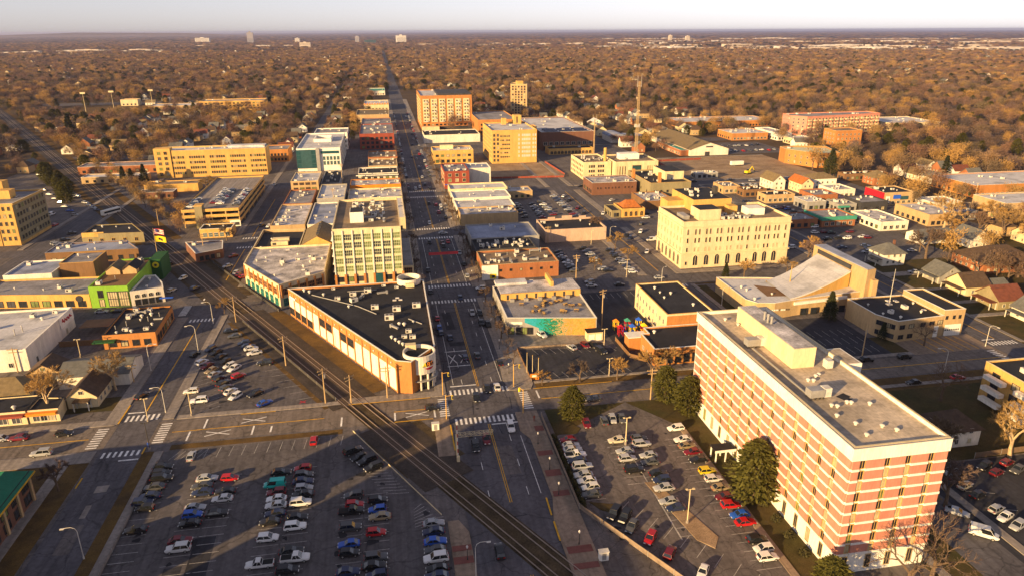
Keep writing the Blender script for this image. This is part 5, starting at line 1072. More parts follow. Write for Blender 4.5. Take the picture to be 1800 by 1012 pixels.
# cream hall with black roof, annex, playground
t = building('cream_black_hall', 'cream walled two storey hall with black roof beside the playground', rect(86.2, 102.2, 200.5, 230.5), 8.6, 'cream', 'roof_black', .4, 'gold', ((3, 9, 2, 1.2, 3.6, 1.2, 1.6, D_),), (('vent', 5),), seed=51, cat='hall')
pbox(t, 'brick_front', 'brick_orange', 86.2, 102.2, 200.2, 200.48, 0, 8.4)
t = building('brick_annex', 'low orange brick annex with black roof and white edge', [(75.6, 183.2), (99, 183.2), (99, 199.6), (78, 199.6), (78, 195), (75.6, 195)], 5.0, 'brick_orange', 'roof_black', .5, 'white_paint', ((0, 8, 1, .6, 1, 1.8, 2.6, G_), (5, 3, 1, 1.4, 1, 1.2, 1.2, D_)), (('vent', 1),), cat='hall')
pbox(t, 'entry_box', 'brick_orange', 71.8, 78, 195.2, 199.4, 0, 4.2); pbox(t, 'entry_roof', 'white_paint', 71.6, 78, 195.0, 199.6, 4.2, 4.4)
pg = thing('playground', 'colourful playground frame with slides on dark matting', 'playground', (78, 211, 0))
FOOT.append(rect(71, 86, 201, 222))
rnd = random.Random(8)
for k in range(6):
    x, y = 73 + (k % 3) * 4, 207 + (k // 3) * 5; m = ('red_paint', 'blue_paint', 'flag_yellow', 'orange_paint', 'green_trim', 'blue_paint')[k]
    for ax in (-.7, .7):
        for ay in (-.7, .7): pbox(pg, 'post', 'flag_yellow' if k % 2 else 'red_paint', x + ax - .09, x + ax + .09, y + ay - .09, y + ay + .09, .03, 3)
    pbox(pg, 'platform', m, x - .8, x + .8, y - .8, y + .8, 1.3, 1.45)
    b = B(); 
    for i in range(4):
        q = [(-1, -1), (1, -1), (1, 1), (-1, 1)]; j = (i + 1) % 4; b.quad([(x + q[i][0], y + q[i][1], 3), (x + q[j][0], y + q[j][1], 3), (x, y, 4)])
    pmesh(pg, 'roof', b, [m])
    b = B(); b.path([(x + .8, y, 1.5), (x + 1.8, y + .2, 1.1), (x + 2.8, y + .2, .4), (x + 3.4, y + .2, .2)], .35, 8); pmesh(pg, 'slide', b, [('blue_paint', 'orange_paint', 'red_paint')[k % 3]])
# church
def church():
    P = [(121.6, 216), (124, 212), (130, 210.6), (140, 212.6), (170, 216), (170, 224), (141, 236), (122, 240)]
    t = thing('church', 'modern tan brick church with sweeping white roof and tall slab tower', 'church', (145, 226, 0)); FOOT.append([(121, 210), (172, 210), (172, 248), (121, 248)])
    volume(t, P, 5.6, 'tan', 'roof_white', .35, 'white_paint')
    # sloping sanctuary roof and walls
    low, hi = 6.2, 11.8
    A, Bp, C, D = (137, 213.2), (165.2, 221.5), (165.6, 243.5), (138.4, 232.5)
    b = B(); n = 8
    def pt(u, v):
        x = (A[0] * (1 - u) + Bp[0] * u) * (1 - v) + (D[0] * (1 - u) + C[0] * u) * v; y = (A[1] * (1 - u) + Bp[1] * u) * (1 - v) + (D[1] * (1 - u) + C[1] * u) * v
        return (x, y, low + (hi - low) * u ** 1.7)
    for i in range(n): b.quad([pt(i / n, 0), pt((i + 1) / n, 0), pt((i + 1) / n, 1), pt(i / n, 1)])
    pmesh(t, 'sweeping_roof', b, ['roof_white'])
    b = B()
    for i in range(n):
        for v in (0, 1):
            p, q = pt(i / n, v), pt((i + 1) / n, v); f = [(p[0], p[1], 0), (q[0], q[1], 0), (q[0], q[1], q[2] - .15), (p[0], p[1], p[2] - .15)]; b.quad(f if v == 0 else f[::-1])
    pmesh(t, 'sanctuary_wall', b, ['gold'])
    b = B()
    for i in range(n): p, q = pt(i / n, 0), pt((i + 1) / n, 0); b.quad([(p[0], p[1] - .05, p[2] - .5), (q[0], q[1] - .05, q[2] - .5), (q[0], q[1] - .05, q[2] + .05), (p[0], p[1] - .05, p[2] + .05)])
    pmesh(t, 'roof_edge', b, ['white_paint'])
    b = B(); b.prism([(166, 213.5), (170, 214.5), (170.5, 246), (165.4, 246)], 0, 14.6); pmesh(t, 'slab_tower', b, ['tan'])
    b = B(); b.prism([(166.2, 214), (169.8, 215), (170.2, 245.6), (165.6, 245.6)], 14.6, 14.85); pmesh(t, 'tower_roof', b, ['roof_blue'])
    b = B(); b.box(165.2, 165.38, 222, 243, 12.2, 13.9); pmesh(t, 'louvre', b, ['dark_wall'])
    b = B(); b.quad([(131, 218, 5.68), (138, 217, 5.68), (138.5, 226, 5.68), (132, 230, 5.68)]); pmesh(t, 'courtyard', b, ['brown_wall'])
    b = B(); b.prism([(138, 211.6), (160, 214), (160, 216), (138, 213)], 4.2, 5.2); pmesh(t, 'front_canopy', b, ['white_paint'])
    for x in (141, 145, 150, 156): pbox(t, 'entrance_door', 'glass', x, x + 2.2, 212.0, 212.3, .2, 2.6)
    [pbox(t, 'sign_letter', 'white_paint', 125.6 + k * .62, 126.0 + k * .62, 211.0 - k * .04 - .9, 211.1 - k * .04 - .9, 3.4, 3.95) for k in range(13) if k not in (2, 9)]
    b = B(); b.tube((145.5, 228, 5.6), (145.5, 228, 13), .25, .08, 8); pmesh(t, 'spire', b, ['gold'])
    pbox(t, 'chimney', 'tan', 168.2, 170.2, 212.6, 214.6, 0, 11)
    roof_units(t, rect(123, 136, 214, 234), 5.6, (('vent', 4),), 3, 1)
church()
# fire station
def fire():
    P = [(158.2, 185.2), (176.2, 187.0), (176.2, 206.8), (154.8, 206.8), (154.8, 192)]
    t = building('fire_station', 'tan brick fire station with dark roof and white bay doors', P, 6.9, 'tan', 'roof_black', .4, 'white_paint', ((4, 5, 2, 1.0, 3.3, 1.6, 1.5, G_), (0, [.1, .3, .55, .75, .93], 1, 4.4, 1, 1.9, 1.4, G_), (0, [.1, .3], 1, 1.0, 1, 1.9, 1.4, G_)), (('sky', 5), ('vent', 5), ('hvac', 2)), seed=53, cat='fire station')
    HP = rect(176.3, 184.0, 187.2, 207.0); cx, cy_ = t.location.x, t.location.y
    volume(t, HP, 8.6, 'tan', 'roof_black', .4, 'white_paint'); FOOT.append(HP)
    for x0, x1, y in ((170.8, 174.6, 186.9), (177.2, 183.2, 187.1)):
        bd = pmesh(t, 'bay_door', (lambda q: (q.box(x0, x1, y - .22, y - .1, .05, 4.0), q)[1])(B()), ['white_paint'])
        for k in range(int((x1 - x0) / .8)): box('door_pane', 'glass', x0 + .15 + k * .8, x0 + .65 + k * .8, y - .26, y - .22, 1.9, 2.4, bd)
    windows(t, HP, 0, [.15, .5, .78], 1, 5.8, 1, .9, 1.2, G_)
    b = B(); b.box(158, 176, 185.6, 186.2, 7.3, 7.5)
    m = thing('antenna_mast', 'thin white antenna mast on the fire station roof', 'antenna', (165, 199, 6.9)); b = B(); b.tube((0, 0, 0), (0, 0, 13), .12, .05, 6); link('pole', b.mesh('pole', ['metal_white']), m); b = B(); b.tube((-.8, 0, 9), (.8, 0, 9), .04, .04, 5); link('crossbar', b.mesh('crossbar', ['metal_white']), m)
fire()
t = building('yellow_balcony_flats', 'yellow low rise flats with dark roof and white balconies at the right edge', [(154.6, 108), (190, 108), (190, 148.5), (156, 148.5)], 10.5, 'gold', 'roof_black', .4, 'cream', ((3, 6, 3, 1, 3.2, 2.4, 1.8, G_),), (('hvac', 3),), cat='flats')
for r in range(3):
    for k in range(4): pbox(t, 'balcony', 'white_paint', 153.2, 154.8, 111 + k * 9.6, 117 + k * 9.6, 1.2 + r * 3.2, 2.3 + r * 3.2)
# right side shops and houses
EAST = [('tan_strip_shop', 'tan strip shop with dark roof near the building site', (211, 226, 391, 400), 4, 'brown_wall', 'roof_black'), ('white_window_shop', 'low shop with row of white framed windows and dark roof', (216, 234, 373.5, 384), 4.4, 'tan', 'roof_black'), ('white_cube_shop', 'small white roofed cube shop', (229, 240.5, 352.5, 366), 4.6, 'grey_wall', 'roof_white'),
        ('green_band_store', 'store with bright green roof band and pale roof', (216.6, 235.2, 318.4, 334.5), 4.8, 'brick', 'roof_grey'), ('low_brick_store', 'low dark roofed brick store left of the green banded store', (197.8, 214.4, 318.8, 333), 4.2, 'brick', 'roof_grey'), ('white_angled_store', 'white low store with dark front beside the rear lot', (241, 256.5, 306.5, 331), 4.2, 'white_wall', 'roof_blotch'),
        ('black_box_shop', 'black walled shop with grey roof', (256.2, 272.6, 344, 360), 5, 'dark_wall', 'roof_grey'), ('red_wall_store', 'store with crimson side wall and tan front carrying a blue sign', (278.2, 297.2, 355, 372), 7, 'tan', 'roof_black'), ('tan_low_store', 'tan low store behind the golden tree', (270.8, 289, 310, 336), 5.6, 'tan', 'roof_blotch'),
        ('orange_long_store', 'long orange brick store with wide pale roof at the right edge', (344, 420, 363, 398), 7, 'brick_orange', 'roof_white'), ('brick_shaded_block', 'tall dark brick block with white roof at the right edge', (316.5, 372, 312, 334), 9, 'tan', 'roof_white'), ('white_flat_shop', 'flat white roofed shop left of the dark brick block', (296, 314, 338, 352), 4.4, 'white_wall', 'roof_white'),
        ('teal_strip_shop', 'small shop with teal awning beside the black shop', (244, 255, 346, 358), 4, 'grey_wall', 'roof_grey'), ('brick_school', 'brick school with pale pitched roofs north of the market', (312, 347, 610, 640), 6, 'brick_orange', 'roof_white'), ('white_long_shed', 'long white metal shed beside the brick school', (352, 366, 602, 645), 6, 'white_paint', 'roof_white'),
        ('pale_round_hall', 'pale round cornered hall right of the long apartments', (495, 550, 640, 690), 7, 'cream', 'roof_white'), ('flat_brick_shops', 'row of flat brick shops with pale roofs behind the school', (300, 400, 700, 740), 6, 'brick_orange', 'roof_white'), ('pale_car_shed', 'small pale roofed shed near the brick civic hall', (352, 372, 575, 592), 5, 'cream', 'roof_white'),
        ('site_office_shed', 'low grey site shed beside the building site street', (206, 222, 449, 457), 3.4, 'grey_wall', 'roof_white'), ('corner_tan_shop', 'tan flat shop behind the stone building', (203, 214, 402, 416), 4.2, 'tan', 'roof_grey'), ('long_dark_garage', 'long dark roofed garage behind the white hip roofed house', (300, 332, 424, 432), 4.0, 'brown_wall', 'roof_black'), ('pale_back_workshop', 'pale roofed workshop behind the crimson wall store', (262, 276, 378, 394), 4.6, 'white_wall', 'roof_blotch'), ('mid_brick_workshop', 'brick workshop behind the low shop with white framed windows', (243, 258, 368, 384), 4.4, 'brick', 'roof_grey'),
        ('blue_canopy_shop', 'low shop with blue roof behind the golden tree', (292, 306, 318, 332), 4.2, 'grey_wall', 'roof_blue')]
for i, (nm, lb, r, h, w, rf) in enumerate(EAST):
    t = building(nm, lb, rect(*r), h, w, rf, .5, 'white_paint' if rf == 'roof_white' else w, ((0, max(3, int((r[1] - r[0]) / 3.4)), max(1, int(h / 4.5)), .8, 3.4, 1.9, 1.8, D_ if i % 2 else G_), (3, max(2, int((r[3] - r[2]) / 4)), 1, .8, 1, 1.8, 1.8, G_)), (('hvac', 2 + (r[1] - r[0] > 30) * 4), ('vent', 3)), seed=60 + i, cat='shop')
    if nm == 'green_band_store':
        for a in ((216.2, 235.6, 317.9, 318.3), (216.2, 216.5, 318.3, 334.8), (235.3, 235.7, 318.3, 334.8)): pbox(t, 'green_band', 'green_trim', *a, 3.6, 5.5)
    if nm == 'red_wall_store':
        pbox(t, 'crimson_wall', 'red_paint', 277.9, 278.15, 355, 372, 1.2, 7.5); pbox(t, 'sign_board', 'white_paint', 279.4, 281.8, 354.7, 354.95, 1.6, 5.4); pbox(t, 'sign_mark', 'dark_wall', 280.2, 281, 354.6, 354.7, 3, 4.2); pbox(t, 'blue_sign', 'blue_paint', 284, 288.6, 354.7, 354.95, 3.8, 6); pbox(t, 'blue_sign', 'teal_panel', 288.6, 293.6, 354.7, 354.95, 3.2, 5.2)
    if nm == 'teal_strip_shop': pbox(t, 'awning', 'green_trim', 243.6, 250, 344.8, 346, 2.8, 3.6)
t = building('brick_civic_hall', 'orange brick civic hall with pale green roof edge beside the building site', [(297, 494), (309.3, 470.5), (326, 470.5), (334, 500), (312, 508), (299, 506)], 9.6, 'brick_orange', 'pale_green', 1.0, 'pale_green', ((1, 7, 2, 1.5, 4, 1.0, 1.8, D_), (0, 5, 2, 1.5, 4, 1.0, 1.6, D_)), (('hvac', 2),), cat='civic hall')
def long_apts():
    P = [(382, 634), (392, 622), (478, 636), (476, 654), (384, 652)]
    t = building('long_apartments', 'long five storey pink brick apartments with cream balconies beyond the market', P, 17.5, 'brick_pink', 'roof_grey', .8, 'brick_orange', ((0, 3, 5, 1.6, 3.2, 1.6, 1.8, D_), (1, 22, 5, 1.6, 3.2, 2.0, 1.9, 'win:glass,cream'), (4, 4, 5, 1.6, 3.2, 1.6, 1.8, D_)), (('hvac', 6),), cat='apartment block')
    a, b_ = Vector(P[1]), Vector(P[2]); d = (b_ - a); L = d.length; d.normalize(); n = Vector((d.y, -d.x))
    for k in range(14):
        for r in range(5):
            m = a + d * ((k + .5) * L / 14) + n * .7; link('balcony', ubox('cream'), t, (m.x - t.location.x, m.y - t.location.y, 1.0 + r * 3.2), math.atan2(d.y, d.x), (3.4, 1.4, 1.1))
    building('brick_flats', 'small orange brick flats right of the long apartments', rect(383, 408, 562, 580), 12.5, 'brick_orange', 'roof_tan', .6, 'cream', ((0, 6, 3, 1.6, 3.6, 1.2, 1.6, D_), (3, 4, 3, 1.6, 3.6, 1.2, 1.6, D_)), cat='flats')
long_apts()
t = gable_thing('market_hall', 'long market hall with olive gabled roof and pale end wall', 240, 273, 538, 625, 5, 5.2, 'white_wall', 'shingle_tan', 'y', .6, wins=0, cat='market hall')
pbox(t, 'door', 'dark_wall', 253, 257, 537.9, 538, 0, 3); pbox(t, 'gable_window', 'glass', 253.5, 259.5, 537.9, 538, 6.4, 7.4)
building('market_wing', 'narrow market wing with teal roof along the market hall', rect(233, 239.6, 540, 592), 4.2, 'brick', 'green_trim', .3, 'white_paint', ((3, 12, 1, .6, 1, 2, 2, D_),), (('sky', 3),), cat='market hall')
b = B()
t = thing('barrel_roof_hall', 'hall with pale blue barrel roof near the radio mast', 'hall', (214, 632, 0)); FOOT.append(rect(199, 232, 618, 648))
pbox(t, 'wall', 'white_wall', 200, 214, 618, 646, 0, 5); pbox(t, 'wing', 'tan', 214, 231, 620, 640, 0, 5.2); pbox(t, 'wing_roof', 'roof_blue', 213.8, 231.2, 619.8, 640.2, 5.2, 5.5)
b = B(); n = 10
for i in range(n):
    a0, a1 = math.pi * i / n, math.pi * (i + 1) / n; b.quad([(207 - 7.4 * math.cos(a0), 617.6, 5 + 2.6 * math.sin(a0)), (207 - 7.4 * math.cos(a0), 646.4, 5 + 2.6 * math.sin(a0)), (207 - 7.4 * math.cos(a1), 646.4, 5 + 2.6 * math.sin(a1)), (207 - 7.4 * math.cos(a1), 617.6, 5 + 2.6 * math.sin(a1))])
b.quad([(207 - 7.4 * math.cos(math.pi * i / n), 617.7, 5 + 2.6 * math.sin(math.pi * i / n)) for i in range(n + 1)]); pmesh(t, 'barrel_roof', b, ['roof_blue'])
gable_thing('white_market_house', 'white gabled house beyond the market car park', 232, 246, 640, 652, 5, 3.6, 'cream', 'shingle_tan', 'y')
gable_thing('pale_roadside_house', 'pale gabled house beside the radio mast trees', 211, 225, 722, 736, 5, 3.8, 'white_paint', 'roof_white', 'y')
# near houses, right
gable_thing('white_corner_house', 'grey white two storey corner house with hip roof and dark porch', 205.6, 216, 256.4, 266, 5.6, 3.2, 'grey_wall' if False else 'white_wall', 'shingle_grey', 'hip', .6, storeys=2, porch=(202.6, 205.6, 256.8, 264), chimney=True)
gable_thing('grey_roof_house', 'grey shingled house with two skylights and white porch posts', 212.6, 222.6, 231.8, 241, 3.6, 3.4, 'grey_wall', 'shingle_grey', 'y', .6, porch=(209.8, 212.6, 232, 240.5))
gable_thing('brown_roof_house', 'brown gabled house with dormer and cream walls', 212.4, 222.4, 218, 228, 3.8, 3.8, 'cream', 'shingle_brown', 'x', .6, porch=(209.6, 212.4, 218.2, 227.6), dormer=True)
gable_thing('red_roof_house', 'red brown gabled house with green trim below the brown house', 213, 223.4, 203.5, 213.6, 3.8, 3.8, 'olive_wall', 'shingle_red', 'x', .6, porch=(210, 213, 204, 213), dormer=True)
gable_thing('edge_grey_house', 'grey roofed house cut by the right edge', 213.6, 224, 188.6, 198.6, 3.8, 3.6, 'white_wall', 'shingle_grey', 'y', .6, porch=(210.6, 213.6, 189, 198))
gable_thing('blue_grey_garage', 'small blue grey garage behind the brown house', 226, 232, 219, 226, 2.8, 1.8, 'white_wall', 'shingle_grey', 'x', .4, wins=0, cat='garage')
gable_thing('brown_brick_terrace', 'long brown brick terrace with big hip roof among bare trees', 238.5, 264, 239, 256, 5.2, 4.2, 'brick', 'shingle_brown', 'hip', .7, storeys=2)
gable_thing('green_gable_house', 'pale green gabled house behind the brown terrace', 262, 272, 272, 284, 4.4, 3.8, 'green_trim' if False else 'white_wall', 'shingle_grey', 'y', .5)
gable_thing('dark_porch_house', 'dark roofed bungalow with white columns by the golden tree', 244, 262, 282, 292, 3.4, 2.4, 'white_paint', 'shingle_grey', 'x', .8, porch=(244, 262, 279.6, 282))
gable_thing('yard_house', 'brown shingled house between the striped tower and yellow flats', 128.4, 137.4, 127.6, 136, 5.0, 3.0, 'white_wall', 'shingle_brown', 'hip', .6, storeys=2)
gable_thing('pale_green_house', 'pale green gabled house at the building site edge', 237.6, 246, 405, 421, 6, 3.6, 'white_wall', 'shingle_tan', 'y', .5, storeys=2)
gable_thing('yellow_stack_house', 'cream house with orange roof next to the pale green house', 250.4, 258.4, 394, 409, 6, 3.2, 'cream', 'tile_orange', 'y', .5, storeys=2)
gable_thing('white_box_house', 'white hip roofed house with tan roof near the dark car row', 264, 280, 403, 415, 7, 2.6, 'white_paint', 'shingle_tan', 'hip', .4, storeys=2)
gable_thing('brown_hip_house', 'brown hip roofed house above the crimson wall', 309, 320, 406, 418, 5.4, 3.4, 'brick', 'shingle_tan', 'hip', .5, storeys=2)
# school across the rails
building('distant_school', 'long tan school with pale roof across the sports field', rect(-230, -150, 990, 1020), 11, 'gold', 'roof_grey', .8, 'cream', ((0, 16, 3, 1.6, 3.2, 2.4, 1.7, G_),), (('hvac', 3),), cat='school')
building('school_gym', 'low pale roofed gym left of the tan school', rect(-290, -232, 985, 1020), 7, 'tan', 'roof_white', .6, 'cream', ((0, 8, 1, 3, 1, 3, 1.6, G_),), cat='school')
building('field_kiosk', 'small tan pavilion beside the sports field', rect(-352, -330, 1080, 1095), 8, 'cream', 'tile_orange', .5, 'cream', ((0, 4, 1, 1, 1, 2, 2, G_),), cat='pavilion')
sheet('sports_field', 'dry_grass', rect(-420, -290, 960, 1075), 0.06)
sheet('school_car_park', 'asphalt_lot', rect(-480, -300, 1100, 1140), 0.06)
# added unseen blocks, put out of view to shade the near lot
building('shading_block_narrow', 'added unseen narrow block south of the green roofed store, shading the near lot', rect(-92, -80, 92, 102), 25, 'brick', 'roof_grey', .6, 'tan', ((1, 2, 6, 1, 4, 2, 2, G_),), (('hvac', 1),), cat='store')
building('shading_block_tall', 'added unseen tall block further south on the left hand street, for shade', rect(-93, -80, 4, 79), 37, 'brick_dark', 'roof_grey', .6, 'tan', ((1, 14, 9, 1, 4, 2, 2, G_),), (('hvac', 3),), cat='office building')
building('shading_block_main_street', 'added unseen brick block south of the near lot, for shade', rect(-52, -20, -40, 42), 16, 'brick', 'roof_grey', .6, 'tan', ((2, 8, 3, 1, 4, 2, 2, G_),), (('hvac', 3),))
building('shading_block_corner', 'added unseen tan block behind the viewpoint, for shade', rect(-15, 8, -40, 48), 14, 'tan', 'roof_grey', .6, 'tan', ((2, 6, 3, 1, 4, 2, 2, G_),), (('hvac', 2),))

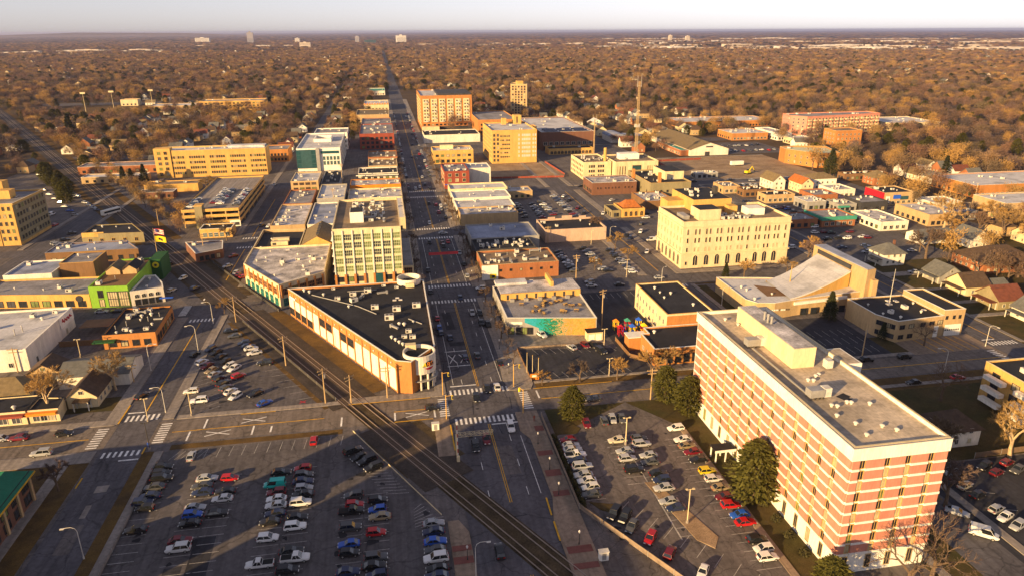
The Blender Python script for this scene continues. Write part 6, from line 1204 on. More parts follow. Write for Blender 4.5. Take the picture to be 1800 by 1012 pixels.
HAZE = 0.000045
CARS=[
('left wall row, big near lot','cars parked in the big foreground lot',[(-55.2,152.8,'ks'),(-54.8,150.1,'ks'),(-54.1,147.9,'ku'),(-54.9,144.7,'gs'),(-55,141.5,'ns'),(-55.8,139.4,'ns'),(-54.7,137.3,'ks'),(-54.4,130.1,'ks')]),
('first double row, left side, big near lot','cars parked in the big foreground lot',[(-44.1,146.1,'ss'),(-44.5,143.3,'gs'),(-43.9,140.8,'ns'),(-44.3,135.6,'ss'),(-44.3,133.2,'bs'),(-44.1,130.3,'ks'),(-44.7,125.1,'ms'),(-44.5,122.7,'wu')]),
('first double row, right side, big near lot','cars parked in the big foreground lot',[(-39.1,145.4,'rs'),(-39.1,140.4,'ks'),(-39.2,137.8,'ws'),(-39.4,132.8,'ks')]),
('second double row, left side, big near lot','cars parked in the big foreground lot',[(-28,145.6,'ks'),(-28.7,140.9,'tv'),(-28,138,'ms'),(-27.7,135.6,'ws'),(-27.5,133.3,'ws'),(-27.3,130.5,'ns'),(-28,127.9,'ks'),(-27.8,122.8,'ws'),(-28.2,115.3,'wp')]),
('second double row, right side, big near lot','cars parked in the big foreground lot',[(-23.2,146.3,'rs'),(-22.8,143.6,'gs'),(-22.7,141.1,'ns'),(-22.3,138.5,'ss'),(-22.2,136.1,'ks'),(-22.5,133.2,'wu'),(-22.8,128.3,'ks'),(-22.8,125.4,'wu'),(-22.7,118,'ks'),(-21.8,115.8,'wp'),(-22.9,112.8,'ks')]),
('third double row, left side, big near lot','cars parked in the big foreground lot',[(-11.3,133.8,'gs'),(-11.1,130.5,'rs'),(-11.7,128.4,'kp'),(-11.7,123.1,'gu'),(-11.8,118.1,'bs'),(-11.7,115.5,'ks'),(-11.7,110.3,'ns')]),
('third double row, right side, big near lot','cars parked in the big foreground lot',[(-6.3,131.2,'ks'),(-6.3,128,'bs'),(-5.8,125.5,'os'),(-6.6,120.6,'rs'),(-6.6,113.2,'gu'),(-6.9,111,'ks'),(-6.4,108.4,'ns')]),
('row beside the paved plaza, big near lot','cars parked in the big foreground lot',[(5,121.4,'ss'),(4.8,118.8,'ns'),(4.9,115.8,'bs'),(4.7,113.4,'gs'),(4.7,110.9,'wu'),(4.7,108.2,'ks'),(4.5,106.1,'ns')]),
('angled row beside the white railway barrier','cars parked in the big foreground lot',[(-12.1,151.5,'ku',28),(-10.5,148.7,'ks',28),(-8.7,146.7,'ku',28),(-7.2,143.7,'ku',28)]),
('street edge of the big near lot','cars parked in the big foreground lot',[(-21.7,158.1,'rs',90),(-49.8,156.4,'ss',90)]),
('hedge row of the striped tower lot','cars parked in the tower lot',[(39.9,147.1,'ms'),(39.9,144.6,'ss'),(39.8,142.6,'ss'),(39.9,140.2,'wp'),(39.7,137.8,'ns'),(40.2,135.3,'su'),(39.5,132.1,'ss'),(39.8,129.9,'ws'),(39.9,127.4,'ws'),(39.3,124.8,'gs')]),
('curved wall row of the tower lot','cars parked in the tower lot',[(42.2,117.7,'ku',50),(44.1,116.3,'ku',50),(44.6,113.3,'gs',50),(46.9,109.1,'rs',50),(49.1,104.4,'ms',50),(53.2,98.5,'ws',50)]),
('far evergreen edge of the tower lot','cars parked in the tower lot',[(46.4,153.8,'ms',85),(51.3,154.2,'gs',85),(53.6,154.6,'ss',85),(56.1,154.5,'gs',85)]),
('middle double row, left side, tower lot','cars parked in the tower lot',[(51.7,144.6,'cs'),(52,139.7,'ss'),(51.5,136.6,'ss'),(51.5,131.9,'ku')]),
('middle double row, right side, tower lot','cars parked in the tower lot',[(57.2,144.5,'gs'),(56.9,141.9,'su'),(56.9,137,'ss'),(56.3,134.3,'gs'),(56.5,129.7,'ks'),(56.3,127.1,'ns'),(55.7,124.2,'ss'),(55,119.6,'ss'),(55.6,117.2,'ns')]),
('footpath row beside the striped tower','cars parked in the tower lot',[(67.9,147.3,'ws'),(67.6,142,'ws'),(67.5,139.2,'os'),(67.7,136.5,'ms'),(67.7,133.1,'ks'),(67.8,128.5,'ys'),(67.8,125.4,'ws'),(68.1,122.1,'os'),(67.4,119,'ms'),(67.3,116,'rs'),(67.7,112.7,'bs'),(67.7,110.2,'rs'),(67.4,104.9,'ks'),(67.4,102.3,'ws'),(66.9,99.9,'ws')]),
('railway row of the triangular lot','cars parked in the triangular railway lot',[(-55,233.4,'ks',15),(-52.8,228.8,'gs',15),(-48.8,222.4,'ns',15),(-47,219.4,'ns',15)]),
('pair by the railway, triangular lot','cars parked in the triangular railway lot',[(-45.8,217.4,'ws',15),(-44.2,213.7,'ws',15)]),
('slanted far row of the triangular lot','cars parked in the triangular railway lot',[(-58.5,219.6,'ns',55),(-56.2,216.4,'ks',55),(-54,213.2,'ks',55),(-52.1,209.4,'ks',55),(-48.5,203.6,'ws',55)]),
('slanted near row of the triangular lot','cars parked in the triangular railway lot',[(-58.9,209.7,'ws',55),(-56.9,206.8,'ms',55),(-54.9,203.5,'os',55),(-53.4,200.6,'ss',55),(-51.5,197.3,'ks',55),(-49.8,194.2,'ks',55),(-48.4,190.9,'gs',55),(-46.8,188.6,'ws',55),(-44.9,185.2,'ws',55)]),
('street end of the triangular lot','cars parked in the triangular railway lot',[(-57.6,190.5,'ws'),(-54.2,184.4,'wu')]),
('open middle of the triangular lot','cars parked in the triangular railway lot',[(-39.9,205.6,'ku'),(-46.3,198.1,'rs',40),(-50.2,205.7,'ws',40),(-39.7,185.9,'ks',40),(-36.4,179.9,'bs',40)]),
('near end of main street','vehicles on main street',[(17.1,148,'ku',90),(20.1,150.8,'ms',90),(27,155.4,'wu',90),(16.9,110.6,'ku',90)]),
('main street crossing at the rounded corner','vehicles on main street',[(20.4,172.2,'ks',90),(24.1,177,'ks',90),(27,177.7,'ws',90)]),
('main street beside the mural shop','vehicles on main street',[(14.4,231.9,'rs',90),(14.4,223.6,'bs',90),(14.6,218.9,'ns',90),(17.2,214.5,'ns',90),(20.3,198.6,'ns',90),(24.2,199.3,'gs',90),(27,234.6,'ss',90),(29.7,233.8,'ks',90),(29,225,'ks',90),(31,223,'ks',90),(24.4,250.1,'ns',90),(30.3,193,'ks',90),(13.8,259.2,'ks',90)]),
('cross street mouth by the brown brick shop','vehicles on main street',[(33.5,259.6,'ws')]),
('main street beside the glass office block','vehicles on main street',[(25.9,342.6,'ss'),(18.1,327.3,'ks',90),(24,325,'ms',90),(26.9,326.9,'rs',90),(24.1,319.7,'ks',90),(30.3,307.9,'ss',90),(30,275.5,'ss',90),(14.7,285.6,'ks',90),(30.7,291.4,'ks',90)]),
('main street in front of the white roofed shops','vehicles on main street',[(20.6,363.4,'ws',90),(27.1,405,'rs',90),(29.6,400.9,'ws',90),(27.2,385.8,'ms',90),(28.9,392.3,'ss',90),(23.3,409.5,'ks',90),(30.1,373.9,'ks',90)]),
('main street by the red three storey shop','vehicles on main street',[(17.8,451,'ss',90),(20.7,456.5,'ws',90),(24.1,529,'ss',90),(27.5,588,'rs',90),(29.5,584.5,'ms',90),(20.9,573.3,'ks',90),(24.4,464.1,'ks',90)]),
('cross street south of the rounded corner','vehicles on main street',[(8.3,168.9,'ks')]),
('cross street in front of the small shops','vehicles on main street',[(-94,172.6,'ms'),(-83.7,172.7,'ks'),(-85.4,164,'su'),(-98.8,173,'ss')]),
('left hand street beside the triangular lot','vehicles on main street',[(-70.6,190.4,'ks',62),(-62.4,216,'ks',62)]),
('cross street in front of the lime green bar','vehicles on main street',[(-104.2,260.7,'ss'),(-98.9,260.4,'ks'),(-92.5,259.9,'ws'),(-85.4,258.5,'ms')]),
('road between the bar and the railway','vehicles on main street',[(-95.3,314.4,'ks',60),(-84.6,294.2,'ws',60),(-76.9,280.5,'ns',60),(-85.1,279.6,'ss',60)]),
('street behind the railway by the small diner','vehicles on main street',[(-157.7,359.4,'ss',35),(-157.1,377.9,'ks',35),(-70,322.2,'ms',35),(-69.7,307.5,'ss',35),(-60.3,291.5,'rs',35)]),
('left hand street beside the parking deck','vehicles on main street',[(-65.4,375.7,'ks',75),(-72.8,482.6,'ss',75),(-61.6,373.5,'ws',75),(-64.4,296.8,'ss',75),(-63.1,294,'ms',75)]),
('forecourt of the mural shop','cars parked by the mural shop',[(47.2,211,'wu',110),(54.5,199.7,'ss',110),(59.1,200.3,'ms',110),(61.9,199.9,'ks',110),(62.8,195.1,'ku',110)]),
('back yard behind the mural shop','cars parked by the mural shop',[(48.9,261.8,'ks'),(54.8,262.4,'ws'),(77.3,259,'ss'),(76.8,254.2,'ss'),(88,253.5,'ks')]),
('shaded street below the corner lot','cars parked by the mural shop',[(47,166.2,'ws'),(51.8,166,'gs')]),
('left row of the near back lot','cars parked in the block behind main street',[(74.7,301.2,'ks'),(74.7,297,'ns'),(74.7,293,'ss'),(74.7,289,'ns'),(74.8,285.2,'ws'),(74.8,281.4,'ss'),(74.8,277.7,'ks'),(74.8,274.1,'gs')]),
('middle row of the near back lot','cars parked in the block behind main street',[(87.3,304.5,'ks'),(87.5,299.6,'ns'),(87.7,294.8,'ss'),(87.9,290.1,'gs'),(88.1,285.6,'ss')]),
('pair under the small tree, back lot','cars parked in the block behind main street',[(87.1,273.7,'ss'),(88.9,271.4,'ks')]),
('right row of the near back lot','cars parked in the block behind main street',[(98.5,298.9,'ks'),(98.5,294,'ns'),(98.5,289.4,'ks'),(98.5,284.8,'ss'),(98.5,280.3,'ss'),(98.5,276,'ns'),(98.5,271.8,'ss'),(98.5,267.7,'ws')]),
('left row of the far back lot','cars parked in the block behind main street',[(73.6,395.9,'ss'),(73.2,388.4,'ks'),(72.8,381.1,'ns'),(72.5,374.1,'ks'),(72.1,367.3,'gs')]),
('second row of the far back lot','cars parked in the block behind main street',[(82,396.1,'ks'),(81.8,389.3,'ss'),(81.7,382.7,'ns'),(81.5,376.2,'ss'),(81.4,370,'gs'),(81.2,363.9,'ms')]),
('third row of the far back lot','cars parked in the block behind main street',[(88,400.5,'gs'),(88.1,393.8,'ws'),(88.1,387.3,'ss'),(88.2,381,'ss'),(88.2,374.9,'ns'),(88.3,369,'ms')]),
('fourth row of the far back lot','cars parked in the block behind main street',[(98.9,413.9,'ss'),(98.9,407.8,'ns'),(99,401.7,'ns'),(99,395.9,'ss'),(99,390.1,'ss'),(99.1,384.6,'ns'),(99.1,379.1,'ss'),(99.2,373.8,'ks'),(99.2,368.7,'ms'),(99.3,363.6,'ns')]),
('kerb row north of the far back lot','cars parked in the block behind main street',[(105.2,412.7,'ws',55),(105.3,400.9,'ks',55)]),
('kerb row south of the far back lot','cars parked in the block behind main street',[(105.1,380.9,'ms',60),(105.5,368.9,'ks',60)]),
('yard of the little tiled restaurant','cars parked in the block behind main street',[(130.6,396.7,'ws',30),(115.9,366.3,'ws',60),(147.7,396.4,'ws',30),(135.5,353.4,'ws'),(138.8,362.4,'ks'),(119,370.1,'ks',60)]),
('kerb beside the arched stone building','cars parked in the block behind main street',[(114,316.4,'ns',60),(123,326.5,'ws',60),(128.6,341,'ks',60),(123,311.6,'wv'),(114.2,293.6,'ws',60),(106.6,258.7,'ss',5),(114,321.6,'ks',60)]),
('lot behind the church','cars parked in the lot east of the stone building',[(212.9,318.9,'ws'),(207.1,308.9,'ws'),(212.2,308.7,'ms'),(214.6,306.7,'ks'),(224.7,306.9,'ms'),(225.2,297.8,'ws'),(226.8,295.7,'ms'),(206.5,297.3,'ks'),(213.4,298.6,'ks'),(216.3,296.6,'ws'),(204.9,283.1,'ns'),(216.1,280.8,'ns'),(181.5,287.5,'wu'),(211.2,275,'ss')]),
('lot beside the green banded shop','cars parked in the lot east of the stone building',[(206.2,379.2,'ns',20),(208.6,376.9,'ns',20),(207.5,371.5,'ss',20),(212.6,361.9,'ss',20),(214.7,360.5,'ss',20),(219.4,360,'ms',20),(220.2,357.3,'bs',20),(220.7,351.4,'gs',20),(214.4,338,'ks',20)]),
('kerb beside the fire station','cars parked in the lot east of the stone building',[(140.5,174.5,'ks'),(153,174,'ku'),(144.1,158.6,'ks'),(158.8,159.1,'rs')]),
('path row behind the striped tower','cars in the lot behind the striped tower',[(121.9,118.4,'ss',20),(121.4,115.6,'ks',20),(121.2,113.1,'cs',20),(121.5,109.8,'ks',20),(121.4,104.7,'ss',20),(121.1,102.2,'ws',20),(121.3,99.3,'ss',20)]),
('back row behind the striped tower','cars in the lot behind the striped tower',[(131.2,118.8,'ks',20),(132,116.1,'ms',20),(137.5,119.1,'ms',20),(137.7,116.3,'gs',20)]),
('side street behind the striped tower','cars in the lot behind the striped tower',[(112.5,98.4,'wv',-42),(112.5,105.3,'ss',-42)]),
('driveway beside the white house','cars by the houses',[(212.3,245.7,'ss',-20),(233,273,'ws'),(216.7,283.6,'ns',-20)]),
('left row of the cream office lot','cars in the lot beside the cream office',[(-215.2,493.4,'ns',-15),(-206.9,479.5,'ss',-15),(-198.9,466.3,'ns',-15),(-191.4,453.7,'ns',-15),(-184.2,441.8,'ss',-15),(-177.3,430.4,'bs',-15),(-170.8,419.5,'ss',-15)]),
('right row of the cream office lot','cars in the lot beside the cream office',[(-242.3,552.7,'ws',-15),(-234,540,'ks',-15),(-225.9,527.8,'ws',-15),(-218.2,516.2,'ms',-15),(-210.8,504.9,'ws',-15)]),
('end row of the cream office lot','cars in the lot beside the cream office',[(-200.8,489.3,'ss',-15),(-196.2,482.4,'ns',-15),(-191.8,475.7,'ss',-15),(-187.5,469.2,'ws',-15)]),
('kerb beside the cream office','cars in the lot beside the cream office',[(-183.7,422.9,'wv',80),(-172.2,397.3,'rs',80),(-156.1,357.8,'ss',30),(-155.7,365.3,'ks',30)]),
('row along the railway near the cream office','cars in the lot beside the cream office',[(-176.3,450.4,'ss',-30),(-171.8,443.3,'ns',-30),(-167.3,436.4,'ss',-30),(-163.1,429.7,'ns',-30)]),
]

# ------------------------------------------------------------------ vehicles
COLR = {'k': ('black', (.012, .012, .014)), 'w': ('white', (.72, .71, .68)), 's': ('silver', (.38, .39, .40)), 'n': ('dark blue', (.018, .028, .075)), 'b': ('blue', (.02, .09, .42)), 'r': ('red', (.42, .012, .015)),
        'm': ('maroon', (.15, .008, .015)), 'g': ('grey', (.075, .078, .082)), 't': ('teal', (.02, .42, .36)), 'y': ('yellow', (.62, .48, .02)), 'o': ('beige', (.28, .22, .13)), 'c': ('cream', (.60, .53, .38))}
def car_meshes(kind):
    prof = {'s': [(-2.3, .45, .50, .62), (-2.2, .30, .82, .78), (-1.6, .24, .93, .88), (-.4, .22, .92, .90), (.9, .22, .90, .90), (1.7, .24, .80, .87), (2.15, .30, .68, .78), (2.32, .42, .52, .62)],
            'h': [(-2.05, .45, .60, .66), (-1.95, .30, .94, .80), (-1.4, .25, .98, .88), (.8, .24, .94, .88), (1.5, .26, .84, .85), (1.95, .32, .70, .76), (2.08, .42, .54, .62)],
            'u': [(-2.35, .45, .70, .70), (-2.25, .32, 1.05, .84), (-1.6, .28, 1.10, .92), (.9, .28, 1.06, .92), (1.7, .30, .98, .9), (2.2, .36, .88, .82), (2.36, .46, .62, .66)],
            'p': [(-2.75, .5, .80, .84), (-2.7, .40, 1.04, .92), (-1.6, .36, 1.04, .94), (-.2, .34, 1.06, .94), (1.2, .34, 1.06, .94), (2.0, .36, 1.0, .93), (2.6, .42, .88, .86), (2.75, .5, .66, .72)],
            'v': [(-2.5, .4, .9, .84), (-2.45, .3, 1.15, .92), (-1.5, .28, 1.2, .95), (1.0, .28, 1.15, .95), (2.0, .3, 1.0, .92), (2.45, .38, .86, .84), (2.55, .48, .6, .7)]}[kind]
    b = B(); rings = []
    for x, zb, zt, hw in prof:
        zm = zb + (zt - zb) * .55; half = [(hw * .86, zb), (hw, zb + .12), (hw, zm), (hw * .93, zt - .03), (hw * .6, zt)]
        r = [(x, y, z) for y, z in half] + [(x, -y, z) for y, z in reversed(half)]; n = len(b.v); b.v += r; rings.append((n, len(r)))
    for (n0, k), (n1, _) in zip(rings[:-1], rings[1:]):
        for i in range(k): j = (i + 1) % k; b.f.append((n0 + i, n1 + i, n1 + j, n0 + j)); b.m.append(0)
    n0, k = rings[0]; b.f.append(tuple(n0 + i for i in range(k))); b.m.append(0); n1, k = rings[-1]; b.f.append(tuple(n1 + i for i in reversed(range(k)))); b.m.append(0)
    c = {'h': (-1.95, .95, -1.55, .2, .83, .66, .9, 1.47), 's': (-1.85, .95, -1.1, .15, .84, .64, .86, 1.40), 'u': (-2.2, 1.0, -1.85, .35, .86, .70, 1.02, 1.70), 'p': (-.5, 1.35, -.25, .65, .88, .72, 1.0, 1.72), 'v': (-2.4, 1.75, -2.25, .95, .9, .78, 1.1, 2.05)}[kind]
    g = B(); lo = [(c[0], -c[4], c[6]), (c[1], -c[4], c[6]), (c[1], c[4], c[6]), (c[0], c[4], c[6])]; hi = [(c[2], -c[5], c[7]), (c[3], -c[5], c[7]), (c[3], c[5], c[7]), (c[2], c[5], c[7])]
    for i in range(4): j = (i + 1) % 4; g.quad([lo[i], lo[j], hi[j], hi[i]])
    # painted roof and pillars
    o = .03; rf = [(c[2] - .05, -c[5] - o), (c[3] + .05, -c[5] - o), (c[3] + .05, c[5] + o), (c[2] - .05, c[5] + o)]
    b.prism(rf, c[7] - .04, c[7] + .06, 0, bottom=True)
    for i in range(4): b.tube(Vector(lo[i]) * 1.0, Vector(hi[i]), .055, .05, 4)
    for s in (-1, 1):
        xm0, xm1 = (c[0] + c[1]) / 2, (c[2] + c[3]) / 2
        b.tube((xm0, s * c[4], c[6]), (xm1, s * c[5], c[7]), .05, .05, 4)
        if kind == 'v': b.quad([(c[0] + .2, s * (c[4] + .01), c[6]), (xm0, s * (c[4] + .01), c[6]), (xm1, s * (c[5] + .01), c[7]), (c[2], s * (c[5] + .01), c[7])][::s])
    b2 = B()
    if kind == 'p': b2.quad([(-2.6, -.78, 1.055), (-.6, -.78, 1.055), (-.6, .78, 1.055), (-2.6, .78, 1.055)])
    w = B(); w.tube((0, -.11, .33), (0, .11, .33), .33, .33, 12, 0); w.tube((0, -.13, .33), (0, .13, .33), .19, .19, 8, 1)
    wx = {'h': (-1.28, 1.3), 's': (-1.42, 1.42), 'u': (-1.45, 1.45), 'p': (-1.7, 1.75), 'v': (-1.55, 1.6)}[kind]; wy = {'h': .77, 's': .79, 'u': .82, 'p': .84, 'v': .84}[kind]
    hd = B(); xe = prof[-2][0] + .05; 
    hl = [(xe - .02, prof[-2][3] * .55, prof[-2][3] * .98)]
    return b, g, b2, w, wx, wy, prof
CM = {}
for kd in 'shupv':
    b, g, b2, w, wx, wy, prof = car_meshes(kd)
    d = {'body': b.mesh('car_body', ['car_paint'], False), 'glass': g.mesh('car_glass', ['car_glass']), 'wheel': w.mesh('wheel', ['tyre', 'metal']), 'wx': wx, 'wy': wy}
    if b2.f: d['bed'] = b2.mesh('load_bed', ['tyre'])
    hb = B(); xf, zf, hw = prof[-2][0] + .02, prof[-2][2] - .2, prof[-2][3]; hb.box(xf, xf + .14, -.22, .22, 0, .14); d['lamp'] = hb.mesh('headlight', ['head_lamp'])
    tb = B(); tb.box(prof[1][0] - .12, prof[1][0], -.2, .2, 0, .16); d['tail'] = tb.mesh('tail_light', ['tail_lamp']); d['lz'] = zf; d['ly'] = hw * .66; d['tz'] = prof[1][2] - .25; d['ty'] = prof[1][3] * .7
    # one-piece version for far cars
    m = B()
    for src, mi in ((b, 0), (g, 1)):
        n = len(m.v); m.v += src.v; m.f += [tuple(i + n for i in f) for f in src.f]; m.m += [mi] * len(src.f)
    for x in wx:
        for y in (-wy, wy): m.tube((x, y - .11, .33), (x, y + .11, .33), .33, .33, 8, 2)
    if b2.f: n = len(m.v); m.v += b2.v; m.f += [tuple(i + n for i in f) for f in b2.f]; m.m += [2] * len(b2.f)
    d['one'] = m.mesh('car', ['car_paint', 'car_glass', 'tyre']); CM[kd] = d
rc = random.Random(77); rv = random.Random(5)
CARPOS = []
def put_car(x, y, z, code, head, label, group):
    cn, cc = COLR[code[0]]; kd = code[1]; m = CM[kd]; f = rc.uniform(.85, 1.15); col = (cc[0] * f, cc[1] * f, cc[2] * f, 1)
    rz = R_(head) + rc.uniform(-.03, .03) + (math.pi if rc.random() < .5 else 0)
    near = math.hypot(x, y) < 215
    nm = {'s': 'sedan', 'h': 'hatchback', 'u': 'sport_utility_vehicle', 'p': 'pickup_truck', 'v': 'van'}[kd]
    s = rv.uniform(.93, 1.03)
    if not near:
        o = link(nm, m['one'], None, (x, y, z), rz, (s, s, s * rv.uniform(.95, 1.05))); o.color = col; tag(o, label, 'car', group); return
    t = thing(nm, label, 'car', (x, y, z), rz, group); t.scale = (s, s, s)
    o = link('body', m['body'], t); o.color = col
    link('cabin_glass', m['glass'], t)
    if 'bed' in m: link('load_bed', m['bed'], t)
    for wx in m['wx']:
        for wy in (-m['wy'], m['wy']): link('wheel', m['wheel'], t, (wx, wy, 0))
    for sy in (-1, 1): link('headlight', m['lamp'], t, (0, sy * m['ly'], m['lz'])); link('tail_light', m['tail'], t, (0, sy * m['ty'], m['tz']))
TN = {'s': 'sedan', 'h': 'hatchback', 'u': 'SUV', 'p': 'pickup truck', 'v': 'van'}
for desc, grp, lst in CARS:
    for i, it in enumerate(lst):
        x, y, code = it[:3]; code = code[0] + 'h' if code[1] == 's' and rc.random() < .4 else code; head = it[3] if len(it) > 3 else 0
        lab = COLR[code[0]][0] + ' ' + TN[code[1]] + ', ' + (ordinal(i + 1) + ' from far end, ' if len(lst) > 1 else 'at the ') + desc
        put_car(x, y, .05, code, head, lab, grp)
i = 0
for x0, yy, n in ((-88.0, 392, 12), (-91.6, 394, 12), (-79.4, 388, 13), (-101.5, 386, 7)):
    for k in range(n):
        c = rc.choice('wsskngwwm') + rc.choice('sshhu'); y = yy + k * 3.1
        put_car(x0, y, 9.0, c, 0, '%s %s, %s from near end, deck roof row %s' % (COLR[c[0]][0], TN[c[1]], ordinal(k + 1), {-88.0: 'right of the middle line', -91.6: 'left of the middle line', -79.4: 'along the right parapet', -101.5: 'along the left parapet'}[x0]), 'cars on the parking deck roof')
for sd_, xx in (('left', 13.4), ('right', 29.8)):
    k = 0; y = 440
    while y < 900:
        if not any(abs(y - q) < 12 for q in (437, 622)) and rc.random() < .62:
            k += 1; c = rc.choice('kwsgnkmrs') + rc.choice('sshhu'); put_car(xx, y, .05, c, 90, '%s %s parked far up main street, %s side, %s from the near end' % (COLR[c[0]][0], TN[c[1]], sd_, ordinal(k)), 'cars parked far up main street')
        y += 7.5
for k in range(15):
    c = rc.choice('kngks') + 's'; put_car(256 + k * 2.9, 425.5 + k * .1, .05, c, 90, '%s sedan, %s from the left in the dark row above the white house' % (COLR[c[0]][0], ordinal(k + 1)), 'dark car row on the right')
for k in range(12):
    c = rc.choice('kwsgn') + 's'; put_car(20.0 + rc.choice((-2.6, 4.2, 7)), 455 + k * 37 + rc.uniform(-6, 6), .05, c, 90, '%s sedan driving far up main street, %s from the near end' % (COLR[c[0]][0], ordinal(k + 1)), 'cars driving far up main street')
for k in range(16):
    c = rc.choice('kwsgnr') + rc.choice('sh'); put_car(282 + (k % 8) * 5.6 + rc.uniform(-1, 1), 552 + (k // 8) * 26 + rc.uniform(-3, 3), .05, c, rc.choice((0, 90)), '%s %s in the market car park, %s in its scattered rows' % (COLR[c[0]][0], TN[c[1]], ordinal(k + 1)), 'cars in the market car park')
for k in range(22):
    c = rc.choice('kwsgnrs') + rc.choice('shu'); put_car(217 + (k % 11) * 2.9, 404 + (k // 11) * 17, .05, c, 90, '%s %s behind the stone building, %s from left in the %s row' % (COLR[c[0]][0], TN[c[1]], ordinal(k % 11 + 1), 'near' if k < 11 else 'far'), 'cars behind the stone building') if (217 + (k % 11) * 2.9) < 235 else None
for k in range(14):
    c = rc.choice('kwsgnms') + rc.choice('shu'); put_car(124 + k * 13 + rc.uniform(-3, 3), 434.6 if k % 2 else 439.6, .05, c, 0, '%s %s on the street by the cream halls, %s from left' % (COLR[c[0]][0], TN[c[1]], ordinal(k + 1)), 'cars on the street by the cream halls')
# city bus at the level crossing
bt = thing('city_bus', 'white city bus with dark windows near the far level crossing', 'bus', (-152, 419, .05), R_(60))
b = B(); b.box(-5.6, 5.6, -1.25, 1.25, .4, 3.0); link('body', b.mesh('bus_body', ['white_paint']), bt)
b = B(); b.box(-5.3, 5.3, -1.28, 1.28, 1.4, 2.4); link('window_band', b.mesh('bus_window', ['glass']), bt)
for x in (-3.6, 3.4):
    for y in (-1.1, 1.1): link('wheel', CM['s']['wheel'], bt, (x, y, 0), 0, (1.4, 1.4, 1.4))
# excavator and truck on the building site
ex = thing('excavator', 'yellow excavator with raised arm on the building site', 'excavator', (249, 459, 0), .4)
box('track', 'tyre', -2.2, 2.2, -1.5, -.9, 0, .9, ex); box('track', 'tyre', -2.2, 2.2, .9, 1.5, 0, .9, ex); box('cab', 'flag_yellow', -1.9, 1.6, -1.3, 1.3, .9, 2.3, ex); box('cab_glass', 'glass', .3, 1.62, .1, 1.32, 2.3, 3.3, ex)
b = B(); b.tube((1.2, 0, 2), (4.4, 0, 4.8), .35, .3, 6); b.tube((4.4, 0, 4.8), (6.6, 0, 2.2), .28, .22, 6); link('boom', b.mesh('boom', ['flag_yellow']), ex)
b = B(); b.box(6.1, 7.1, -.6, .6, 1.2, 2.2); link('bucket', b.mesh('bucket', ['metal_dark']), ex)
tr = thing('site_trailer', 'white box trailer parked on the building site', 'trailer', (256.4, 490, 0), .1)
box('box_body', 'white_paint', -5, 5, -1.3, 1.3, .9, 3.6, tr); box('chassis', 'metal_dark', -4.8, 4.8, -1, 1, .5, .9, tr)
for x in (-3.6, -2.6, 3.6):
    for y in (-1.1, 1.1): link('wheel', CM['s']['wheel'], tr, (x, y, 0), 0, (1.4, 1.4, 1.4))
# red fences round the dirt lots
def fence_line(label, pts, h, mat, name='site_fence'):
    t = thing(name, label, 'fence', (pts[0][0], pts[0][1], 0))
    for (x0, y0), (x1, y1) in zip(pts[:-1], pts[1:]):
        l = math.hypot(x1 - x0, y1 - y0); n = max(1, int(l / 6)); an = math.atan2(y1 - y0, x1 - x0)
        for k in range(n):
            f = (k + .5) / n; link('panel', ubox(mat), t, (x0 + (x1 - x0) * f - pts[0][0], y0 + (y1 - y0) * f - pts[0][1], .12), an, (l / n - .12, .06, h - .12))
            link('post', ubox('metal'), t, (x0 + (x1 - x0) * k / n - pts[0][0], y0 + (y1 - y0) * k / n - pts[0][1], 0), an, (.1, .1, h + .1))
fence_line('red mesh fence along the near edge of the brown dirt lot', [(66, 477), (120, 472), (122, 478)], 1.3, 'brick_red'); fence_line('red mesh fence along the right edge of the brown dirt lot', [(122.6, 480), (120, 532)], 1.3, 'brick_red')
fence_line('red fence around the building site corner', [(203, 470), (203, 518), (242, 521)], 1.4, 'brick_red')
# white barrier between the near lot and the railway
fence_line('white barrier rail between the near lot and the railway', [(-12.4, 161.4), (6.9, 124.2)], .42, 'cream', 'barrier_rail')
fence_line('low concrete wall on the left edge of the near lot', [(-57.15, 62), (-57.15, 156)], .9, 'concrete', 'low_wall')
fence_line('pale retaining wall right of the near plaza', [(35.9, 160), (35.7, 121.3), (47.8, 99.2), (62, 72)], 1.3, 'concrete_tan', 'low_wall')
fence_line('brown board fence behind the playground', [(70, 203), (70.4, 190), (74.5, 186)], 1.5, 'brown_wall', 'board_fence')
fence_line('dark fence along the triangular lot and the railway', [(-17.5, 178.5), (-52.6, 242)], 1.1, 'metal_dark', 'railing')
fence_line('stone wall between corner lot and mural forecourt', [(37.6, 202.6), (66, 201.4)], .8, 'concrete_tan', 'low_wall')
fence_line('brick edge wall of the corner lot', [(37.4, 180), (37.2, 202)], .9, 'brown_wall', 'low_wall')
fence_line('dark retaining wall across the rails from the corner store', [(-41.5, 250), (-58, 279), (-86, 331)], 1.2, 'metal_dark', 'railing')
fence_line('wooden fence behind the yellow flats yard', [(132, 122.6), (154, 123.2)], 1.6, 'wood', 'board_fence')
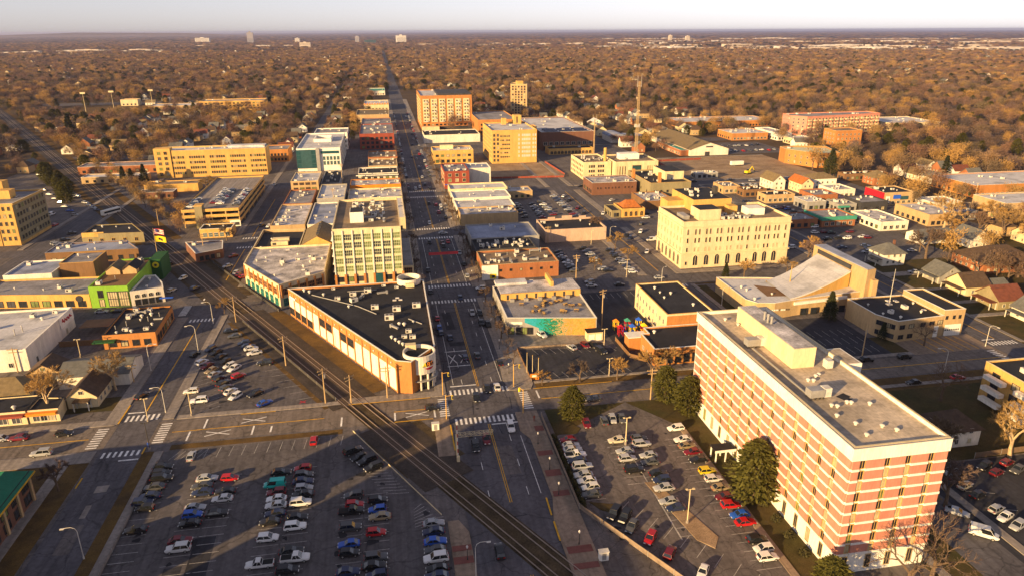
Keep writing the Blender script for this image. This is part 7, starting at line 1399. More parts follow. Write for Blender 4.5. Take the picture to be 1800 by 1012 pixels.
# hedge beside the tower lot
def clump(n, rx, ry, rz_, seed, size, mat, name, z=0):
    rnd = random.Random(seed); b = B()
    for _ in range(n):
        while True:
            p = Vector((rnd.uniform(-1, 1), rnd.uniform(-1, 1), rnd.uniform(0, 1)))
            if .3 < Vector((p.x, p.y, p.z * 1.0)).length < 1: break
        c = Vector((p.x * rx, p.y * ry, z + p.z * rz_)); a = Vector((rnd.gauss(0, 1), rnd.gauss(0, 1), rnd.gauss(0, 1))).normalized(); e = a.orthogonal().normalized() * size * rnd.uniform(.6, 1.3); f = a.cross(e).normalized() * size * rnd.uniform(.6, 1.3)
        b.quad([c - e - f, c + e - f, c + e + f, c - e + f])
    return b.mesh(name, [mat])
hedge = thing('hedge', 'long dark trimmed hedge between the plaza wall and tower lot', 'hedge', (36.8, 136, 0))
hm = clump(420, .7, 2.2, 1.1, 3, .16, 'hedge', 'hedge_leaves')
for k in range(9): link('leaves', hm, hedge, (0, -13 + k * 3.2, 0), 0 if k % 2 else math.pi)
for k in range(7):
    hp = thing('shrub', 'rounded dark shrub at the foot of the striped tower, %s from the left' % ordinal(k + 1), 'shrub', (74.6, 100 + k * 5.2, 0), k, 'shrubs along the striped tower'); link('leaves', clump(200, 1.1, 1.1, 1.3, k, .16, 'hedge', 'shrub_leaves'), hp)

# ------------------------------------------------------------------ poles, lamps, flags, mast
def lamp_mesh(h, arm, mat):
    p = B(); p.tube((0, 0, 0), (0, 0, h * .86), .10, .07, 8); p.tube((0, 0, 0), (0, 0, .5), .18, .16, 8)
    a = B(); pts = [(0, 0, h * .86), (arm * .12, 0, h * .95), (arm * .4, 0, h), (arm * .8, 0, h), (arm, 0, h * .985)]; a.path(pts, .05, 6)
    hd = B(); hd.box(arm - .1, arm + .65, -.17, .17, h * .985 - .12, h * .985 + .04); return p, a, hd
def street_lamp(x, y, h, rz, label, mat='metal_white', arm=2.2):
    t = thing('street_lamp', label, 'street lamp', (x, y, 0), rz, 'curved arm street lamps'); p, a, hd = lamp_mesh(h, arm, mat)
    link('pole', p.mesh('pole', [mat]), t); link('arm', a.mesh('arm', [mat]), t); link('lamp_head', hd.mesh('lamp_head', [mat]), t)
for x, y, h, rz, lb in ((-72.9, 207.4, 8.8, 0, 'curved street lamp across from the triangular lot'), (-61.8, 180.4, 7.6, math.pi, 'curved street lamp at the triangular lot corner'), (-62.2, 219.5, 9, math.pi, 'curved street lamp along the middle of the triangular lot'), (-62.5, 243, 8, math.pi, 'curved street lamp beside the railway at the lot tip'), (-61.9, 123.7, 7.4, math.pi, 'curved street lamp at the bottom left verge'),
                         (158.2, 163.6, 7.4, 2.6, 'curved street lamp across from the fire station'), (184.6, 177.4, 7.4, -1.2, 'curved street lamp at the fire station corner'), (104.2, 250.4, 7.6, .6, 'curved street lamp in front of the cream black roofed hall'), (103.6, 315.6, 7, 0, 'curved street lamp right of the pink walled store'), (11.6, 105, 8, 0, 'curved street lamp at the bottom of main street'), (118, 226, 7, .2, 'curved street lamp left of the church')):
    street_lamp(x, y, h, rz, lb)
def lot_light(x, y, h, label, mat='cream'):
    t = thing('lot_light', label, 'light pole', (x, y, 0), 0, 'car park light poles'); b = B(); b.tube((0, 0, 0), (0, 0, h), .12, .1, 8); link('pole', b.mesh('pole', [mat]), t); b = B(); b.tube((0, 0, 0), (0, 0, .8), .32, .3, 10); link('base', b.mesh('base', ['concrete']), t)
    b = B(); b.box(-.8, .8, -.05, .05, h, h + .1); b.box(-.95, -.5, -.2, .2, h + .05, h + .2); b.box(.5, .95, -.2, .2, h + .05, h + .2); link('lamp_head', b.mesh('lamp_head', [mat]), t)
for x, y, h, lb in ((56.2, 112.7, 8.2, 'cream light pole on the dirt island of the tower lot'), (53.3, 143.2, 7.4, 'cream light pole in the middle of the tower lot'), (-65, 176.2, 6.6, 'light pole at the left road crossing'), (-54.5, 177.2, 6.6, 'light pole at the near end of the triangular lot'), (-97.3, 221.6, 6, 'light pole behind the black roofed diner'), (-60.6, 161.8, 7.4, 'dark light pole at the corner of the near lot'), (94.1, 262.9, 7.4, 'light pole at the bottom of the near back lot'), (93, 311, 6.6, 'light pole at the top of the near back lot'), (60.4, 179.2, 5.6, 'light pole on the lower edge of the corner lot'), (65.4, 200.4, 5.6, 'white light pole beside the kiosk'), (342.5, 360, 9.4, 'light pole left of the long orange store'), (312, 330, 6, 'light pole beside the dark brick block')):
    lot_light(x, y, h, lb, 'cream' if 'dark' not in lb[:5] else 'metal_dark')
def utility(x, y, h, rz, label, trans=True):
    t = thing('utility_pole', label, 'utility pole', (x, y, 0), rz, 'wooden utility poles'); b = B(); b.tube((0, 0, 0), (0, 0, h), .2, .13, 8); link('pole', b.mesh('pole', ['tan']), t)
    b = B(); b.box(-1.5, 1.5, -.08, .08, h - .7, h - .5); b.box(-1.2, 1.2, -.08, .08, h - 1.6, h - 1.4)
    for k in (-1.3, -.6, .6, 1.3): b.tube((k, 0, h - .5), (k, 0, h - .25), .05, .05, 5)
    link('crossarm', b.mesh('crossarm', ['tan']), t)
    if trans:
        b = B(); b.tube((.45, 0, h - 3), (.45, 0, h - 1.9), .28, .28, 10); link('transformer', b.mesh('transformer', ['metal']), t)
for x, y, h, rz, lb, tr_ in ((-54.8, 242.3, 9.6, .6, 'utility pole by the rails left of the corner store', False), (-33.6, 203.6, 9.8, .6, 'utility pole beside the rails at the middle of the triangular lot', False), (-20.2, 177.6, 10.6, .6, 'utility pole with transformers at the level crossing', True), (-13.3, 176.4, 8.6, .6, 'bare utility pole right of the level crossing', False), (-3.6, 177.5, 9.8, 0, 'pale pole in front of the wedge store point', False), (68.9, 214.6, 13.7, .4, 'tall utility pole with lamps beside the mural shop', True), (67.3, 163.6, 9.4, 0, 'utility pole beside the evergreen trees', False),
                              (72.9, 263.4, 10.7, 0, 'utility pole at the near back lot entrance', True), (141.5, 178, 10.4, .8, 'utility pole in front of the church car park', True), (73.4, 316.8, 8.4, 0, 'utility pole left of the pink walled store', False), (-111.8, 213.8, 8, 0, 'utility pole in front of the white warehouse', False), (-75.6, 200.4, 6, 0, 'short utility pole near the white workshop', False), (-84, 330, 9.5, .6, 'utility pole by the far rails near the dark bar', False), (-118, 385, 9.5, .6, 'utility pole beyond the far level crossing', False), (-30, 402, 13, 0, 'tall utility pole behind the office block', False), (-28.6, 470, 15, 0, 'tall utility pole beside the dark roofed shop', False)):
    utility(x, y, h, rz, lb, tr_)
b = B(); b.tube((0, 0, 0), (0, 0, 2.7), .09, .06, 8, 0); b.tube((0, 0, 0), (0, 0, .6), .16, .12, 8, 0); PLM = b.mesh('pole', ['metal_dark'])
b = B(); b.tube((0, 0, 2.7), (0, 0, 3.05), .14, .24, 10); b.tube((0, 0, 3.05), (0, 0, 3.35), .24, .08, 10); PLG = b.mesh('lantern', ['far_white'])
def ped(x, y, label):
    t = thing('pavement_lantern', label, 'street lamp', (x, y, .16), 0, 'black pavement lanterns'); link('pole', PLM, t); link('lantern', PLG, t)
for k, (x, y) in enumerate(((32.7, 110.4), (32.5, 126.5), (32.7, 136.2), (32.3, 147.2))): ped(x, y, 'black lantern on the right plaza, %s from the bottom edge' % ordinal(k + 1))
ped(10.6, 110, 'black lantern with white globe on the left plaza')
for s, xx in (('left', 11.6), ('right', 31.8)):
    for k in range(14):
        y = 186 + k * 17.5
        if any(abs(y - q) < 9 for q in (257, 345, 437)): continue
        ped(xx, y, 'black lantern on the %s pavement of main street, %s from the crossing' % (s, ordinal(k + 1)))
for k, (x, y, h) in enumerate(((37.2, 185.6, 6.4), (38.8, 185.3, 5.6), (40.5, 184.9, 4.8))):
    t = thing('flagpole', 'white flagpole in the corner lot, %s from the left' % ordinal(k + 1), 'flagpole', (x, y, .04), 0, 'corner lot flagpoles'); b = B(); b.tube((0, 0, 0), (0, 0, h), .09, .05, 8); link('pole', b.mesh('pole', ['cream']), t); b = B(); b.tube((0, 0, h), (0, 0, h + .18), .1, .1, 8); link('finial', b.mesh('finial', ['gold']), t)
sg = thing('entrance_sign', 'orange and white low sign at the corner lot', 'sign', (38.6, 181.2, .04)); box('sign_body', 'orange_paint', -1.2, 1.2, -.3, .3, 0, 1.7, sg); box('sign_panel', 'white_paint', -.8, 1.0, -.36, -.31, .9, 1.5, sg)
# flag by the bar
fp = thing('flag_staff', 'tall flagpole with striped and yellow flags above the bar', 'flagpole', (-101.4, 322, 0)); b = B(); b.tube((0, 0, 0), (0, 0, 15), .16, .08, 8); link('pole', b.mesh('pole', ['tan']), fp)
def wave(name, x0, x1, z0, z1, mat, dy=0):
    b = B(); n = 8
    for i in range(n):
        u0, u1 = i / n, (i + 1) / n; f = lambda u: (x0 + (x1 - x0) * u, dy + .3 * math.sin(u * 5), -.6 * u * u)
        p, q = f(u0), f(u1); b.quad([(p[0], p[1], z0 + p[2]), (q[0], q[1], z0 + q[2]), (q[0], q[1], z1 + q[2]), (p[0], p[1], z1 + p[2])])
    link(name, b.mesh(name, [mat]), fp)
for k in range(7): wave('flag_stripe', .1, 4.2, 12.2 + k * .36, 12.2 + (k + 1) * .36 - .01, 'flag_red' if k % 2 == 0 else 'white_paint')
wave('flag_canton', .1, 1.9, 13.5, 14.75, 'flag_blue', -.06); wave('yellow_flag', .1, 4.6, 8.8, 11.4, 'flag_yellow'); wave('flag_emblem', 1.6, 3.0, 9.6, 10.6, 'dark_wall', -.08)
# radio mast
def lattice(name, label, x, y, h, w, cat='radio mast', plat=None):
    t = thing(name, label, cat, (x, y, 0)); b = B()
    c = [(-1, -1), (1, -1), (1, 1), (-1, 1)]
    def wz(z): return w * (1 - .45 * z / h)
    n = int(h / (w * 1.3))
    for i, (cx, cy_) in enumerate(c):
        l = B(); l.tube((cx * w, cy_ * w, 0), (cx * wz(h), cy_ * wz(h), h), .11, .08, 5); link('leg', l.mesh('leg', ['tan']), t)
    for k in range(n):
        z0, z1 = h * k / n, h * (k + 1) / n
        for i in range(4):
            a, d = c[i], c[(i + 1) % 4]; b.tube((a[0] * wz(z0), a[1] * wz(z0), z0), (d[0] * wz(z1), d[1] * wz(z1), z1), .05, .05, 4); b.tube((d[0] * wz(z0), d[1] * wz(z0), z0), (a[0] * wz(z1), a[1] * wz(z1), z1), .05, .05, 4)
    link('bracing', b.mesh('bracing', ['tan']), t)
    b = B()
    for dx in (-1.4, 1.4): b.tube((dx, 0, h - 4), (dx, 0, h + 4), .12, .06, 6); b.tube((dx, 0, h - 3), (0, 0, h - 3), .08, .08, 5)
    link('antenna', b.mesh('antenna', ['metal_white']), t)
    if plat:
        b = B()
        for k in range(8): an = k * math.pi / 4; b.tube((1.7 * math.cos(an), 1.7 * math.sin(an), plat - 1), (1.7 * math.cos(an), 1.7 * math.sin(an), plat + 1.2), .35, .35, 6)
        link('dish_ring', b.mesh('dish_ring', ['metal_white']), t)
lattice('radio_mast', 'tall thin lattice radio mast behind the cream civic hall', 181, 500, 61, .9, plat=30)
lattice('thin_mast', 'thin lattice mast left of the tall radio mast', 166.9, 560, 28, .4)
for k, (x, y, h) in enumerate(((-335, 1000, 24), (-372, 1010, 22), (-300, 1040, 22))):
    t = thing('field_light', 'tall sports field floodlight, %s from the right' % ordinal((2, 3, 1)[k]), 'floodlight', (x, y, 0), 0, 'sports field floodlights'); b = B(); b.tube((0, 0, 0), (0, 0, h), .35, .2, 6); link('pole', b.mesh('pole', ['cream']), t); b = B(); b.box(-3, 3, -.3, .3, h, h + 2); link('lamp_rack', b.mesh('lamp_rack', ['cream']), t)
# signal gantry at the main street crossing
gt = thing('signal_gantry', 'cream truss gantry with crossing signals over main street', 'signal gantry', (12.3, 146.0, .16)); b = B(); b.tube((0, 0, 0), (0, 0, 5.6), .22, .18, 8); link('post', b.mesh('post', ['cream']), gt)
b = B()
for y in (-.35, .35):
    for z in (5.0, 5.8): b.tube((0, y, z), (8.8, y, z), .045, .045, 5)
for k in range(9):
    x = k * 1.1
    for y in (-.35, .35): b.tube((x, y, 5.0), (x + (1.1 if k < 8 else 0), y, 5.8), .03, .03, 4); b.tube((x, y, 5.0), (x, y, 5.8), .03, .03, 4)
    b.tube((x, -.35, 5.8), (x, .35, 5.8), .05, .05, 4)
link('truss', b.mesh('truss', ['cream']), gt)
b = B()
for x in (3.4, 7.4): b.box(x - .5, x + .5, -.5, -.36, 4.4, 5.0)
link('signal', b.mesh('signal', ['dark_wall']), gt)
ga = thing('crossing_gate', 'raised red and white crossing gate arm beside the gantry', 'crossing gate', (12.4, 143.4, .03)); box('gate_box', 'cream', -.35, .35, -.35, .35, 0, 1.4, ga)
for k in range(8): b = B(); b.tube((0, .3 + k * .12, 1.2 + k * .95), (0, .3 + (k + 1) * .12, 1.2 + (k + 1) * .95), .09, .09, 6); link('gate_stripe', b.mesh('gate_stripe', ['red_paint' if k % 2 else 'white_paint']), ga)
for x, y, lb in ((8.2, 158.6, 'white relay cabinet on the grass by the main crossing'), (36.2, 105.6, 'pale utility cabinet by the curved wall')):
    c = thing('relay_cabinet', lb, 'cabinet', (x, y, .05)); box('cabinet_body', 'white_paint', -.9, .9, -.5, .5, 0, 1.9, c); box('cabinet_roof', 'metal_white', -1, 1, -.6, .6, 1.9, 2.0, c); box('cabinet_door', 'metal', -.4, .4, -.53, -.51, .2, 1.7, c)
# traffic signals at the main crossing
for k, (x, y, rz, lb) in enumerate(((11.4, 163.2, 0, 'yellow traffic signal pole at the near left corner of main crossing'), (11.6, 176.4, 0, 'yellow traffic signal pole below the round corner'), (31.6, 162.6, 2.0, 'yellow traffic signal pole at the near right corner'), (31.8, 177.8, 0, 'yellow traffic signal pole by the corner lot'))):
    t = thing('traffic_signal', lb, 'traffic signal', (x, y, .16), rz, 'main crossing signals'); b = B(); b.tube((0, 0, 0), (0, 0, 7), .14, .1, 8); link('pole', b.mesh('pole', ['gold']), t); b = B(); b.tube((0, 0, 6.6), (1.8, 0, 6.8), .07, .05, 6); link('arm', b.mesh('arm', ['gold']), t); box('signal_head', 'flag_yellow', 1.5, 1.9, -.2, .2, 5.6, 6.7, t); box('lens_plate', 'dark_wall', 1.55, 1.85, -.24, -.205, 5.7, 6.6, t)
# banner over main street
bn = thing('street_banner', 'long orange red banner hung across main street', 'banner', (21.5, 290, 0))
for x in (-9.6, 9.6): b = B(); b.tube((x, 0, .16), (x, 0, 8), .12, .1, 8); link('post', b.mesh('post', ['metal_dark']), bn)
box('banner_cloth', 'flag_red', -6, 6.5, -.03, .03, 5.6, 6.8, bn); b = B(); b.tube((-9.6, 0, 6.9), (9.6, 0, 6.9), .03, .03, 5); link('cable', b.mesh('cable', ['metal_dark']), bn)
# people on the pavements
def person(x, y, rz, top, legs, label):
    vs = [(0, 0, .95), (0, 0, 1.2), (0, 0, 1.42), (0, 0, 1.52), (0, .02, 1.66), (0, .02, 1.78), (.1, 0, .9), (.12, .06, .5), (.12, .0, .06), (.12, .16, .04), (-.1, 0, .9), (-.12, -.08, .5), (-.12, -.2, .08), (-.12, -.06, .04), (.2, 0, 1.4), (.27, -.05, 1.12), (.26, .08, .88), (-.2, 0, 1.4), (-.27, .05, 1.12), (-.26, .16, .9)]
    es = [(0, 1), (1, 2), (2, 3), (3, 4), (4, 5), (0, 6), (6, 7), (7, 8), (8, 9), (0, 10), (10, 11), (11, 12), (12, 13), (2, 14), (14, 15), (15, 16), (2, 17), (17, 18), (18, 19)]
    rr = [.15, .15, .16, .065, .1, .075, .1, .075, .055, .05, .1, .075, .055, .05, .075, .055, .045, .075, .055, .045]
    t = thing('person', label, 'person', (x, y, .17), rz)
    for nm, keep, mat in (('body', None, top),):
        me = bpy.data.meshes.new('person_body'); me.from_pydata(vs, es, []); me.materials.append(MATS[mat]); o = link(nm, me, t); md = o.modifiers.new('skin', 'SKIN'); md2 = o.modifiers.new('sub', 'SUBSURF'); md2.levels = 1; md2.render_levels = 1
        for i, sv in enumerate(me.skin_vertices[0].data): sv.radius = (rr[i], rr[i] * .85); sv.use_root = (i == 0)
    b = B(); b.tube((0, .02, 1.6), (0, .02, 1.8), .105, .07, 8); link('hair', b.mesh('hair', ['brown_wall']), t)
for a in ((-61.0, 162.6, .4, 'blue_paint', 'flag_blue', 'person in blue standing at the near lot corner'), (34.6, 206, 1, 'dark_wall', 'dark_wall', 'person in dark clothes near the mural forecourt'), (9.4, 200, 2, 'dark_wall', 'dark_wall', 'person in dark clothes beside the wedge store'), (33.6, 158, 0, 'brick_red', 'dark_wall', 'person in red on the near right plaza')): person(*a)

# ------------------------------------------------------------------ trees
def bare_tree(seed, h, spread, levels, ntwig, tw, pale=False, rtrunk=.35):
    rnd = random.Random(seed); tb = B(); cb = B(); tips = []
    def grow(p, d, l, r, lev):
        q = p + d * l; mid = p + d * (l * .5) + Vector((rnd.uniform(-1, 1), rnd.uniform(-1, 1), 0)) * l * .06
        k = 7 if lev == 0 else (5 if lev == 1 else 3)
        tgt = tb
        tgt.tube(p, mid, r, r * .85, k, 0, False); tgt.tube(mid, q, r * .85, r * .66, k, 0, False)
        if lev >= 2: tips.append((mid, d, l)); tips.append((q, d, l))
        if lev == levels: tips.append((q, d, l)); return
        n = rnd.randint(3, 4) if lev < 2 else 3
        a0 = rnd.random() * 6.28
        for i in range(n):
            t = a0 + i * 6.283 / n + rnd.uniform(-.4, .4); el = rnd.uniform(.45, .95) * spread
            e = d.orthogonal().normalized(); f = d.cross(e); nd = (d * math.cos(el) + (e * math.cos(t) + f * math.sin(t)) * math.sin(el)); nd.z += .12; nd.normalize()
            st = q if i < 2 else p + d * l * rnd.uniform(.6, .95)
            grow(st, nd, l * rnd.uniform(.58, .78), r * .58, lev + 1)
    grow(Vector((0, 0, 0)), Vector((rnd.uniform(-.05, .05), rnd.uniform(-.05, .05), 1)).normalized(), h * .30, rtrunk, 0)
    for _ in range(ntwig):
        p, d, l = rnd.choice(tips); v = (d + Vector((rnd.gauss(0, .6), rnd.gauss(0, .6), rnd.gauss(.15, .5)))).normalized()
        s = p + Vector((rnd.gauss(0, .25), rnd.gauss(0, .25), rnd.gauss(0, .2))) * l * .5; e = s + v * l * rnd.uniform(.4, .9); w = v.orthogonal().normalized() * tw * rnd.uniform(.6, 1.4)
        if rnd.random() < .5: w = v.cross(w).normalized() * tw
        cb.quad([s - w * .5, s + w * .5, e])
    return tb, cb
TREES = []
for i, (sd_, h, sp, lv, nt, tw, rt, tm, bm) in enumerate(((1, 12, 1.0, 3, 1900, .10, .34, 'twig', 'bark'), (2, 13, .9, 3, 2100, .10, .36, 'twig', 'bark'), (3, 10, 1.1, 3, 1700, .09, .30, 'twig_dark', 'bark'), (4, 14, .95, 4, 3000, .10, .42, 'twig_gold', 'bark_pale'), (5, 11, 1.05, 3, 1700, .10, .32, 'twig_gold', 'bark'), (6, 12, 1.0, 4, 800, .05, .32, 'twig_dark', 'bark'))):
    tb, cb = bare_tree(sd_, h, sp, lv, nt, tw, rtrunk=rt); zs = max(v[2] for v in cb.v)
    TREES.append((tb.mesh('trunk', [bm]), cb.mesh('twigs', [tm]), zs))
# crown for woods seen from far: bigger flakes spread through an uneven volume
def far_crown(seed, mat, n=760, r=4.6, h=7.6, z0=3.0, size=.5):
    rnd = random.Random(seed); b = B(); lobes = [(Vector((rnd.uniform(-.5, .5) * r, rnd.uniform(-.5, .5) * r, z0 + h * rnd.uniform(.3, .75))), r * rnd.uniform(.42, .68)) for _ in range(9)]
    for _ in range(n):
        c, lr = rnd.choice(lobes); d = Vector((rnd.gauss(0, 1), rnd.gauss(0, 1), rnd.gauss(.25, 1))).normalized(); p = c + d * lr * rnd.uniform(.35, 1.2); v = (d + Vector((rnd.gauss(0, .5), rnd.gauss(0, .5), rnd.gauss(.2, .5)))).normalized()
        e = v * size * rnd.uniform(.9, 2.6); w = v.orthogonal().normalized() * size * rnd.uniform(.14, .3); 
        if rnd.random() < .5: w = v.cross(w)
        b.quad([p - e * .5 - w, p - e * .5 + w, p + e * .5 + w * .4, p + e * .5 - w * .4])
    return b.mesh('crown', [mat])
def simple_trunk(h=6.5, r=.28, mat='bark', seed=0):
    rnd = random.Random(seed); b = B(); b.tube((0, 0, 0), (0, 0, h * .55), r, r * .75, 6, 0, False)
    for k in range(5): a = k * 1.26 + rnd.random(); b.tube((0, 0, h * .5), (math.cos(a) * 2.2, math.sin(a) * 2.2, h * rnd.uniform(1.0, 1.3)), r * .5, r * .12, 4, 0, False)
    return b.mesh('trunk', [mat])
FAR = [(simple_trunk(6.5, .3, 'bark', k), far_crown(10 + k, 'twig' if k < 4 else ('twig_gold' if k == 4 else 'twig_dark'), n_, r_, h_, z_, s_)) for k, (n_, r_, h_, z_, s_) in enumerate(((1150, 5.6, 7.0, 3.0, .42), (1000, 4.0, 9.0, 3.2, .42), (1250, 6.4, 8.2, 3.2, .44), (900, 4.6, 6.2, 2.6, .4), (1100, 5.2, 7.8, 3.0, .42), (1000, 4.8, 8.0, 2.6, .44)))]
def conifer(seed, h, r, n, size, mat, shape):
    rnd = random.Random(seed); b = B(); tr = B(); tr.tube((0, 0, 0), (0, 0, h * .9), r * .09, .04, 7, 0, False)
    for _ in range(n):
        t = rnd.random() ** .75; z = h * (.06 + .94 * t); 
        rad = r * ((1 - t) ** .8 if shape == 'cone' else math.sin(math.pi * min(1, (.18 + .82 * t)) ** .9) ** .6) * (.82 + .18 * math.sin(z * 5.5 + seed)); a = rnd.random() * 6.283; rr = rad * math.sqrt(rnd.uniform(.25, 1)) * (1 + .18 * math.sin(3 * a + z))
        p = Vector((math.cos(a) * rr, math.sin(a) * rr, z)); d = Vector((math.cos(a), math.sin(a), rnd.uniform(-.5, .35))).normalized(); e = d * size * rnd.uniform(.7, 1.6); w = d.cross(Vector((rnd.gauss(0, .4), rnd.gauss(0, .4), 1))).normalized() * size * .42
        b.quad([p - w, p + w, p + e + w * .3, p + e - w * .3])
    return tr.mesh('trunk', ['bark']), b.mesh('needles', [mat])
CON = [conifer(1, 10, 3.6, 3600, .5, 'needle', 'round'), conifer(2, 12, 3.4, 3600, .48, 'needle_dark', 'cone'), conifer(3, 9, 2.4, 2200, .4, 'needle_dark', 'cone')]
def put_tree(x, y, pr, s, rz, label, cat='tree', name='bare_tree', group=None, z=0, kids=('trunk', 'crown')):
    t = thing(name, label, cat, (x, y, z), rz, group); t.scale = (s, s, s); link(kids[0], pr[0], t); link(kids[1], pr[1], t); return t
rt = random.Random(42)
# named trees
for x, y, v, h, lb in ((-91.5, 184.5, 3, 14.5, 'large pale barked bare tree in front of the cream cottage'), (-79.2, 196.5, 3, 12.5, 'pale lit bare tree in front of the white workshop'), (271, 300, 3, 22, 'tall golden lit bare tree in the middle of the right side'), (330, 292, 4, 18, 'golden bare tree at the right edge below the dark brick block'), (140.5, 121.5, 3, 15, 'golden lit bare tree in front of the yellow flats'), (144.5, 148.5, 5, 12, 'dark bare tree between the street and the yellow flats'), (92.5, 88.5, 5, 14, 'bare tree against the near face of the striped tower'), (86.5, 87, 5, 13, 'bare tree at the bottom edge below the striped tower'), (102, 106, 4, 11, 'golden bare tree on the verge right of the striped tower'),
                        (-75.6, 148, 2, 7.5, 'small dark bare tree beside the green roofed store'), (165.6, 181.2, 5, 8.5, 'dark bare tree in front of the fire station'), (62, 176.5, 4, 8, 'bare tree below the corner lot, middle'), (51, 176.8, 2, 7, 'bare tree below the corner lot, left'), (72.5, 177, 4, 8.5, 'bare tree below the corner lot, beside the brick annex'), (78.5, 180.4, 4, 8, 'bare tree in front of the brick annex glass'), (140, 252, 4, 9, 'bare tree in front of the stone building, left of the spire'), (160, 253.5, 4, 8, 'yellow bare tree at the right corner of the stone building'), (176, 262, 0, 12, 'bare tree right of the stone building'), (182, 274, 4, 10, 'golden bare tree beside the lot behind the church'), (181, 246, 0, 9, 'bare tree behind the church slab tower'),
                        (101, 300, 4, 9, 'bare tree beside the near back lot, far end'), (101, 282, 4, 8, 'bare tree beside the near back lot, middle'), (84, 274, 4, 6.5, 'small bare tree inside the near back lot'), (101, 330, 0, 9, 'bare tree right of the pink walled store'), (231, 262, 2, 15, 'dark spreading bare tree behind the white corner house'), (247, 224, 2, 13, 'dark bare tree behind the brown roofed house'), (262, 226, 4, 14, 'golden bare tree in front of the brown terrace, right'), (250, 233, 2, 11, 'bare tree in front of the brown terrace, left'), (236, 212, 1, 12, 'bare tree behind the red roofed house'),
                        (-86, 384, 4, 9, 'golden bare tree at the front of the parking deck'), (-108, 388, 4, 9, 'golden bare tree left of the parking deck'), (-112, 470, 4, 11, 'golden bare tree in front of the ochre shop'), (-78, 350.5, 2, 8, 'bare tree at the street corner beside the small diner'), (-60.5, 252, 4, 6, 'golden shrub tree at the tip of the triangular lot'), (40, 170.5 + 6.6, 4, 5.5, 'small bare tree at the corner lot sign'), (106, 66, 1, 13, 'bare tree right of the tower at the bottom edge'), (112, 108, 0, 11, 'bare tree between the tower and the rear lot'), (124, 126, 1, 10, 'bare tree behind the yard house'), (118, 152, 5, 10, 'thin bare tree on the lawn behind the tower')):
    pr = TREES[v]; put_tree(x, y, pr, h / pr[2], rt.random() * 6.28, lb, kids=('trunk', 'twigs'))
for x, y, v, h, lb in ((43.6, 157.4, 0, 9.5, 'dense green evergreen at the far left corner of the tower lot'), (70.8, 162, 0, 10.5, 'green evergreen by the footpath, left of the pair'), (74.2, 154.2, 0, 11, 'green evergreen by the tower corner, right of the pair'), (73.2, 117.6, 0, 14.5, 'big dark evergreen against the striped tower'), (71.6, 87.5, 0, 10, 'dark evergreen at the bottom edge beside the tower'), (148.6, 206.5, 1, 10.5, 'pointed conifer in front of the church entrance'), (132.5, 253, 1, 7, 'small dark conifer below the stone building'), (155.5, 188, 2, 6, 'small conifer at the fire station corner'),
                        (300, 440, 1, 19, 'tall green conifer behind the crimson wall store'), (330, 452, 2, 14, 'slim conifer among the right hand houses'), (372, 420, 2, 15, 'sharp conifer left of the right edge houses'), (312, 462, 0, 9, 'round evergreen in front of the brick civic hall'), (318, 463, 0, 8, 'second evergreen in front of the brick civic hall'), (-172, 506, 1, 12, 'left dark conifer beside the golden block'), (-166, 503, 1, 11, 'middle dark conifer beside the golden block'), (-159, 506, 1, 13, 'right dark conifer beside the golden block'), (-290, 740, 1, 24, 'tall dark conifer among the brown trees across the tracks')):
    pr = CON[v]; hh = (10, 12, 9)[v]; put_tree(x, y, pr, h / hh, rt.random() * 6.28, lb, name='evergreen_tree', kids=('trunk', 'needles'))
for k in range(9):
    y = 452 + k * 11; put_tree(rail_x(y) - 21 + rt.uniform(-3, 3), y, CON[0], rt.uniform(1.0, 1.3), k, 'green evergreen beside the railway embankment, %s from the near end' % ordinal(k + 1), name='evergreen_tree', group='evergreens along the railway', kids=('trunk', 'needles'))
for k, (x, y, v, h) in enumerate(((232, 236, 5, 12), (240, 228, 2, 11), (256, 222, 4, 13), (270, 232, 2, 14), (276, 246, 4, 13), (284, 262, 4, 15), (290, 284, 4, 16), (282, 290, 0, 13), (236, 272, 5, 10), (228, 246, 5, 9), (246, 205, 2, 12), (262, 208, 1, 12), (280, 214, 4, 13), (234, 196, 5, 11), (300, 300, 4, 15), (304, 270, 4, 14), (268, 292, 4, 12), (240, 186, 2, 11))):
    pr = TREES[v]; put_tree(x, y, pr, h / pr[2], rt.random() * 6.28, 'bare %s tree in the right hand yards, %s from the houses outward' % ({4: 'golden', 5: 'thin', 2: 'dark'}.get(v, 'brown'), ordinal(k + 1)), group='trees in the right hand yards', kids=('trunk', 'twigs'))
# street trees on main street
for s, xx in (('left', 9.6), ('right', 33.8)):
    k = 0; y = 190
    while y < 600:
        if not any(abs(y - q) < 9 for q in (257, 345, 437)):
            k += 1; pr = TREES[(2, 5, 5)[k % 3]]
            put_tree(xx + rt.uniform(-.4, .4), y, pr, rt.uniform(5.2, 7) / pr[2], rt.random() * 6.28, 'small bare street tree on the %s side of main street, %s from the crossing' % (s, ordinal(k)), name='street_tree', group='street trees on main street', kids=('trunk', 'twigs'), z=.16)
        y += 11 + rt.uniform(-1, 1)
# brush along the right side of the railway
NB = 0
for k in range(58):
    y = 362 + k * 10.5; f = FAR[(0, 4, 1, 4)[k % 4]]
    for off in (14, 23):
        NB += 1; put_tree(rp(y, off)[0] + rt.uniform(-2, 2), rp(y, off)[1] + rt.uniform(-2, 2), f, rt.uniform(.6, .85), rt.random() * 6.28, 'bare brown tree in the railway thicket, %s from the near end, %s row' % (ordinal(k + 1), 'inner' if off == 14 else 'outer'), group='thicket along the railway')

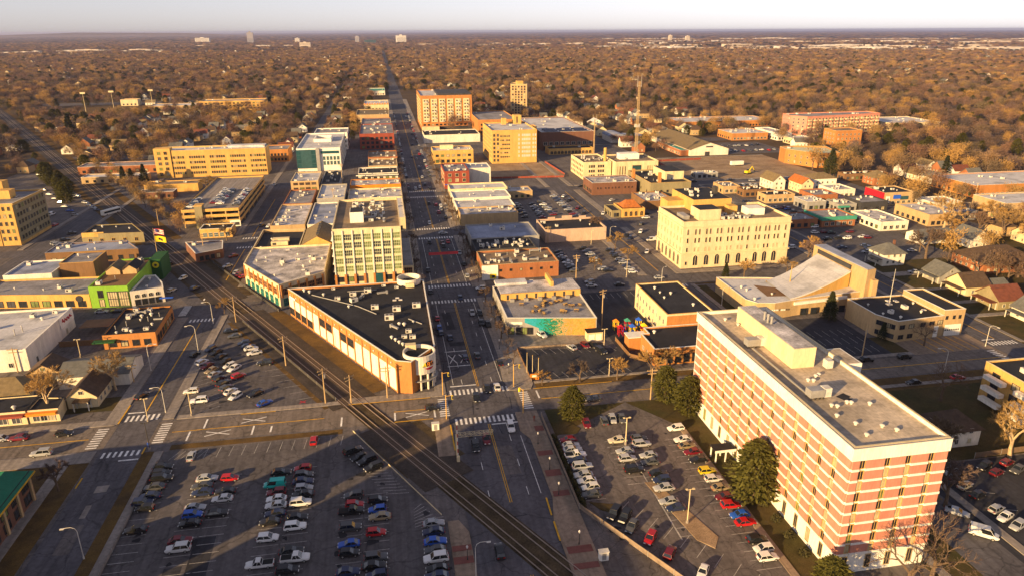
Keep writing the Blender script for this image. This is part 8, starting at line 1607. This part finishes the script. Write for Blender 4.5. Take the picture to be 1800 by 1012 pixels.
# ------------------------------------------------------------------ neighbourhood houses and the wood around them
FB = [(min(p[0] for p in q), max(p[0] for p in q), min(p[1] for p in q), max(p[1] for p in q)) for q in FOOT]
def blocked(x, y, m=2.0):
    for a, b_, c, d in FB:
        if a - m < x < b_ + m and c - m < y < d + m: return True
    return False
def in_town(x, y):
    if -12 < x < 60 and y < 3800: 
        if 10 < x < 33: return True
        return y < 1250 and -24 < x < 62
    if y < 165 and x < 300: return True
    dr = x - rail_x(y)
    if -15 < dr < 9 and y < 2200: return True
    if -118 < x < 200 and y < 720 and not (-73 < x < -24 and y > 665) and not (-118 < x < -74 and y > 605): return True
    if x <= -118 and y < 560 and x > -258: return True
    if 200 <= x < 300 and 262 < y < 560: return not (x > 285 and 300 < y < 345) and not (y < 300 and x > 262)
    if 232 < x < 345 and 535 < y < 640: return True
    if 198 < x < 232 and y < 262: return True
    if -425 < x < -285 and 955 < y < 1080: return True
    if -480 < x < -300 and 1098 < y < 1142: return True
    return False
NS = [-331, -243, -155, -67, 110, 192, 280, 368, 456, 544, 632, 720, 808, 896, 984, -419, -507, -595]
def on_street(x, y):
    for s in NS:
        if abs(x - s) < 4.5: return True
    return abs((y - 169.5) % 176 - 0) < 4.5
HM = []
for k, (w, d, h, ri, wl, rf, rg) in enumerate(((8, 11, 4.6, 3.2, 'white_paint', 'shingle_grey', 'y'), (8, 10, 4.6, 3.4, 'cream', 'shingle_brown', 'x'), (9, 12, 3.6, 3.0, 'white_wall', 'shingle_tan', 'y'), (8, 11, 5.2, 3.0, 'tan', 'shingle_brown', 'hip'), (9, 9, 4.2, 3.4, 'brick', 'shingle_grey', 'x'), (8, 12, 4.8, 3.2, 'white_paint', 'shingle_red', 'y'))):
    t = gable_thing('house', 'x', -w / 2, w / 2, -d / 2, d / 2, h, ri, wl, rf, rg, .45, windows_on=(0, 3)); FOOT.pop(); HM.append((t, [c for c in t.children], ('white house with grey roof', 'cream house with brown roof', 'pale house with tan roof', 'tan house with brown hip roof', 'brick house with grey roof', 'white house with red brown roof')[k]))
first = [True] * len(HM); houses = []
def put_house(k, x, y, rz, label, group):
    t0, ch, _ = HM[k]
    if first[k]: first[k] = False; t = t0
    else:
        t = t0.copy(); COL.objects.link(t)
        for c in ch: d = c.copy(); COL.objects.link(d); d.parent = t
    t.location = (x, y, 0); t.rotation_euler = (0, 0, rz); t.scale = (rt.uniform(.9, 1.1), rt.uniform(.9, 1.1), rt.uniform(.9, 1.15)); tag(t, label, 'house', group); houses.append((x, y))
for s in NS:
    for sd2, off in (('left', -15), ('right', 15)):
        y = 190; k = 0
        while y < 1500:
            x = s + off
            if math.hypot(x, y) < 1650 and -.55 < math.atan2(x, y) < .86 and not in_town(x, y) and not in_town(x - 6, y) and not in_town(x + 6, y) and not blocked(x, y, 8) and not abs((y - 169.5) % 176) < 10 and rt.random() < (.62 if y < 900 else .22) and len(houses) < 300:
                k += 1; q = rt.randrange(6); street = NS.index(s)
                side = 'west' if s < 22 else 'east'; nn = sorted([a for a in NS if (a < 22) == (s < 22)], key=lambda a: abs(a - 22)).index(s) + 1
                put_house(q, x + rt.uniform(-2, 2), y, rt.choice((0, math.pi / 2, 0)) + rt.uniform(-.04, .04), '%s, %s along the %s side of the %s %s street' % (HM[q][2], ordinal(k), sd2, ordinal(nn), side), 'houses in the %s neighbourhood' % side)
            y += 14.5
HB = houses
# every tree position: dense near, thinning outward with larger groups
pts = []
def dens(x, y):          # slow uneven density of the tree cover
    return .5 + .28 * math.sin(x / 61. + 1.3 * math.sin(y / 83.)) + .22 * math.sin(y / 47. + 1.7 * math.sin(x / 109.)) + .2 * math.sin((x + y) / 29.)
rw = np.random.RandomState(7)
def field(r0, r1, step, sc, az0, az1, jit=.42):
    n = int(2 * r1 / step) + 2; gx, gy = np.meshgrid(np.arange(-r1, r1, step), np.arange(0, r1, step)); x = gx.ravel() + rw.uniform(-jit, jit, gx.size) * step; y = gy.ravel() + rw.uniform(-jit, jit, gx.size) * step
    r = np.hypot(x, y); a = np.arctan2(x, y); k = (r >= r0) & (r < r1) & (a > az0) & (a < az1); return np.stack([x[k], y[k], np.full(k.sum(), sc)], 1)
hx = np.array(HB)
near = field(170, 1300, 12.2, 1.1, -.95, .9); keep = []
hgrid = {}
for a, b_ in HB: hgrid.setdefault((int(a // 20), int(b_ // 20)), []).append((a, b_))
for x, y, s in near:
    if in_town(x, y) or on_street(x, y) or blocked(x, y, 3): continue
    gi, gj = int(x // 20), int(y // 20); bad = False
    for i in (-1, 0, 1):
        for j in (-1, 0, 1):
            for a, b_ in hgrid.get((gi + i, gj + j), ()):
                if (x - a) ** 2 + (y - b_) ** 2 < 52: bad = True
    if bad or rt.random() < (.12 if y > 420 else .3) + max(0, .42 - dens(x, y)): continue
    keep.append((x, y, s * rt.choice((rt.uniform(.5, .85), rt.uniform(.8, 1.15), rt.uniform(1.0, 1.45)))))
keep.sort(key=lambda p: p[0] ** 2 + p[1] ** 2)
vis = [p for p in keep if -.50 < math.atan2(p[0], p[1]) < .84 and p[1] > 60]
offs = [p for p in keep if not (-.50 < math.atan2(p[0], p[1]) < .84 and p[1] > 60)]
NI = 70
def zone(x, y):
    if x < rail_x(y): return 'west of the railway'
    if x < 0: return 'between the railway and main street'
    if x < 200: return 'behind the civic halls'
    return 'among the houses on the right' if y < 420 else 'in the wood beyond the market'
cnt = {}
for x, y, s in vis[:NI]:
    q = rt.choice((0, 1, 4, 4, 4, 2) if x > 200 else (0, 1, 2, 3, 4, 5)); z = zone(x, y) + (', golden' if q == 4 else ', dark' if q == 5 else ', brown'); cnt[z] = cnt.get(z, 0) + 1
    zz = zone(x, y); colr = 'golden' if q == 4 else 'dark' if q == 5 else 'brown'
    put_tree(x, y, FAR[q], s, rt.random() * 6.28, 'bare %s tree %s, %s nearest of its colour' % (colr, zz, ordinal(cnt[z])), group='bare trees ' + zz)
rest = np.array([(x, y, s) for x, y, s in vis[NI:]] + offs)
def thin(f):
    out = []
    for x, y, s in f:
        if (8 if y < 1500 else 12) < x < (36 if y < 1500 else 32) and y < 6500: continue
        if -15 < x - rail_x(y) < 9 and y < 2200: continue
        if on_street(x, y) and y < 2500: continue
        if rt.random() < max(0, .3 - dens(x, y)) * 1.2: continue
        out.append((x, y, s * rt.choice((rt.uniform(.6, .9), rt.uniform(.85, 1.2), rt.uniform(1.1, 1.55)))))
    return np.array(out)
mid = thin(field(1300, 3600, 17.0, 1.5, -.62, .9)); fr1 = field(3600, 8000, 44, 3.0, -.6, .88); fr2 = field(8000, 26000, 150, 8.0, -.6, .88)
# clearings where the pale commercial strips stand
def strip(f, keepf):
    x, y = f[:, 0], f[:, 1]; r = np.hypot(x, y); a = np.arctan2(x, y)
    b_ = ((a > .38) & (r > 3000) & (r < 8200) & (np.sin(r / 310.) > -.1)) | ((np.abs(r - 5200) < 260) & (a > .1)) | ((np.abs(r - 4300) < 140) & (a < -.25)) | ((np.abs(r - 9000) < 500) & (a > .25))
    return f[~b_ | (rw.rand(len(f)) < keepf)]
fr1 = strip(fr1, .35); fr2 = strip(fr2, .5); mid = strip(mid, .5)
allp = np.concatenate([rest, mid, fr1, fr2])
me = bpy.data.meshes.new('wood_points'); me.from_pydata([(float(x), float(y), 0.0) for x, y, s in allp], [], [])
at = me.attributes.new('tree_scale', 'FLOAT_VECTOR', 'POINT')
sz = np.stack([allp[:, 2] * rw.uniform(.9, 1.15, len(allp)), allp[:, 2] * rw.uniform(.9, 1.15, len(allp)), np.minimum(allp[:, 2], 1.15 + .12 * np.log1p(allp[:, 2])) * rw.uniform(.75, 1.15, len(allp))], 1).astype(np.float32)
at.data.foreach_set('vector', sz.ravel())
wood = link('wood', me); tag(wood, 'mass of bare brown trees reaching from the town edge to the horizon', 'woodland', kind='stuff')
ng = bpy.data.node_groups.new('scatter_trees', 'GeometryNodeTree'); ng.interface.new_socket('Geometry', in_out='INPUT', socket_type='NodeSocketGeometry'); ng.interface.new_socket('Geometry', in_out='OUTPUT', socket_type='NodeSocketGeometry')
N = ng.nodes; L = ng.links; gi = N.new('NodeGroupInput'); go = N.new('NodeGroupOutput'); iop = N.new('GeometryNodeInstanceOnPoints'); jn = N.new('GeometryNodeJoinGeometry')
crowns = {}
for o in scene.objects:
    if o.name.startswith('crown') and o.type == 'MESH' and o.data.name not in crowns: crowns[o.data.name] = o
ev = [o for o in scene.objects if o.name.startswith('needles')][0]
srcs = list(crowns.values())[:6] + [ev]
for o in srcs:
    oi = N.new('GeometryNodeObjectInfo'); oi.inputs['Object'].default_value = o; oi.transform_space = 'ORIGINAL'; oi.inputs['As Instance'].default_value = True; L.new(oi.outputs['Geometry'], jn.inputs[0])
L.new(gi.outputs[0], iop.inputs['Points']); L.new(jn.outputs[0], iop.inputs['Instance']); iop.inputs['Pick Instance'].default_value = True
ri_ = N.new('FunctionNodeRandomValue'); ri_.data_type = 'INT'; ri_.inputs['Min'].default_value = 0; ri_.inputs['Max'].default_value = 23
# evergreens are rarer: fold the random range so that the last source is picked about one time in fourteen
md = N.new('ShaderNodeMath'); md.operation = 'MINIMUM'; fl = N.new('ShaderNodeMath'); fl.operation = 'MODULO'; cp = N.new('ShaderNodeMath'); cp.operation = 'GREATER_THAN'; cp.inputs[1].default_value = 22.5
fl.inputs[1].default_value = 6.0; L.new(ri_.outputs[2], fl.inputs[0]); L.new(ri_.outputs[2], cp.inputs[0]); ma = N.new('ShaderNodeMath'); ma.operation = 'MULTIPLY_ADD'; ma.inputs[1].default_value = 6.0; L.new(cp.outputs[0], ma.inputs[0]); L.new(fl.outputs[0], ma.inputs[2]); md.inputs[1].default_value = 6.0; L.new(ma.outputs[0], md.inputs[0])
L.new(md.outputs[0], iop.inputs['Instance Index'])
rr = N.new('FunctionNodeRandomValue'); rr.data_type = 'FLOAT_VECTOR'; rr.inputs['Min'].default_value = (0, 0, 0); rr.inputs['Max'].default_value = (0, 0, 6.283); L.new(rr.outputs[0], iop.inputs['Rotation'])
na = N.new('GeometryNodeInputNamedAttribute'); na.data_type = 'FLOAT_VECTOR'; na.inputs['Name'].default_value = 'tree_scale'; L.new(na.outputs[0], iop.inputs['Scale'])
L.new(iop.outputs[0], go.inputs[0]); mod = wood.modifiers.new('scatter', 'NODES'); mod.node_group = ng
# ------------------------------------------------------------------ far buildings
def far_b(x, y, w, d, h, mat, label, group=None):
    t = thing('distant_building', label, 'building', (x, y, 0), rt.uniform(-.1, .1), group); b = B(); b.prism(rect(-w / 2, w / 2, -d / 2, d / 2), 0, h); link('wall', b.mesh('wall', [mat]), t); box('roof_house', mat, -w * .15, w * .1, -d * .2, d * .2, h, h + h * .12, t)
    nf = max(1, int(h / 7))
    for r in range(min(nf, 6)): box('window_band', 'glass', -w * .46, w * .46, -d / 2 - .1, -d / 2 - .02, h * (r + .35) / nf, h * (r + .6) / nf, t)
for x, y, w, d, h, m, lb in ((-430, 4650, 62, 40, 34, 'far_wall', 'pale cream slab building standing above the far wood left of main street'), (190, 6300, 80, 50, 62, 'far_white', 'tall white block on the horizon right of main street'), (-1050, 6600, 50, 40, 90, 'far_grey', 'grey tower on the left horizon'), (-1560, 7200, 120, 60, 45, 'far_white', 'white wide block on the left horizon'), (-170, 6500, 34, 34, 55, 'far_grey', 'small grey tower on the horizon beside main street'), (-60, 6100, 90, 50, 30, 'teal_panel', 'dark teal low block on the horizon by main street'), (2500, 6200, 26, 26, 52, 'far_wall', 'left of two small towers on the right horizon'), (2680, 6250, 34, 26, 46, 'far_wall', 'right of two small towers on the right horizon'), (-700, 6900, 40, 40, 40, 'far_white', 'small white block between the grey tower and cream slab')):
    far_b(x, y, w, d, h, m, lb)
nf_ = 0
for k in range(16):
    a = rt.uniform(.34, .8); r = rt.uniform(3200, 7800); x, y, w, d = r * math.sin(a), r * math.cos(a), rt.uniform(200, 700), rt.uniform(60, 160); sheet('sunlit_ground_sheet', 'far_wall', rect(x - w, x + w, y - d, y + d), .05 + k * .02)  # pale sheets for sunlit bare ground, the light put into their colour
for k in range(300):
    a = rt.uniform(.30, .82); r = rt.uniform(3000, 9500)
    if math.sin(r / 310.) < -.1: continue
    nf_ += 1; far_b(r * math.sin(a), r * math.cos(a), rt.uniform(50, 210), rt.uniform(40, 110), rt.uniform(7, 15), rt.choice(('far_wall', 'far_white', 'far_white', 'far_wall')), 'pale flat roofed shed in the industrial belt below the right horizon', 'industrial belt below the right horizon')
for k in range(46):
    a = rt.uniform(-.46, -.1) if k % 2 else rt.uniform(.05, .4); r = rt.uniform(4100, 4500) if a < -.25 else rt.uniform(4950, 5450); far_b(r * math.sin(a), r * math.cos(a), rt.uniform(40, 110), 40, rt.uniform(8, 14), rt.choice(('far_wall', 'far_white')), 'pale low roof in the distant strip along the horizon', 'distant strip along the horizon')
fb = B()
for k in range(900):
    r = 1500 + 2600 * rt.random() ** .8; a = rt.uniform(-.5, .86); x, y = r * math.sin(a), r * math.cos(a); w, d, h = rt.uniform(4, 7), rt.uniform(5, 8), rt.uniform(6.5, 8.5); mi = rt.randrange(3)
    if 8 < x < 36: continue
    fb.prism(rect(x - w, x + w, y - d, y + d), 0, h, mi, top=False); fb.quad([(x - w, y - d, h), (x + w, y - d, h), (x, y - d, h + 4)], mi); fb.quad([(x - w, y - d, h), (x, y - d, h + 4), (x, y + d, h + 4), (x - w, y + d, h)][::-1], 3); fb.quad([(x + w, y - d, h), (x + w, y + d, h), (x, y + d, h + 4), (x, y - d, h + 4)], 3)
tag(link('distant_roofs', fb.mesh('distant_roofs', ['white_wall', 'cream', 'tan', 'shingle_grey'])), 'scattered pale house roofs glimpsed in the far wood', 'houses', kind='stuff')
b = B(); b.quad([(-9000, 17000, 0), (-2500, 17500, 0), (-4000, 17400, 75), (-6200, 17200, 95)]); b.quad([(-2500, 17500, 0), (-9000, 17000, 0), (-8000, 19500, 0), (-3000, 19500, 0)]); tag(link('hills', b.mesh('hills', ['wood_floor'])), kind='structure')
# ------------------------------------------------------------------ haze
hz = bpy.data.materials.new('haze'); hz.use_nodes = True; hn = hz.node_tree; hn.nodes.clear(); ho = hn.nodes.new('ShaderNodeOutputMaterial'); pv = hn.nodes.new('ShaderNodeVolumePrincipled'); pv.inputs['Color'].default_value = (.66, .70, 1.0, 1); pv.inputs['Density'].default_value = HAZE; pv.inputs['Anisotropy'].default_value = 0.35; hn.links.new(pv.outputs[0], ho.inputs['Volume'])
MATS['haze'] = hz
if HAZE > 0:
    b = B(); b.box(-30000, 30000, -1500, 40000, -1.0, 112.0); tag(link('haze', b.mesh('haze', ['haze'])), 'thin pale blue evening haze over the whole town', 'haze', kind='stuff')
